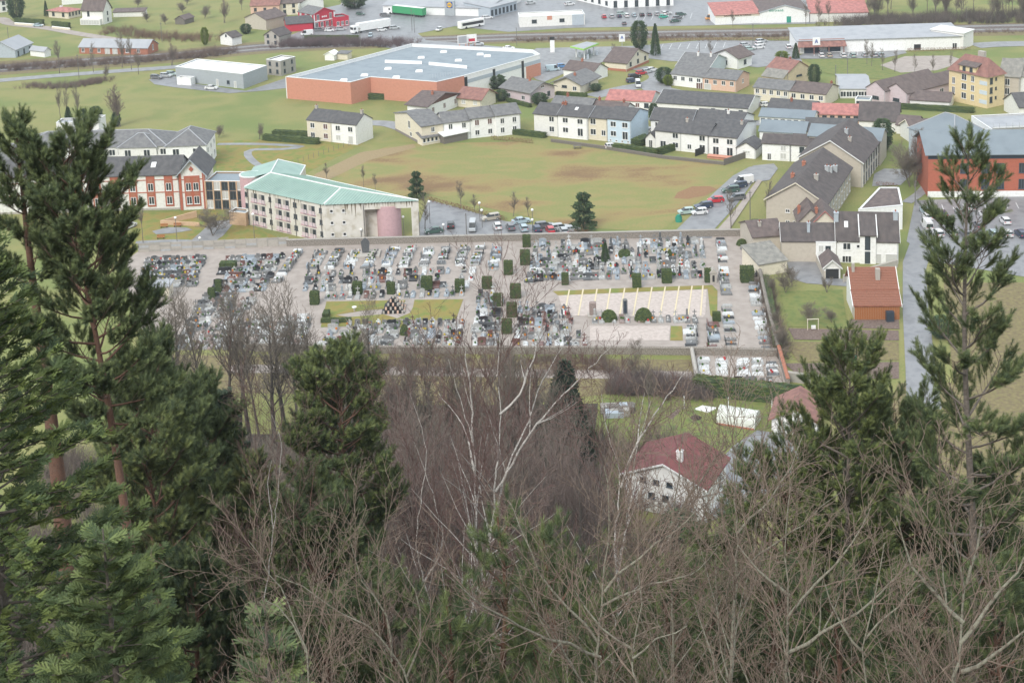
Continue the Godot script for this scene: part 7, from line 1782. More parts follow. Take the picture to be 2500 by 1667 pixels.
func build_slope_trees() -> void:
	# conifers near the viewpoint
	pine("tall Scots pine with bare reddish trunk at the left", Vector3(-13.12, 96.17, -40.73), Vector3(1.9, 0, 1.0), 2.6, 8.6, 11, {"r": 0.24, "round": true, "dens": 1.15})
	pine("slender pine leader rising at the left edge", Vector3(-14.61, 97.11, -41.41), Vector3(0.4, 0, 0.6), 1.2, 5.0, 12, {"boughs": 0.8})
	pine("pine with open airy top at the right edge", Vector3(11.8, 96.65, -36.75), Vector3(0.3, 0, 0.3), 2.8, 13.0, 13, {"boughs": 0.55, "dens": 0.7, "r": 0.16, "bark": "grey"})
	pine("bushy pine right of the double garage", Vector3(9.59, 88.93, -40.46), Vector3(0.2, 0, 0.5), 2.2, 10.0, 14, {"dens": 0.85, "round": true, "r": 0.17, "bark": "grey", "pale": Color(0.22, 0.26, 0.08)})
	pine("lone bushy pine in the middle of the wood", Vector3(-9.55, 76.45, -69.72), Vector3(0.3, 0, 0.5), 3.9, 12.0, 15, {"tuft": 1.45, "pale": Color(0.24, 0.28, 0.09), "dens": 0.55, "round": true})
	pine("dark pine behind the reddish trunk, upper", Vector3(-15.69, 82.65, -56.61), Vector3(0.5, 0, 0), 3.2, 10.0, 16, {"tuft": 1.4, "round": true, "dens": 0.6})
	pine("dark pine behind the reddish trunk, right", Vector3(-15.37, 78.59, -61.98), Vector3(0.2, 0, 0), 3.4, 11.0, 17, {"tuft": 1.4, "dens": 0.6, "round": true})
	pine("pine below the dark pines at the left", Vector3(-13.55, 83.16, -48.57), Vector3(0.2, 0, 0), 3.2, 9.0, 18, {"tuft": 1.3, "dens": 0.65, "round": true, "pale": Color(0.22, 0.25, 0.08)})
	pine("low pine left of the lone bushy pine", Vector3(-11.83, 77.73, -57.76), Vector3(0.2, 0, 0), 3.0, 9.0, 19, {"tuft": 1.3, "dens": 0.6, "pale": Color(0.24, 0.25, 0.08)})
	pine("low pine at the foot of the lone bushy pine", Vector3(-8.1, 79.49, -49.95), Vector3(0.1, 0, 0), 3.4, 8.0, 20, {"tuft": 1.3, "dens": 0.65, "round": true})
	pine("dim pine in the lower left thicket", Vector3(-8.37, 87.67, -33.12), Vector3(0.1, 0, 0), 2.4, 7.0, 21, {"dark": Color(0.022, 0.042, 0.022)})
	pine("long-needled young pine left of the lichened trees", Vector3(-0.56, 94.14, -23.1), Vector3(0.1, 0, 0), 1.5, 6.0, 22, {"long": true, "dens": 0.35, "boughs": 0.7})
	pine("long-needled young pine at the bottom middle", Vector3(0.2, 94.37, -22.13), Vector3(0.05, 0, 0), 1.5, 5.5, 23, {"long": true, "dens": 0.35, "boughs": 0.7})
	pine("long-needled young pine below the maroon-roofed house", Vector3(2.44, 92.04, -24.76), Vector3(0.05, 0, 0), 1.7, 6.0, 24, {"long": true, "dens": 0.4})
	pine("young pine left of the bushy pine", Vector3(4.6, 87.9, -33.17), Vector3(0.1, 0, 0), 2.2, 7.0, 25, {"dens": 1.1})
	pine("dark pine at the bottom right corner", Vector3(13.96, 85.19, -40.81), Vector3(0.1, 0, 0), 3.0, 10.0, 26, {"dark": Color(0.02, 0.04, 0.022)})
	pine("bushy pine between the right pine and the bushy pine", Vector3(11.84, 84.66, -43.76), Vector3(0.1, 0, 0), 3.4, 10.0, 31, {"dens": 0.9, "round": true})
	pine("low bushy pine below the double garage", Vector3(8.2, 84.43, -42.7), Vector3(0.1, 0, 0), 2.8, 9.0, 32, {"dens": 0.9, "round": true, "pale": Color(0.22, 0.26, 0.08)})
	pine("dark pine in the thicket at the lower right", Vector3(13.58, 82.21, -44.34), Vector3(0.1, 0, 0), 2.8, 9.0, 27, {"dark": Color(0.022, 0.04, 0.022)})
	pine("long-needled young pine in the bottom thicket", Vector3(-1.31, 94.38, -20.1), Vector3(0.05, 0, 0), 1.3, 4.0, 28, {"long": true, "dens": 0.4})
	pine("long-needled young pine at the bottom right of the middle", Vector3(0.91, 94.18, -20.06), Vector3(0.05, 0, 0), 1.4, 4.0, 29, {"long": true, "dens": 0.4})
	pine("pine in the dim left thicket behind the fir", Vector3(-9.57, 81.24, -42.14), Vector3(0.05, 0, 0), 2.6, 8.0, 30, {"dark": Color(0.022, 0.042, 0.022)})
	var more := [[Vector3(-3.54, 88.02, -31.15), "low dark pine in the bottom thicket, leftmost"], [Vector3(-1.68, 84.92, -36.7), "pine behind the long-needled young pine"], [Vector3(2.29, 87.72, -31.1), "low pine right of the lichened tree"], [Vector3(3.46, 90.1, -27.46), "low pine before the bushy pine"], [Vector3(5.55, 87.98, -31.15), "low pine in the lower right thicket, left"], [Vector3(6.15, 89.84, -27.42), "low pine in the lower right thicket, middle"], [Vector3(8.88, 87.58, -31.08), "low pine in the lower right thicket, right"], [Vector3(9.6, 89.72, -27.39), "low pine in the extreme lower right"], [Vector3(0.65, 88.53, -30.23), "low pine in the bottom thicket, middle"], [Vector3(-4.65, 88.17, -30.16), "low pine in the bottom thicket, left"]]
	for i in more.size(): pine(more[i][1], more[i][0], Vector3(0.1, 0, 0), 2.3, 6.0, 200 + i, {"dens": 0.5, "boughs": 0.8, "tuft": 1.1, "dark": Color(0.045, 0.07, 0.03), "pale": Color(0.17, 0.205, 0.075)})
	fir("broad yellow-green fir at the left edge", Vector3(-10.34, 98.7, -25.95), 4.6, 12.0, 61)
	fir("fir spreading across the lower left corner", Vector3(-7.05, 94.69, -22.19), 1.9, 5.0, 62, {"pale": Color(0.18, 0.225, 0.07)})
	fir("small pale spruce at the bottom left of the middle", Vector3(-4.06, 94.48, -20.12), 0.9, 2.6, 63, {"pale": Color(0.2, 0.25, 0.09), "dark": Color(0.06, 0.09, 0.04)})
	fir("tall dark spruce behind the pines at the left", Vector3(-19.08, 67.95, -86.49), 2.6, 12.0, 64, {"dark": Color(0.018, 0.035, 0.02), "pale": Color(0.05, 0.075, 0.04), "tuft": 1.8})
	# birches
	stem_tree("birch_tree", "white-stemmed birch standing in the middle of the picture", "tree", [[Vector3(-1.95, 84.13, -33.51), Vector3(-1.59, 85.55, -33.76), Vector3(-1.06, 87.27, -34.07), Vector3(-0.82, 89, -34.38), Vector3(-0.66, 90.54, -34.65), Vector3(-0.68, 91.66, -34.85), Vector3(-0.56, 92.68, -35.03), Vector3(-0.54, 93.71, -35.21)], [Vector3(-1.05, 87.48, -34.1), Vector3(-0.52, 89.1, -34.6), Vector3(0.04, 90.08, -35.08), Vector3(0.45, 90.98, -35.54), Vector3(1.19, 92.02, -35.93)], [Vector3(-0.83, 88.6, -34.3), Vector3(0.14, 90.28, -34.2), Vector3(1.2, 91.49, -34.11), Vector3(2.23, 92.57, -34)], [Vector3(-0.66, 90.54, -34.65), Vector3(-0.14, 91.03, -34.74), Vector3(0.32, 92.14, -34.94), Vector3(0.56, 93.05, -35.1)]], 0.085, BIRCH, ["birch", "birchtwig"], 71)
	stem_tree("birch_tree", "slim white birch left of the tallest birch", "tree", [[Vector3(-1.31, 83.73, -35.47), Vector3(-1.47, 85.46, -35.78), Vector3(-1.44, 87.3, -36.1), Vector3(-1.45, 88.92, -36.39), Vector3(-1.7, 89.79, -36.55), Vector3(-2.03, 91.1, -36.78)], [Vector3(-1.46, 88.81, -36.37), Vector3(-1.46, 90.21, -36.62), Vector3(-1.58, 91.41, -36.84), Vector3(-1.5, 92.16, -36.97)], [Vector3(-1.43, 88.16, -36.26), Vector3(-1.73, 89.18, -36.85), Vector3(-2.38, 89.9, -37.38)]], 0.1, BIRCH, ["birch", "birchtwig"], 72)
	stem_tree("birch_tree", "forked birch left of the maroon-roofed house", "tree", [[Vector3(1.79, 86.66, -29.9), Vector3(1.94, 88.21, -30.17), Vector3(1.89, 89.3, -30.37), Vector3(2.07, 90.67, -30.61), Vector3(1.84, 91.77, -30.81), Vector3(1.71, 92.69, -30.97)], [Vector3(2.07, 90.58, -30.59), Vector3(2.52, 91.57, -30.77), Vector3(2.92, 92.19, -30.88), Vector3(3.7, 93.17, -31.06)], [Vector3(1.94, 88.66, -30.25), Vector3(2.29, 90.2, -30.53), Vector3(2.49, 91.24, -31.02), Vector3(2.88, 92.25, -31.4)]], 0.085, BIRCH, ["birch", "birchtwig"], 73)
	stem_tree("birch_tree", "thin birch before the lone bushy pine", "tree", [[Vector3(-7.47, 83.35, -36.42), Vector3(-7.24, 85.11, -36.73), Vector3(-7.05, 86.32, -36.95), Vector3(-6.86, 87.65, -37.18), Vector3(-6.78, 88.64, -37.36), Vector3(-7.02, 89.42, -37.5)], [Vector3(-7.05, 86.32, -36.95), Vector3(-7.16, 87.33, -37.12), Vector3(-7.05, 88.21, -37.28)]], 0.05, BIRCH, ["birch", "birchtwig"], 74)
	stem_tree("birch_tree", "pale double birch in the thicket left of the middle", "tree", [[Vector3(-2.88, 82.22, -38.25), Vector3(-3.12, 83.63, -38.5), Vector3(-3.32, 84.68, -38.69), Vector3(-3.17, 85.72, -38.87), Vector3(-2.93, 87.34, -39.16), Vector3(-3.34, 88.98, -39.45)], [Vector3(-3.12, 83.63, -38.5), Vector3(-2.56, 84.65, -38.68), Vector3(-2.74, 85.94, -38.91), Vector3(-3.28, 87.59, -39.2)]], 0.075, BIRCH, ["birch", "birchtwig"], 75)
	# lichened trees in front
	stem_tree("oak_tree", "lichen-spotted bare tree at the bottom middle", "tree", [[Vector3(0.75, 94.88, -17.14), Vector3(0.84, 95.61, -17.27), Vector3(0.93, 96.29, -17.39), Vector3(0.98, 96.82, -17.48), Vector3(1.05, 97.34, -17.58), Vector3(1, 97.81, -17.66)], [Vector3(0.84, 95.56, -17.26), Vector3(0.42, 96.05, -17.35), Vector3(0.11, 96.48, -17.42), Vector3(-0.13, 97.07, -17.53), Vector3(-0.28, 97.44, -17.6)], [Vector3(0.93, 96.24, -17.38), Vector3(1.4, 96.64, -17.45), Vector3(1.84, 96.94, -17.51), Vector3(2.17, 97.19, -17.55)], [Vector3(0.9, 96.03, -17.34), Vector3(1.36, 96.45, -17.01), Vector3(2.01, 96.8, -16.77), Vector3(2.34, 97.3, -16.56)], [Vector3(0.83, 95.4, -17.23), Vector3(-0.02, 96.04, -16.84), Vector3(-0.62, 96.66, -16.44), Vector3(-1.04, 97.24, -16.24)]], 0.06, OAK, ["oak", "oaktwig"], 81)
	stem_tree("oak_tree", "slim lichened tree before the maroon-roofed house", "tree", [[Vector3(1.95, 93.56, -18.94), Vector3(2, 94.61, -19.12), Vector3(1.99, 95.42, -19.27), Vector3(2.04, 96.12, -19.39), Vector3(2.15, 96.69, -19.49), Vector3(2.27, 97.33, -19.61)], [Vector3(2.03, 95.94, -19.36), Vector3(2.41, 96.51, -19.46), Vector3(2.69, 96.91, -19.53), Vector3(2.96, 97.13, -19.57)]], 0.05, OAK, ["oak", "oaktwig"], 82)
	stem_tree("oak_tree", "lichened tree with wide twigs right of the maroon-roofed house", "tree", [[Vector3(2.64, 94.17, -18.03), Vector3(2.73, 95.17, -18.21), Vector3(2.82, 96.05, -18.36), Vector3(2.82, 96.77, -18.49), Vector3(2.87, 97.49, -18.62), Vector3(2.84, 97.99, -18.71)], [Vector3(2.81, 96.38, -18.42), Vector3(3.3, 96.81, -18.5), Vector3(3.6, 97.24, -18.58), Vector3(3.78, 97.68, -18.65)], [Vector3(2.76, 95.72, -18.31), Vector3(3.04, 96.26, -18), Vector3(3.61, 96.83, -17.79), Vector3(4.05, 97.39, -17.59)]], 0.055, OAK, ["oak", "oaktwig"], 83)
	stem_tree("oak_tree", "bare lichened tree rising at the lower right", "tree", [[Vector3(2.94, 96.07, -15.32), Vector3(2.95, 96.83, -15.46), Vector3(2.98, 97.39, -15.56), Vector3(2.98, 98, -15.66), Vector3(3.05, 98.52, -15.76)], [Vector3(2.96, 97.01, -15.49), Vector3(3.34, 97.38, -15.55), Vector3(3.74, 97.79, -15.63), Vector3(3.99, 98.2, -15.7)], [Vector3(2.94, 96.54, -15.41), Vector3(3.52, 96.85, -15.46), Vector3(4.05, 97.21, -15.52), Vector3(4.46, 97.71, -15.61)], [Vector3(2.98, 97.25, -15.53), Vector3(2.63, 97.54, -15.58), Vector3(2.4, 97.79, -15.63)]], 0.055, OAK, ["oak", "oaktwig"], 84)
	stem_tree("oak_tree", "forked lichened tree in the bottom right corner", "tree", [[Vector3(4.29, 97.22, -13.49), Vector3(4.38, 97.88, -13.61), Vector3(4.47, 98.41, -13.71), Vector3(4.36, 98.87, -13.79), Vector3(4.29, 99.37, -13.88)], [Vector3(4.38, 97.84, -13.6), Vector3(4.71, 98.2, -13.67), Vector3(4.98, 98.52, -13.73), Vector3(5.24, 98.93, -13.8)], [Vector3(4.39, 97.54, -13.55), Vector3(4.71, 97.86, -13.41), Vector3(5.07, 98.33, -13.29)], [Vector3(4.41, 98.04, -13.64), Vector3(4.17, 98.3, -13.69), Vector3(3.92, 98.64, -13.75), Vector3(3.77, 99.14, -13.84)], [Vector3(4.47, 98.41, -13.71), Vector3(4.61, 98.78, -13.77), Vector3(4.66, 99.24, -13.85)]], 0.06, OAK, ["oak", "oaktwig"], 85)
	stem_tree("oak_tree", "leaning bare sapling at the bottom left of the middle", "tree", [[Vector3(-2.78, 95.59, -16.25), Vector3(-2.83, 96.24, -16.37), Vector3(-3.04, 96.74, -16.46), Vector3(-3.23, 97.15, -16.53), Vector3(-3.47, 97.56, -16.6)], [Vector3(-2.84, 96.19, -16.36), Vector3(-3, 96.54, -16.42), Vector3(-3.29, 96.85, -16.48)]], 0.035, OAK, ["oak", "oaktwig"], 86)
	stem_tree("oak_tree", "arching bare tree across the bottom left of the middle", "tree", [[Vector3(-1.69, 94.22, -18.04), Vector3(-1.95, 94.89, -18.16), Vector3(-2.27, 95.29, -18.23), Vector3(-2.65, 95.52, -18.27), Vector3(-3.15, 95.87, -18.33), Vector3(-3.53, 96.05, -18.36)], [Vector3(-1.95, 94.83, -18.15), Vector3(-2.04, 95.45, -18.26), Vector3(-2.36, 95.9, -18.34), Vector3(-2.45, 96.4, -18.43)], [Vector3(-1.79, 94.55, -18.1), Vector3(-1.54, 95.21, -18.21), Vector3(-1.63, 95.76, -18.31), Vector3(-1.89, 96.27, -18.4)]], 0.05, OAK, ["oak", "oaktwig"], 87)
	stem_tree("oak_tree", "twiggy sapling at the bottom right", "tree", [[Vector3(3.64, 96.6, -14.4), Vector3(3.61, 97.22, -14.51), Vector3(3.77, 97.79, -14.61), Vector3(3.88, 98.32, -14.7)], [Vector3(3.61, 97.13, -14.49), Vector3(3.35, 97.49, -14.56), Vector3(3.23, 97.9, -14.63)], [Vector3(3.63, 97.31, -14.52), Vector3(3.99, 97.65, -14.59), Vector3(4.27, 97.9, -14.63)]], 0.04, OAK, ["oak", "oaktwig"], 88)
	stem_tree("oak_tree", "fine-twigged tree between the lichened trees at the bottom", "tree", [[Vector3(1.16, 96.36, -14.86), Vector3(1.08, 96.91, -14.96), Vector3(1.24, 97.46, -15.06), Vector3(1.21, 97.91, -15.14)], [Vector3(1.08, 96.87, -14.95), Vector3(1.41, 97.08, -14.99), Vector3(1.74, 97.21, -15.02)], [Vector3(1.11, 97, -14.98), Vector3(0.77, 97.24, -15.02), Vector3(0.46, 97.67, -15.1)]], 0.04, OAK, ["oak", "oaktwig"], 89)

	# bare wood at the foot of the slope
	var sets := [["bare tree of the wood below the cemetery", [Vector3(-23.9, 16.4, -181.9), Vector3(-20.1, 30.7, -161.5), Vector3(-16.4, 39.3, -137), Vector3(-18.8, 27.5, -159.7), Vector3(-17.3, 36.2, -162.2), Vector3(-20.2, 18.3, -195.5), Vector3(-13, 48.3, -133.6), Vector3(-15.2, 28, -156), Vector3(-12.3, 44.6, -133.2), Vector3(-14.5, 29.7, -164.7), Vector3(-12.1, 40.5, -146.4), Vector3(-10.3, 46, -132.9), Vector3(-12.5, 23.5, -174.3), Vector3(-13.5, 10.9, -188), Vector3(-11.8, 23.7, -180.1), Vector3(-9.5, 26.4, -158.7), Vector3(-8.2, 33.2, -151.2), Vector3(-9.6, 12.6, -187.3), Vector3(-6.1, 42.7, -133.3), Vector3(-6.9, 28.1, -158.5), Vector3(-6.8, 21.4, -178.4), Vector3(-5, 31.8, -160.9), Vector3(-4.7, 24.7, -165.6), Vector3(-3.1, 43.7, -133.1), Vector3(-4.1, 10.2, -196.9), Vector3(-1.9, 40, -142.7), Vector3(-1.9, 13.7, -181.9), Vector3(-0.8, 33.4, -146.1), Vector3(-0.2, 20.6, -169.1), Vector3(0.8, 29.4, -168.5), Vector3(2.3, 25.3, -185), Vector3(2.6, 15.7, -180.1), Vector3(3.3, 26, -168.8), Vector3(4.5, 22, -190.7), Vector3(4.7, 31.4, -165.6), Vector3(5, 34.6, -154.6)], [0, 4, 2, 7], ["grey", "rosetwig"]],
		["fine-twigged tree before the cemetery track", [Vector3(-24.4, 19.8, -198.3), Vector3(-23.8, 23, -204.3), Vector3(-20.4, 21.5, -195.2), Vector3(-18.6, 19.3, -207.9), Vector3(-15.8, 21.5, -200.3), Vector3(-13.7, 22.7, -200.9), Vector3(-11.6, 19.1, -207.9), Vector3(-9.1, 21, -194), Vector3(-8.8, 15.4, -207.3), Vector3(-5.1, 27.3, -190.9), Vector3(-2.9, 16.9, -212), Vector3(-0.7, 21, -203.7), Vector3(0.9, 12.9, -210)], [8, 12, 10, 15], ["grey", "greytwig"]],
		["bare tree in the wood left of the lone bushy pine", [Vector3(-25.6, 51.2, -106.4), Vector3(-37.5, 25.7, -157.1), Vector3(-33.1, 35.3, -148.2), Vector3(-24.8, 49.6, -114.4), Vector3(-32.7, 30.2, -156.8), Vector3(-28.2, 31.9, -142.6), Vector3(-20.2, 56.1, -105.6), Vector3(-23.7, 44.4, -126.5), Vector3(-25.1, 33, -141.3), Vector3(-17.3, 56.6, -104.7), Vector3(-22.4, 39.9, -141.2), Vector3(-17, 47.8, -116), Vector3(-21.9, 25.6, -156.9), Vector3(-21.1, 23.7, -161.1)], [0, 4, 2], ["grey", "greytwig"]],
		["bare bush-like tree below the maroon-roofed house", [Vector3(4.1, 52, -90.2), Vector3(4.8, 60.3, -76.3), Vector3(5.7, 54.4, -85.1), Vector3(7.8, 48, -94.6), Vector3(10.5, 44.4, -102.6), Vector3(12, 37.6, -113), Vector3(12.8, 42.8, -103.9), Vector3(13, 45, -100.2), Vector3(16.4, 39.1, -113.1)], [2, 7, 3], ["grey", "rosetwig"]],
		["bare tree in the thicket at the lower right", [Vector3(9.8, 70.9, -62.5), Vector3(10.8, 70.8, -62.7), Vector3(15.4, 59.5, -77.3), Vector3(11.7, 72.5, -57.3), Vector3(12, 75.1, -54.9), Vector3(19.5, 58.2, -79), Vector3(15.3, 72.5, -58.8), Vector3(22.2, 57.2, -81), Vector3(20.9, 65.6, -71.1), Vector3(16.3, 74.9, -53.2), Vector3(27, 57.5, -84.7), Vector3(19.8, 71.6, -58.2), Vector3(29.4, 56.9, -82.2), Vector3(23.4, 68.8, -62.9)], [0, 2, 7], ["grey", "greytwig"]],
		["small bare tree in the lower thicket", [Vector3(-8.1, 71.6, -57.3), Vector3(-7.7, 69, -61.5), Vector3(-7.7, 69.4, -62.3), Vector3(-3.7, 85.2, -34.8), Vector3(-4.7, 77.8, -49.2), Vector3(-3.1, 84.6, -38.5), Vector3(-4.3, 71.6, -56.2), Vector3(-2.3, 84.8, -35.6), Vector3(-1.5, 88.6, -31.3), Vector3(-1.3, 84.2, -38.4), Vector3(-0.9, 81.5, -40.6), Vector3(-0.5, 74.3, -53.5), Vector3(-0.4, 73, -53.7), Vector3(0.5, 81.2, -40.9), Vector3(0.7, 85.6, -36.1), Vector3(1.3, 76.3, -51.1)], [2, 7, 4], ["grey", "rosetwig"]]]
	for s in sets:
		var pts: Array = s[1]
		var r := RandomNumberGenerator.new(); r.seed = pts.size()
		for i in pts.size():
			var top: Vector3 = pts[i]
			var g := land(top.x, top.z)
			var h := clampf(top.y - g, 3.0, 24.0)
			bare("bare_tree", "%s, %s from the left" % [s[0], ORD[i] if i < ORD.size() else "%s after the thirtieth" % ORD[i - 30]], Vector3(top.x, g - 0.2, top.z), h, s[2][i % s[2].size()], s[3] if i % 3 else ["grey", "greytwig"], r.randf() * TAU, "bare trees of the wood", r.randf_range(0.8, 1.05) if h < 16 else 0.75)
	# tall dark trees left of the cemetery front
	var tl := [[v(-50.4, -217.9), 770, 1, 0.7], [v(-47.5, -216.7), 745, 6, 0.75], [v(-45.5, -214.7), 760, 1, 0.65], [v(-44.1, -217), 735, 6, 0.8], [v(-40.1, -215), 748, 0, 0.85], [v(-38.2, -215.5), 742, 4, 0.85], [v(-35.7, -214), 790, 6, 0.7], [v(-53.8, -218.8), 800, 0, 0.8], [v(-57.5, -222), 770, 4, 0.9], [v(-59.2, -220), 800, 0, 0.9], [v(-33.5, -217.3), 800, 4, 0.7], [v(-41.5, -212.4), 800, 1, 0.6], [v(-31.4, -221.4), 850, 2, 0.9], [v(-25.9, -226.9), 830, 0, 0.7], [v(-35.2, -223.2), 760, 0, 0.75]]
	for i in tl.size():
		var e: Array = tl[i]
		var base: Vector3 = e[0]
		var s: float = 3558.0 / (base - Vector3(0, 107, 0)).length()
		bare("tall_bare_tree", "tall dark-stemmed bare tree hiding the left graves, %s of the stand" % ORD[i], base - Vector3(0, 0.2, 0), clampf((1090.0 - e[1]) / s * 1.02, 6.0, 24.0), e[2], ["dark", "greytwig"], i * 1.7, "tall bare trees before the cemetery", e[3] * 1.3)
	evergreen("dark spruce veiled by bare twigs behind the birches", v(5.9, -204.9), 17.5, 10.0, 0, "spruce", Color(0.6, 0.7, 0.7))
	evergreen("blue-dark spruce behind the lone bushy pine", v(-24.2, -208.4), 10.0, 6.0, 0, "spruce", Color(0.7, 0.9, 1.0))
	evergreen("round dark bush below the maroon-roofed house", v(20.2, -182.5), 5.0, 6.0, 1, "bush")
	evergreen("conifer beside the birches near the garden", v(9.5, -208.5), 5.0, 3.0, 1, "bush")
	# brushwood
	brush("brushwood", "tangled bare brushwood on the wooded slope", spots(91, 5200, -95, 70, -178, -60), 1.2, 3.2, Color(0.09, 0.072, 0.056), Color(0.2, 0.158, 0.13), 92)
	brush("undergrowth", "thin bare undergrowth near the viewpoint", spots(93, 1000, -40, 45, -62, -24), 0.9, 2.3, Color(0.13, 0.098, 0.075), Color(0.25, 0.195, 0.155), 94)
	brush("thicket", "low scrub at the foot of the slope below the house", spots(97, 420, 14, 85, -184, -166), 0.6, 1.6, Color(0.1, 0.08, 0.055), Color(0.2, 0.16, 0.11), 98)
	brush("thicket", "bare thicket along the foot of the slope", spots(95, 1300, -75, 22, -214, -176), 1.6, 4.0, Color(0.12, 0.095, 0.08), Color(0.22, 0.172, 0.145), 96)


# ---- vehicles: lofted bodies, the front at +x
var car_mesh := {}
func loft(m: MB, st: Array) -> void:
	# stations: [x, low, high, half width low, half width high]
	var ring := func(s: Array) -> Array: return [Vector3(s[0], s[1], s[3]), Vector3(s[0], s[2], s[4]), Vector3(s[0], s[2], -s[4]), Vector3(s[0], s[1], -s[3])]
	for i in range(1, st.size()): m.hexa(ring.call(st[i - 1]), ring.call(st[i]))
func car_shapes(kind: String) -> Array:
	if car_mesh.has(kind): return car_mesh[kind]
	var L: float = {"hatch": 3.9, "estate": 4.5, "saloon": 4.5, "van": 4.9}[kind]
	var H: float = {"hatch": 1.45, "estate": 1.5, "saloon": 1.42, "van": 2.1}[kind]
	var k := L / 4.0
	var b := MB.new(); var g := MB.new(); var rf := MB.new()
	var nose := 0.72 if kind != "van" else 0.95
	loft(b, [[-2.0 * k, 0.4, 0.78, 0.7, 0.68], [-1.9 * k, 0.24, 0.92, 0.82, 0.78], [-1.0 * k, 0.2, 0.95, 0.86, 0.82], [0.9 * k, 0.2, 0.93, 0.86, 0.82], [1.75 * k, 0.22, nose + 0.08, 0.83, 0.76], [2.0 * k, 0.36, nose - 0.1, 0.7, 0.64]])
	var rear := {"hatch": [-1.9, -1.6], "estate": [-1.92, -1.75], "saloon": [-1.55, -0.95], "van": [-1.95, -1.92]}[kind] as Array
	var fr := {"hatch": [1.05, 0.3], "estate": [0.95, 0.25], "saloon": [1.0, 0.3], "van": [1.5, 1.0]}[kind] as Array
	loft(g, [[rear[0] * k, 0.9, 0.91, 0.78, 0.77], [rear[1] * k, 0.9, H - 0.06, 0.79, 0.62], [fr[1] * k, 0.9, H - 0.05, 0.79, 0.62], [fr[0] * k, 0.9, 0.91, 0.77, 0.74]])
	loft(rf, [[rear[1] * k - 0.06, H - 0.08, H - 0.02, 0.64, 0.58], [(rear[1] + fr[1]) / 2 * k, H - 0.07, H + 0.02, 0.66, 0.58], [fr[1] * k + 0.04, H - 0.08, H - 0.02, 0.64, 0.58]])
	for x in [rear[1] * k + 0.1, (rear[1] + fr[1]) / 2 * k]:
		for s in [-1.0, 1.0]: rf.hexa([Vector3(x, 0.9, s * 0.8), Vector3(x + 0.12, 0.9, s * 0.8), Vector3(x + 0.12, 0.9, s * 0.74), Vector3(x, 0.9, s * 0.74)], [Vector3(x, H - 0.06, s * 0.64), Vector3(x + 0.12, H - 0.06, s * 0.64), Vector3(x + 0.12, H - 0.06, s * 0.58), Vector3(x, H - 0.06, s * 0.58)])
	if kind == "van": loft(rf, [[-1.93 * k, 0.9, H - 0.05, 0.82, 0.7], [0.35 * k, 0.9, H - 0.05, 0.82, 0.7]])
	var w := MB.new(); w.cyl(Vector3(0, 0, -0.1), Vector3(0, 0, 0.1), 0.32, 0.32, 12)
	var ri := MB.new(); ri.cyl(Vector3(0, 0, -0.11), Vector3(0, 0, 0.11), 0.19, 0.19, 8)
	var lt := MB.new(); lt.bx(Vector3(-0.06, -0.08, -0.16), Vector3(0.06, 0.08, 0.16))
	car_mesh[kind] = [b.mesh(), g.mesh(), rf.mesh(), w.mesh(), ri.mesh(), lt.mesh(), k]
	return car_mesh[kind]
const PAINT := {"white": [0.7, 0.7, 0.7], "silver": [0.42, 0.44, 0.45], "grey": [0.14, 0.14, 0.15], "black": [0.02, 0.02, 0.022], "navy": [0.03, 0.045, 0.09], "red": [0.5, 0.02, 0.03], "blue": [0.08, 0.2, 0.4], "pale blue": [0.38, 0.48, 0.52], "beige": [0.4, 0.36, 0.29], "dark green": [0.05, 0.1, 0.08], "teal": [0.03, 0.35, 0.25], "pale green": [0.35, 0.45, 0.42], "orange": [0.6, 0.25, 0.03]}
func car(at: Vector3, yaw: float, col: String, kind: String, where: String) -> void:
	var word: String = {"hatch": "hatchback", "estate": "estate car", "saloon": "saloon car", "van": "van"}[kind]
	var t := thing("parked_car" if kind != "van" else "parked_van", "%s %s %s" % [col, word, where], "car" if kind != "van" else "van", at + Vector3(0, 0.1, 0), deg_to_rad(yaw), "cars of the town")
	var s := car_shapes(kind)
	var c: Array = PAINT[col]
	var pm := paint(col, c[0], c[1], c[2])
	put("body", s[0], pm, t); put("window_glass", s[1], glass(), t); put("cabin_roof", s[2], pm, t)
	for x in [-1.25, 1.3]:
		for z in [-0.78, 0.78]:
			var w := put("wheel", s[3], m_of("black"), t); w.position = Vector3(x * s[6], 0.32, z)
			put("rim", s[4], m_of("steel"), w)
	for z in [-0.58, 0.58]:
		var h := put("headlight", s[5], m_of("frame"), t); h.position = Vector3(1.93 * s[6], 0.62, z)
		var r := put("tail_light", s[5], m_of("red"), t); r.position = Vector3(-1.95 * s[6], 0.78, z)
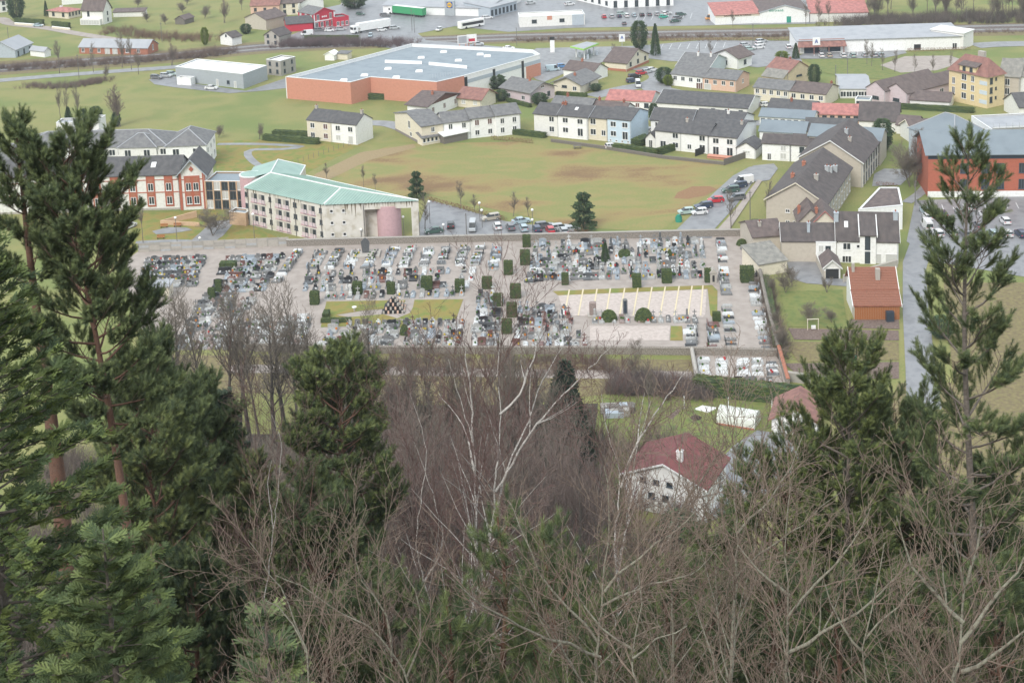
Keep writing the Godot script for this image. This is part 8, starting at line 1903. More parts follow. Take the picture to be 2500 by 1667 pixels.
func long_vehicle(called: String, label: String, category: String, front: Vector3, back: Vector3, h: float, body: String, cab: String, has_cab: bool) -> Node3D:
	var u := front - back
	var t := thing(called, label, category, back, atan2(-u.z, u.x))
	var L := u.length()
	var e := L - 2.6 if has_cab else L
	part_box(t, "cargo_box" if has_cab else "body", Vector3(0, 0.9 if has_cab else 0.4, -1.25), Vector3(e, h, 1.25), body)
	part_box(t, "roof_top", Vector3(0.05, h, -1.2), Vector3(e - 0.05, h + 0.06, 1.2), "whiteroof")
	part_box(t, "chassis", Vector3(0.3, 0.5, -0.9), Vector3(L - 0.3, 0.9, 0.9), "black")
	if has_cab:
		part_box(t, "cab", Vector3(e + 0.4, 0.5, -1.2), Vector3(L, 3.2, 1.2), cab)
		part_box(t, "windscreen", Vector3(L, 1.7, -1.05), Vector3(L + 0.05, 2.7, 1.05), "black")
		for z in [-1.22, 1.22]: part_box(t, "side_window", Vector3(L - 1.2, 1.8, z - 0.02), Vector3(L - 0.3, 2.6, z + 0.02), "black")
	else:
		for z in [-1.27, 1.27]: part_box(t, "window_band", Vector3(0.6, 1.4, z - 0.02), Vector3(L - 0.4, 2.5, z + 0.02), "black")
		part_box(t, "windscreen", Vector3(L, 1.2, -1.1), Vector3(L + 0.04, 2.6, 1.1), "black")
	var wm := MB.new(); wm.cyl(Vector3(0, 0, -0.16), Vector3(0, 0, 0.16), 0.5, 0.5, 12)
	var wmesh := wm.mesh()
	for x in ([1.2, 2.5, 3.8, L - 3.4, L - 1.2] if has_cab else [2.5, L - 2.5]):
		for z in [-1.1, 1.1]:
			var w := put("wheel", wmesh, m_of("black"), t); w.position = Vector3(x, 0.5, z)
	return t
func lamp(at: Vector3, h: float, label: String) -> void:
	var t := thing("street_lamp", label, "street lamp", at, 0.0, "globe lamps")
	part_bar(t, "post", Vector3.ZERO, Vector3(0, h, 0), 0.07, "pole", 6)
	var s := SphereMesh.new(); s.radius = 0.32; s.height = 0.64; s.radial_segments = 14; s.rings = 8
	var g := put("globe", s, m_of("globe"), t); g.position.y = h + 0.25
func pole(at: Vector3, h: float, label: String, arm := true) -> void:
	var t := thing("utility_pole", label, "pole", at, 0.0, "poles of the town")
	part_bar(t, "post", Vector3.ZERO, Vector3(0, h, 0), 0.11, "pole", 6)
	if arm: part_box(t, "crossarm", Vector3(-0.5, h - 0.5, -0.06), Vector3(0.5, h - 0.38, 0.06), "pole")

func build_traffic() -> void:
	var row := "in the row along the meadow, %s from the near end"
	for e in [[v(39, -326.5), 190, "pale green", "hatch", row % "first"], [v(42, -325.8), 190, "white", "hatch", row % "second"], [v(43.6, -330.3), 195, "navy", "estate", row % "third"], [v(47.1, -334.4), 185, "red", "hatch", row % "fourth"], [v(51.8, -342.1), 190, "dark green", "estate", row % "fifth"], [v(54.3, -345.5), 200, "navy", "estate", row % "sixth"], [v(56.1, -348.4), 200, "white", "van", row % "seventh"], [v(52.2, -335.7), 195, "grey", "estate", "driving past the red car by the meadow"],
		[v(-15.9, -322.8), 92, "black", "hatch", "seen from behind in the car park"], [v(-10.8, -320.4), 268, "silver", "van", "beside the forked pole in the car park"], [v(-6.7, -327.1), 200, "beige", "estate", "by the brown hedge of the car park"], [v(0.4, -323.9), 20, "pale blue", "saloon", "behind the small sign in the car park"], [v(5.7, -320), 15, "grey", "estate", "left of the last three below the meadow pine"], [v(9.3, -318.2), 15, "silver", "estate", "in the middle below the meadow pine"], [v(11.5, -316.5), 15, "silver", "saloon", "nearest the meadow pine"], [v(-19.6, -319.1), 195, "dark green", "saloon", "beside the concrete pillar of the care home"],
		[v(-92.5, -330.8), 60, "white", "estate", "half hidden behind the left pine"], [v(39.9, -458.9), 270, "white", "van", "on the bungalow street"], [v(39.9, -471.6), 20, "black", "estate", "at the far kerb of the bungalow street"], [v(38.7, -465.1), 20, "navy", "estate", "at the near kerb of the bungalow street"], [v(42.5, -476.2), 30, "red", "hatch", "first of the line up the bungalow street"], [v(44.7, -478.4), 30, "silver", "hatch", "second of the line up the bungalow street"], [v(46.6, -480.7), 30, "white", "hatch", "third of the line up the bungalow street"],
		[v(13.2, -486.9), 10, "pale blue", "van", "behind the supermarket end"], [v(16.7, -491.6), 10, "blue", "hatch", "right of the pale blue van"], [v(90.9, -522.2), 20, "silver", "estate", "farthest in the bungalow-side parking"], [v(89.6, -517.1), 20, "white", "hatch", "second farthest in the bungalow-side parking"], [v(88, -511.4), 20, "white", "saloon", "third farthest in the bungalow-side parking"], [v(84, -516.6), 20, "silver", "hatch", "left in the bungalow-side parking"], [v(84.3, -509.2), 20, "pale green", "hatch", "nearest in the bungalow-side parking"],
		[v(98.4, -510.3), 90, "white", "estate", "left of the red canopy"], [v(106.7, -493.8), 90, "white", "hatch", "first before the red canopy"], [v(109.1, -498.3), 0, "grey", "estate", "parked across before the red canopy"], [v(109.3, -493.3), 90, "beige", "hatch", "second before the red canopy"], [v(114, -492.5), 90, "white", "hatch", "third in front of the long shop"], [v(117.2, -491.9), 90, "pale green", "hatch", "fourth in front of the long shop"], [v(121.3, -491.9), 90, "silver", "hatch", "fifth in front of the long shop"], [v(124.4, -491.4), 90, "silver", "estate", "sixth in front of the long shop"], [v(126.7, -491), 90, "pale blue", "hatch", "last in front of the long shop"],
		[v(45.1, -589.5), 5, "pale green", "estate", "driving past the modern building"], [v(63.3, -586.8), 350, "silver", "estate", "at the back of the warehouse parking"], [v(61.1, -578.7), 10, "teal", "hatch", "in the warehouse parking"], [v(68.7, -582.8), 15, "dark green", "estate", "right in the warehouse parking"], [v(66.4, -574.9), 15, "grey", "hatch", "middle of the warehouse parking"], [v(64.7, -568.8), 15, "dark green", "saloon", "nearest in the warehouse parking"], [v(24.3, -571.5), 0, "white", "van", "before the low cream office"], [v(44.3, -567.5), 90, "grey", "hatch", "alone on the road by the railway"], [v(8.3, -623.3), 20, "silver", "saloon", "at the top edge beyond the cream office"], [v(24.9, -616.7), 20, "white", "estate", "at the top edge left of the modern building"], [v(79.4, -571.4), 190, "orange", "van", "against the lettered warehouse"],
		[v(-52.2, -572.2), 20, "white", "hatch", "behind the white lorry"], [v(-47.4, -575.7), 15, "silver", "estate", "right of the white lorry"], [v(-55.8, -560.9), 270, "pale blue", "hatch", "coming down past the lorry"], [v(-29.2, -568.6), 250, "white", "hatch", "on the road below the green lorry"], [v(-10.2, -591.2), 15, "white", "estate", "in front of the discount shop entrance"], [v(-64.5, -610.9), 340, "dark green", "hatch", "behind the red restaurant"], [v(-53.6, -605.8), 350, "grey", "estate", "before the green lorry cab"], [v(-81.8, -569.2), 200, "white", "van", "camper with high roof left of the clipped hedge"], [v(-77.7, -577.1), 0, "grey", "estate", "in front of the red restaurant"], [v(-73.6, -575.4), 0, "white", "hatch", "before the restaurant annexe"], [v(-69.2, -577.2), 10, "silver", "estate", "between annexe and white lorry"], [v(-13.2, -535.9), 0, "silver", "estate", "below the billboards"], [v(-1.7, -526.1), 350, "white", "saloon", "behind the supermarket roof"], [v(-71.1, -636), 340, "red", "hatch", "at the top behind the restaurant"], [v(-73.9, -638.7), 0, "white", "hatch", "left of the red one at the top"],
		[v(-202, -611.3), 345, "pale blue", "saloon", "before the villa fence"], [v(-124.8, -497.4), 340, "grey", "estate", "first beside the grey hall"], [v(-122, -499.6), 340, "silver", "estate", "second beside the grey hall"], [v(-120.4, -502), 340, "pale green", "estate", "third beside the grey hall"], [v(-101.7, -477.3), 350, "white", "saloon", "in front of the grey hall"], [v(93.2, -320.8), 90, "pale blue", "estate", "far left in the hospital car park"], [v(92.5, -316.4), 90, "white", "hatch", "left in the hospital car park"], [v(96.4, -318), 90, "navy", "hatch", "second column of the hospital car park"], [v(90.6, -310.2), 90, "white", "van", "nearest in the hospital car park"], [v(100.8, -319.3), 90, "silver", "hatch", "behind the right pine, left"], [v(104.2, -322), 80, "white", "hatch", "behind the right pine, far"], [v(105.5, -316.4), 90, "white", "estate", "behind the right pine, middle"], [v(110.4, -321.2), 80, "silver", "estate", "behind the right pine, right"], [v(108.5, -311.6), 90, "white", "hatch", "right of the pine crown"], [v(101.8, -309.2), 90, "grey", "hatch", "lowest behind the right pine"], [v(75.6, -426.3), 10, "white", "hatch", "before the pale yellow long house"], [v(88.1, -421.3), 0, "white", "saloon", "below the brown-roofed long house half"], [v(37.9, -401.6), 60, "white", "hatch", "in the lane right of the blue house"], [v(26, -385.7), 10, "white", "hatch", "behind the hedge below the blue house"]]:
		car(e[0], e[1], e[2], e[3], e[4])
	var cl := ["white", "silver", "grey", "black", "pale blue", "white", "navy", "silver", "red"]
	for i in 9: car(v(91.5, -305.1) + Vector3(i * 2.9, 0, 0.4 * i), 92, cl[i], "hatch" if i % 2 else "estate", "in the near hospital parking row, %s from left" % ORD[i])
	for i in 9: car(v(37.4, -583.5) + Vector3(i * 3.1, 0, -0.3 * i), 95, cl[8 - i], "estate" if i % 2 else "hatch", "in the far shop parking row, %s from left" % ORD[i])
	for i in 6: car(v(-5.1, -320.7) + Vector3(i * 3.0, 0, 1.0 * i), 100, cl[(i * 2) % 9], "hatch", "in the middle wet car park row, %s from left" % ORD[i])
	long_vehicle("lorry", "white articulated lorry beside the red restaurant", "lorry", v(-63.8, -568.3), v(-49.8, -578.8), 3.9, "white", "white", true)
	var gl := long_vehicle("lorry", "green articulated lorry in front of the discount shop", "lorry", v(-52, -612.4), v(-36.7, -600.4), 3.9, "green", "white", true)
	long_vehicle("bus", "white bus with dark window band on the roundabout road", "bus", v(-12, -576.8), v(-21.1, -569.7), 3.1, "white", "white", false)
	var bin := thing("recycling_bin", "teal rounded recycling container at the meadow corner", "container", v(36.6, -321))
	var bm := MB.new(); bm.cyl(Vector3.ZERO, Vector3(0, 1.1, 0), 0.75, 0.8, 14); bm.cyl(Vector3(0, 1.1, 0), Vector3(0, 1.7, 0), 0.8, 0.35, 14)
	put("bin_body", bm.mesh(), m_of("teal"), bin)
	for e in [[v(-60.1, -315.9), 6.8, "tall globe lamp before the care home front"], [v(-35.8, -314.9), 2.6, "short globe lamp beside the care home corner"], [v(-26.4, -317.5), 4.4, "globe lamp inside the concrete portal"], [v(-17.2, -315.1), 3.0, "globe lamp left in the car park"], [v(-8.6, -321.6), 4.0, "globe lamp in the middle of the car park"], [v(-9.2, -326.5), 4.2, "globe lamp at the brown hedge"], [v(15, -317.8), 6.0, "tall lamp in front of the meadow pine"], [v(3, -319.8), 4.2, "globe lamp above the small sign"], [v(2.9, -315.7), 3.2, "globe lamp below the small sign"], [v(-20.9, -326.3), 5.0, "globe lamp behind the concrete pillar"], [v(-45, -350.7), 2.6, "globe lamp behind the copper roof"], [v(-78.5, -319.5), 5.5, "lamp on the hospital lawn"], [v(-72.5, -316.1), 1.6, "small globe lamp at the drive"]]:
		lamp(e[0], e[1], e[2])
	for e in [[v(-153.7, -503.5), 8.5, "dark pole below the railway"], [v(-205.9, -584.8), 5.0, "dark pole on the slope at the left edge"], [v(-138.6, -565.4), 8.0, "pole in the orchard"], [v(-22.5, -313.4), 7.0, "pole at the right end of the care home"], [v(-12, -314.2), 6.0, "forked pole in the car park"], [v(49.2, -524.5), 8.0, "pole between the two tall conifers"], [v(65.9, -505.2), 4.5, "pole in the bungalow-side parking"], [v(87, -517.6), 8.0, "pole among the cars beside the bungalows"], [v(106.5, -454.1), 8.0, "pole on the green lawn"], [v(102.6, -453.5), 6.0, "shorter pole on the green lawn"], [v(173.8, -547.2), 6.0, "pole beyond the long shop"], [v(-40, -569.8), 9.0, "pole at the road fork, left"], [v(-38.8, -566.1), 8.0, "pole at the road fork, right"], [v(-57.5, -538.5), 8.0, "pole beside the railway thicket"], [v(92.5, -326.4), 6.0, "pole at the hospital car park"], [v(52.4, -317.1), 8.0, "pole beside the long tenement"], [v(1.4, -532.5), 7.0, "pole beside the petrol station"]]:
		pole(e[0], e[1], e[2], e[1] > 7.5)
	# garden things
	for k in 3:
		var b := thing("garden_bench", ["orange bench left on the hospital square", "orange bench right on the hospital square", "orange bench on the hospital lawn"][k], "bench", [v(-83.9, -330.1), v(-80.8, -330.4), v(-82.8, -322)][k])
		part_box(b, "seat", Vector3(-0.9, 0.4, -0.25), Vector3(0.9, 0.48, 0.25), "wood"); part_box(b, "backrest", Vector3(-0.9, 0.6, -0.3), Vector3(0.9, 0.95, -0.22), "wood")
		for x in [-0.7, 0.7]: part_box(b, "leg", Vector3(x - 0.05, 0, -0.22), Vector3(x + 0.05, 0.4, 0.22), "black")
	var pt := thing("picnic_table", "wooden picnic table in the terrace garden", "table", v(16.6, -387))
	part_box(pt, "table_top", Vector3(-1.1, 0.72, -0.4), Vector3(1.1, 0.8, 0.4), "oldwood")
	for z in [-0.75, 0.75]: part_box(pt, "bench_board", Vector3(-1.1, 0.42, z - 0.14), Vector3(1.1, 0.48, z + 0.14), "oldwood")
	for x in [-0.8, 0.8]: part_box(pt, "leg", Vector3(x - 0.06, 0, -0.8), Vector3(x + 0.06, 0.72, 0.8), "oldwood")
	var sw := thing("swing", "pale wooden swing frame at the orchard edge", "swing", v(53.7, -255.3))
	for x in [-1.0, 1.0]: part_box(sw, "post", Vector3(x - 0.06, 0, -0.06), Vector3(x + 0.06, 2.1, 0.06), "cream")
	part_box(sw, "beam", Vector3(-1.1, 2.1, -0.07), Vector3(1.1, 2.22, 0.07), "cream"); part_box(sw, "board", Vector3(-0.3, 0.3, -0.15), Vector3(0.5, 0.9, 0.15), "white")
	for k in 3: part_bar(thing("washing_post", "white washing-line post behind the polytunnel, %s from the left" % ORD[k], "post", [v(26, -224.3), v(33.1, -223.1), v(39.9, -221.3)][k]), "post", Vector3.ZERO, Vector3(0, 2.4, 0), 0.08, "frame")
	var cb := thing("brush_pile", "heap of grey rubbish and brushwood under the bare tree", "heap", v(15.1, -223.6))
	rng.seed = 8
	for i in 26: part_box(cb, "rubble", Vector3(rng.randf_range(-3, 3), 0, rng.randf_range(-2, 2)), Vector3(rng.randf_range(-3, 3), rng.randf_range(0.3, 1.4), rng.randf_range(-2, 2)) * 0.9, ["oldwood", "greywall", "bluegrey", "oldwood"][i % 4])
	var ds := thing("soil_heap", "small dark heap of dung on the lawn", "heap", v(27.5, -221))
	var dm := MB.new(); dm.cyl(Vector3.ZERO, Vector3(0, 0.55, 0), 1.1, 0.15, 9); put("soil_mound", dm.mesh(), m_of("darkbrown"), ds)
	stone_wall("garden_wall", "low beige wall beside the black-doored garage", [v(62, -291.7), v(61.5, -281)], 1.8, 0.3, "beige", "offwhite")
	stone_wall("garden_wall", "low grey wall behind the tiled house", [v(64.8, -278.9), v(77.7, -286.6)], 1.5, 0.3, "concrete", "concrete")
	stone_wall("villa_wall", "cream villa wall with white pickets", [v(-214.4, -618.5), v(-199.6, -610.8)], 0.8, 0.3, "cream", "white")
	stone_wall("villa_wall", "cream villa wall right of the gate", [v(-194.5, -606), v(-185, -599.6)], 0.8, 0.3, "cream", "white")
	stone_wall("garden_terrace", "orange terrace edge at the end house", [v(50.7, -373.4), v(56.8, -370.2)], 0.7, 1.8, "orange", "orange")
	stone_wall("fence", "dark board fence at the right end of the front terrace", [v(53.6, -365.2), v(62.5, -373.5)], 1.5, 0.12, "oldwood", "oldwood")
	stone_wall("fence", "dark board fence between the front terrace gardens", [v(47.4, -374.6), v(51, -378.2)], 1.7, 0.12, "black", "black")
	stone_wall("field_wall", "low dark wall along the upper edge of the meadow", [v(9.6, -394.8), v(21.2, -387.2), v(38.8, -373.8), v(53.9, -365.6)], 0.7, 0.25, "oldwood", "oldwood")
	var wf := thing("wire_fence", "row of thin posts along the straw bank", "fence", v(-60.6, -380.4))
	for i in 13:
		var p := (v(-46.3, -399.9) - v(-60.6, -380.4)) * (i / 12.0)
		part_bar(wf, "post", p, p + Vector3(0, 1.5, 0), 0.05, "pole")

func build_town_green() -> void:
	var G := ["grey", "greytwig"]
	for e in [[v(-141.8, -442), 11, 0, 0.6, "bare tree left of the trio in the upper meadow"], [v(-139.1, -440.6), 12, 4, 0.55, "middle bare tree of the trio in the upper meadow"], [v(-135.1, -437.4), 12, 0, 0.6, "right bare tree of the trio in the upper meadow"], [v(-120.5, -430.3), 13, 7, 0.9, "broad many-stemmed bare tree in the upper meadow"], [v(-163.3, -512.5), 11, 1, 0.9, "bare tree before the railway, left"], [v(-151.1, -512.5), 10, 4, 0.8, "leaning bare tree before the brick depot"], [v(-142.4, -518.7), 12, 0, 0.9, "bare tree hiding the brick depot"], [v(-137.9, -514.4), 11, 1, 0.8, "thin bare tree right of the depot middle"], [v(-133.2, -505.5), 8, 0, 0.9, "bare tree by the pale road"], [v(-143.9, -500.6), 5, 2, 1.2, "round bare bush by the pale road"], [v(-124.3, -519.1), 8, 7, 1.1, "bare clump behind the grey hall"],
		[v(-146.3, -605.1), 5, 3, 1.0, "orchard tree left of the wooden hut"], [v(-155.8, -612.7), 5, 3, 1.0, "orchard tree by the low outbuilding"], [v(-132.1, -616.7), 6, 3, 1.1, "orchard tree right of the wooden hut"], [v(-121.2, -603.9), 10, 7, 0.9, "tall bare tree in the orchard"], [v(-144.8, -632.5), 5, 3, 1.2, "orchard tree above the hut"], [v(-147.9, -654.4), 6, 3, 1.0, "orchard tree at the top edge"], [v(-169.8, -652.5), 6, 3, 1.0, "orchard tree at the top left of the slope"], [v(-119.2, -634.4), 7, 0, 1.0, "bare tree beside the pinkish house"], [v(-106.2, -626.6), 8, 0, 1.0, "bare tree before the cream house"],
		[v(-74.5, -409.1), 5, 2, 1.0, "bare bush in the upper meadow"], [v(-49.4, -364.4), 4.5, 0, 1.0, "first young tree behind the copper roof"], [v(-39.2, -356.6), 5.5, 1, 0.8, "second young tree behind the copper roof"], [v(-36.1, -354.5), 4, 0, 1.0, "third young tree behind the copper roof"], [v(-14, -338), 6, 0, 1.1, "young tree at the meadow edge, left"], [v(-10.4, -332.5), 4.5, 0, 1.1, "young tree at the brown hedge"], [v(-1.4, -329.3), 5.5, 0, 1.1, "young tree behind the pale blue car"], [v(2.2, -328.9), 4.5, 0, 1.1, "young tree right of the pale blue car"], [v(-21.7, -319.6), 8.5, 4, 0.9, "yellowish bare tree at the portal of the care home"], [v(-86.3, -319.6), 9, 1, 0.7, "slim bare tree on the hospital lawn"], [v(-71, -322.8), 6.5, 3, 1.5, "spreading bare tree beside the drive"], [v(-86.9, -412.7), 4, 3, 1.0, "small bare tree behind the hospital annexe"],
		[v(47.5, -313.6), 9, 4, 0.9, "bare tree beside the footpath"], [v(56.9, -317.2), 9.5, 4, 0.8, "pollarded bare tree before the tenement, left"], [v(63.8, -320), 9.5, 4, 0.8, "pollarded bare tree before the tenement, right"], [v(95.3, -341.1), 11, 3, 0.9, "leaning bare tree behind the tenement"], [v(96.7, -341), 12, 7, 0.9, "bare tree left of the red hospital block"], [v(102.5, -360.4), 9, 0, 1.1, "pale bare tree above the red hospital path"],
		[v(119, -479.5), 8, 0, 0.8, "first round bare tree on the shop lawn"], [v(119.6, -476.1), 7.5, 0, 0.8, "second round bare tree on the shop lawn"], [v(121.6, -469.3), 7, 4, 0.8, "third round bare tree on the shop lawn"], [v(124.9, -466.3), 7, 0, 0.8, "fourth round bare tree on the shop lawn"], [v(130.1, -461.7), 6.5, 4, 0.8, "fifth round bare tree by the gravel ground"], [v(135.6, -459.5), 6.5, 0, 0.8, "sixth round bare tree by the gravel ground"], [v(143.2, -466.3), 6, 4, 0.8, "last round bare tree by the gravel ground"],
		[v(53.4, -259.1), 4.0, 3, 1.2, "small apple tree on the orchard lawn"], [v(57.9, -258.5), 3, 3, 1.1, "smaller apple tree on the orchard lawn"], [v(52.3, -274.4), 4.5, 3, 1.2, "apple tree at the far side of the orchard lawn"], [v(60.3, -273.6), 3.5, 2, 1.0, "mossy fruit tree by the garden wall"], [v(49.8, -273.6), 4, 2, 1.0, "bare shrub by the cemetery wall, far"], [v(47.5, -257), 4, 2, 1.0, "bare shrub by the cemetery wall, middle"], [v(46.6, -246.7), 5, 3, 1.0, "crooked fruit tree by the cemetery wall"], [v(54.7, -279.9), 4, 2, 1.4, "mossy bush below the lean-to shed"], [v(20.1, -222.9), 9, 4, 0.9, "bare tree in the lower garden beside the rubbish heap"], [v(25.1, -207.3), 4.5, 7, 1.5, "bare shrub behind the maroon roof"], [v(27.7, -195.3), 6, 2, 1.2, "bare shrub right of the maroon-roofed house"], [v(18.5, -231.9), 9, 0, 1.0, "bare tree at the track before the cemetery"], [v(35.2, -498.7), 6, 0, 1.0, "bare tree beside the tall conifers"], [v(69, -499.7), 6, 0, 1.0, "bare tree before the bungalow-side parking"], [v(85.5, -555), 6, 0, 0.9, "bare tree at the lettered warehouse"], [v(113.3, -552.2), 9, 4, 0.8, "bare tree right of the green door"], [v(117.8, -549.6), 10, 0, 0.9, "bare tree before the red warehouse roof"], [v(121.5, -548.9), 9, 1, 0.9, "bare tree right before the red warehouse roof"]]:
		bare("bare_tree", e[4], e[0], e[1], e[2] + 8, G if e[2] != 7 else ["grey", "rosetwig"], e[1] * 3.1, "bare trees of the town", e[3])
	var wood: Array = [v(142.6, -559), v(180.2, -559), v(145.6, -554.8), v(192.8, -555.3), v(172.9, -569.5), v(132.8, -572.7), v(180.9, -574.1), v(195, -565), v(153.7, -580.8), v(204, -545), v(196.5, -550.8), v(135.6, -573.7), v(173.6, -573.8), v(205.2, -557.9), v(140.7, -554.9), v(137.6, -551.7), v(165.7, -559.3), v(158, -563.3), v(150.2, -581.8), v(200.4, -563.8), v(194.2, -566.1), v(200.1, -540.4), v(186, -547.8), v(173.5, -551.4), v(141.2, -567.1), v(197.8, -565.6), v(196.9, -541.3), v(164.3, -566.4), v(167.3, -565.1), v(208.1, -556.7), v(137, -582.3), v(180.9, -540.9), v(169.6, -560.7), v(171.1, -551.3)]
	wood.sort_custom(func(a, b): return a.x < b.x)
	for i in wood.size(): bare("bare_tree", "bare tree of the far wood beyond the railway, %s from the left" % (ORD[i] if i < 30 else "%s after the thirtieth" % ORD[i - 30]), wood[i], 9.0 + (i * 7 % 5), [8, 12, 15, 9][i % 4], G, i * 2.1, "far wood", 1.0)
	for e in [[v(-134.6, -426.9), 7.5, 4.0, 0, "blue spruce behind the hospital roofs"], [v(-131.4, -432.4), 5.5, 3.5, 2, "small dark pine behind the hospital roofs"], [v(-127.2, -430.3), 6.5, 4.5, 1, "round dark evergreen behind the hospital roofs"], [v(-121.3, -430.4), 4.5, 3.0, 1, "ivy-covered bush at the broad bare tree"], [v(-217.6, -631), 13, 8, 1, "big dark evergreen at the top left"], [v(-206.4, -636.8), 7, 2.5, 0, "dark cypress beside the red-roofed villa"], [v(-119.7, -556.2), 7, 3.4, 1, "golden cypress by the railway"], [v(45.7, -517.6), 10.5, 6.5, 1, "broad dark conifer behind the brown-roofed house"], [v(50.4, -505.8), 11.5, 4.2, 0, "slender spruce behind the brown-roofed house"], [v(48.7, -462.3), 5.2, 6.2, 1, "great round clipped bush at the street bend"], [v(49.6, -458.6), 3.4, 3.6, 1, "smaller olive bush at the street bend"], [v(7.7, -439.2), 3.6, 5.5, 1, "round bush below the pink bungalow"], [v(40, -410.7), 6, 3.2, 1, "young tree-shaped evergreen in the terrace lane"], [v(95.6, -452.9), 6.5, 4.5, 1, "dark cypress beside the sandy house"], [v(97.6, -492.6), 5.5, 3, 0, "blue conifer left of the red canopy"], [v(92.6, -491.4), 3, 5, 1, "olive bush beside the bungalow-side parking"], [v(97.1, -374.1), 8.5, 6, 1, "round dark evergreen behind the tenement"], [v(-5.9, -463.3), 4.5, 7, 1, "green thicket behind the pink bungalow"], [v(-4.3, -445.9), 3.5, 4.5, 1, "dark bush left of the pink bungalow"], [v(14.6, -317.9), 8.6, 6.8, 2, "dark pine at the lower edge of the meadow"], [v(-25.1, -346.3), 6.8, 4.8, 2, "small blue-green pine behind the copper roof"], [v(18, -295.8), 4.4, 2.4, 0, "small dark spruce among the upper graves"], [v(37.5, -506.7), 3, 4, 1, "dark bush at the brown-roofed house"], [v(26, -454.7), 2.4, 4, 1, "clipped green bush beside the cream bungalow"], [v(75.9, -249.8), 4, 5, 1, "dark juniper beside the right road"], [v(71.2, -454.5), 3, 4, 1, "green garden bush before the salmon house"], [v(-107.5, -577.5), 4, 5, 1, "dark bush beside the grey gabled house"], [v(-34.9, -611.8), 4, 3, 1, "round tree before the discount shop"], [v(53, -313.6), 2.2, 4, 1, "dark bush beside the footpath lawn"], [v(-68.9, -629.2), 7, 12, 1, "dark thicket at the top behind the restaurant"]]:
		evergreen(e[4], e[0], e[1], e[2], e[3], "conifer" if e[3] != 1 else "evergreen_bush", Color(1.5, 1.4, 0.7) if "golden" in e[4] or "olive" in e[4] else Color(1.0, 1.05, 1.0))
	# hedges of the gardens
	var green := "garden hedges"
	for e in [[v(-72.7, -408), v(-56.5, -401.3), 1.8, 1.6, "dark green hedge left of the white pair"], [v(-70.8, -413.2), v(-60.4, -409.9), 1.6, 2.0, "rear olive hedge left of the white pair"], [v(26.5, -384), v(37.5, -377.6), 1.7, 1.6, "olive hedge below the blue house"], [v(32.6, -386.5), v(36.4, -391.6), 2.0, 3.0, "tall olive hedge right of the blue house"], [v(37.9, -377.5), v(44.3, -383.3), 1.8, 1.4, "hedge before the front terrace"], [v(-3.8, -406.6), v(8, -399.5), 1.5, 1.6, "green hedge below the short terrace"], [v(-47, -454.7), v(-32.8, -452.5), 2.0, 1.6, "dark hedge along the orange store wall"], [v(-80.9, -559.7), v(-60.5, -555.9), 1.8, 1.2, "clipped hedge in front of the red restaurant"], [v(106.6, -420.6), v(132.2, -410.2), 1.6, 1.6, "long dark hedge below the workshops"], [v(28.8, -230.6), v(45.1, -225), 2.8, 2.5, "tall dark hedge between annexe and lower garden"], [v(13.4, -451), v(22.5, -447.3), 1.2, 1.0, "clipped hedge before the cream bungalow"], [v(-214.5, -620.5), v(-200.8, -613.9), 2.6, 1.5, "dark hedge behind the villa wall"], [v(-195.1, -609), v(-186.5, -603.6), 2.6, 1.5, "dark hedge right of the villa gate"], [v(-2.3, -444.5), v(4.5, -436), 1.2, 1.2, "green hedge below the pink bungalow wall"], [v(7.1, -407.8), v(10.5, -404.6), 1.8, 3.0, "olive hedge left of the terrace with the blue house"], [v(49.4, -280.4), v(45.4, -245.9), 1.6, 1.4, "olive creeper hedge along the right cemetery wall"]]:
		var d: Vector3 = e[1] - e[0]
		hedge((e[0] + e[1]) / 2, d.length(), e[2], e[3], e[4], atan2(-d.z, d.x), "box", "garden_hedge", green)
	for e in [[v(-22.2, -343.9), v(-3.2, -325.8), "rust-brown beech hedge along the car park"], [v(-7.1, -399.8), v(4.4, -393.8), "brown hedge at the upper meadow edge"], [v(137.5, -497.5), v(159.2, -496.4), "red-brown hedge before the long shop"], [v(87.7, -343.5), v(91.9, -340.2), "brown hedge behind the white parapet hall"], [v(53, -532.4), v(103.8, -522.9), "red-brown hedge along the railway"], [v(10.7, -314.9), v(15.7, -314.3), "brown shrubs below the meadow pine"]]:
		var d: Vector3 = e[1] - e[0]
		brush_hedge(e[2], e[0], e[1])
	# railway thickets
	brush("thicket", "brown thicket along the railway, left", along(41, [v(-193.9, -522.5), v(-159.1, -526.5), v(-127.2, -532.7), v(-107.1, -539.7)], 500, 5.0), 1.0, 2.6, Color(0.13, 0.09, 0.08), Color(0.24, 0.17, 0.13), 42)
	brush("thicket", "purple-brown thicket below the restaurant hedge", along(43, [v(-88.4, -548.9), v(-71.1, -548.9), v(-39.2, -541.5)], 420, 5.0), 1.4, 3.0, Color(0.12, 0.085, 0.09), Color(0.2, 0.14, 0.14), 44)
	brush("thicket", "brown thicket along the pale road", along(45, [v(-169, -491.8), v(-152.7, -489.2), v(-142.3, -497.7)], 260, 3.5), 0.8, 1.8, Color(0.14, 0.1, 0.09), Color(0.24, 0.17, 0.14), 46)
	brush("thicket", "brown thicket on the railway bank, right", along(47, [v(-0.4, -542.3), v(53.7, -538.6), v(114, -532.1), v(187.6, -524.5)], 520, 3.0), 0.7, 1.6, Color(0.14, 0.09, 0.07), Color(0.24, 0.17, 0.12), 48)
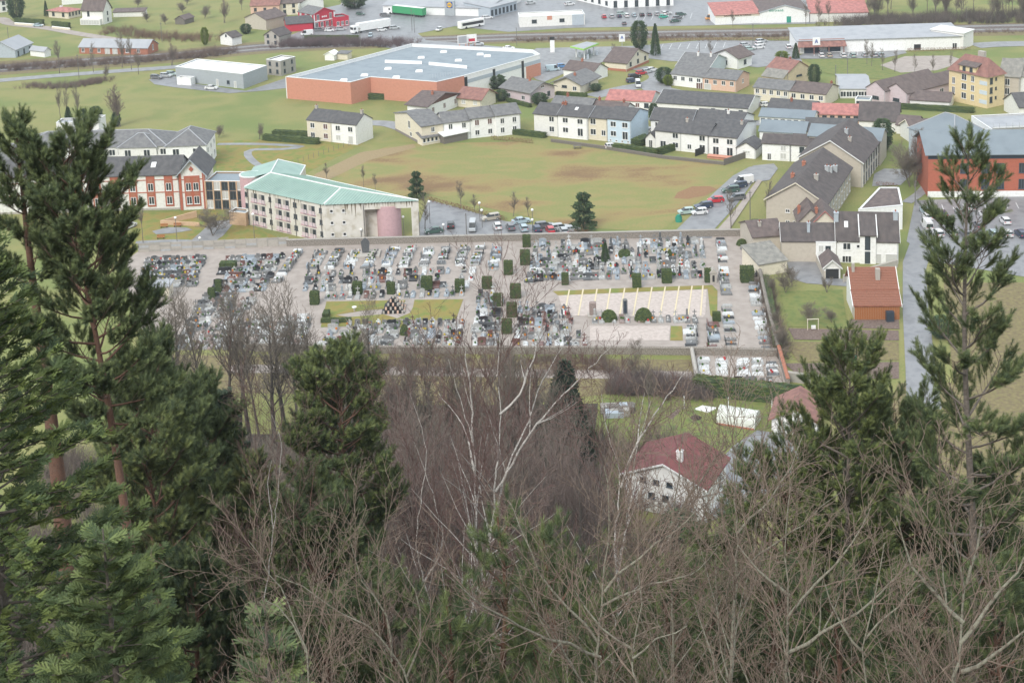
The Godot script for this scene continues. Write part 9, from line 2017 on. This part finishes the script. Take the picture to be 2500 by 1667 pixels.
	brush("thicket", "grey-brown undergrowth of the far wood", along(49, [v(124.2, -550.1), v(157.8, -552.1), v(205.9, -549.5)], 600, 9.0), 1.5, 3.5, Color(0.1, 0.08, 0.07), Color(0.19, 0.15, 0.13), 50)
	brush("thicket", "dry brown growth between villas and depot", along(51, [v(-166.7, -595.1), v(-151.9, -583.3), v(-135.9, -571.7), v(-119, -568.5)], 300, 6.0), 1.0, 2.4, Color(0.16, 0.1, 0.07), Color(0.26, 0.17, 0.11), 52)
	brush("thicket", "bare shrubs along the right cemetery wall", along(53, [v(49.2, -280.4), v(47.1, -261.1), v(45.6, -242.3)], 160, 1.5), 1.0, 2.2, Color(0.13, 0.1, 0.08), Color(0.22, 0.17, 0.13), 54)
	brush("thicket", "bare scrub between track and cemetery front wall", along(55, [v(-38.6, -248.8), v(-20.6, -245.9), v(1.4, -243.5), v(15.8, -241.4)], 420, 4.0), 0.7, 1.9, Color(0.15, 0.11, 0.09), Color(0.25, 0.18, 0.15), 56)
	brush("thicket", "bare bushes before the lower hedge", along(57, [v(15.2, -233.8), v(22, -232.4), v(30, -229.4)], 260, 3.0), 1.4, 3.0, Color(0.13, 0.1, 0.09), Color(0.22, 0.17, 0.16), 58)
func brush_hedge(label: String, a: Vector3, b: Vector3) -> void:
	var r := RandomNumberGenerator.new(); r.seed = int(a.x * 10)
	var m := MB.new(); m.tint = true
	var n := int((b - a).length() * 60)
	for i in n:
		var p := a.lerp(b, r.randf()) - a + Vector3(r.randf_range(-0.5, 0.5), r.randf_range(0.05, 1.2), r.randf_range(-0.5, 0.5))
		var d := rv(r).normalized(); var s := d.cross(rv(r)).normalized() * 0.07
		m.col = Color(0.13, 0.055, 0.035).lerp(Color(0.24, 0.12, 0.07), r.randf())
		m.tri(p - s, p + s, p + d * 0.24)
	var o := put("beech_hedge", m.mesh(), leaf_mat())
	meta(o, label, "hedge", "brown hedges")
	o.position = a


func _ready() -> void:
	build_light()
	build_ground()
	build_left_quarter()
	build_homes()
	build_right_quarter()
	build_shops()
	build_cemetery()
	build_traffic()
	build_town_green()
	build_slope_trees()
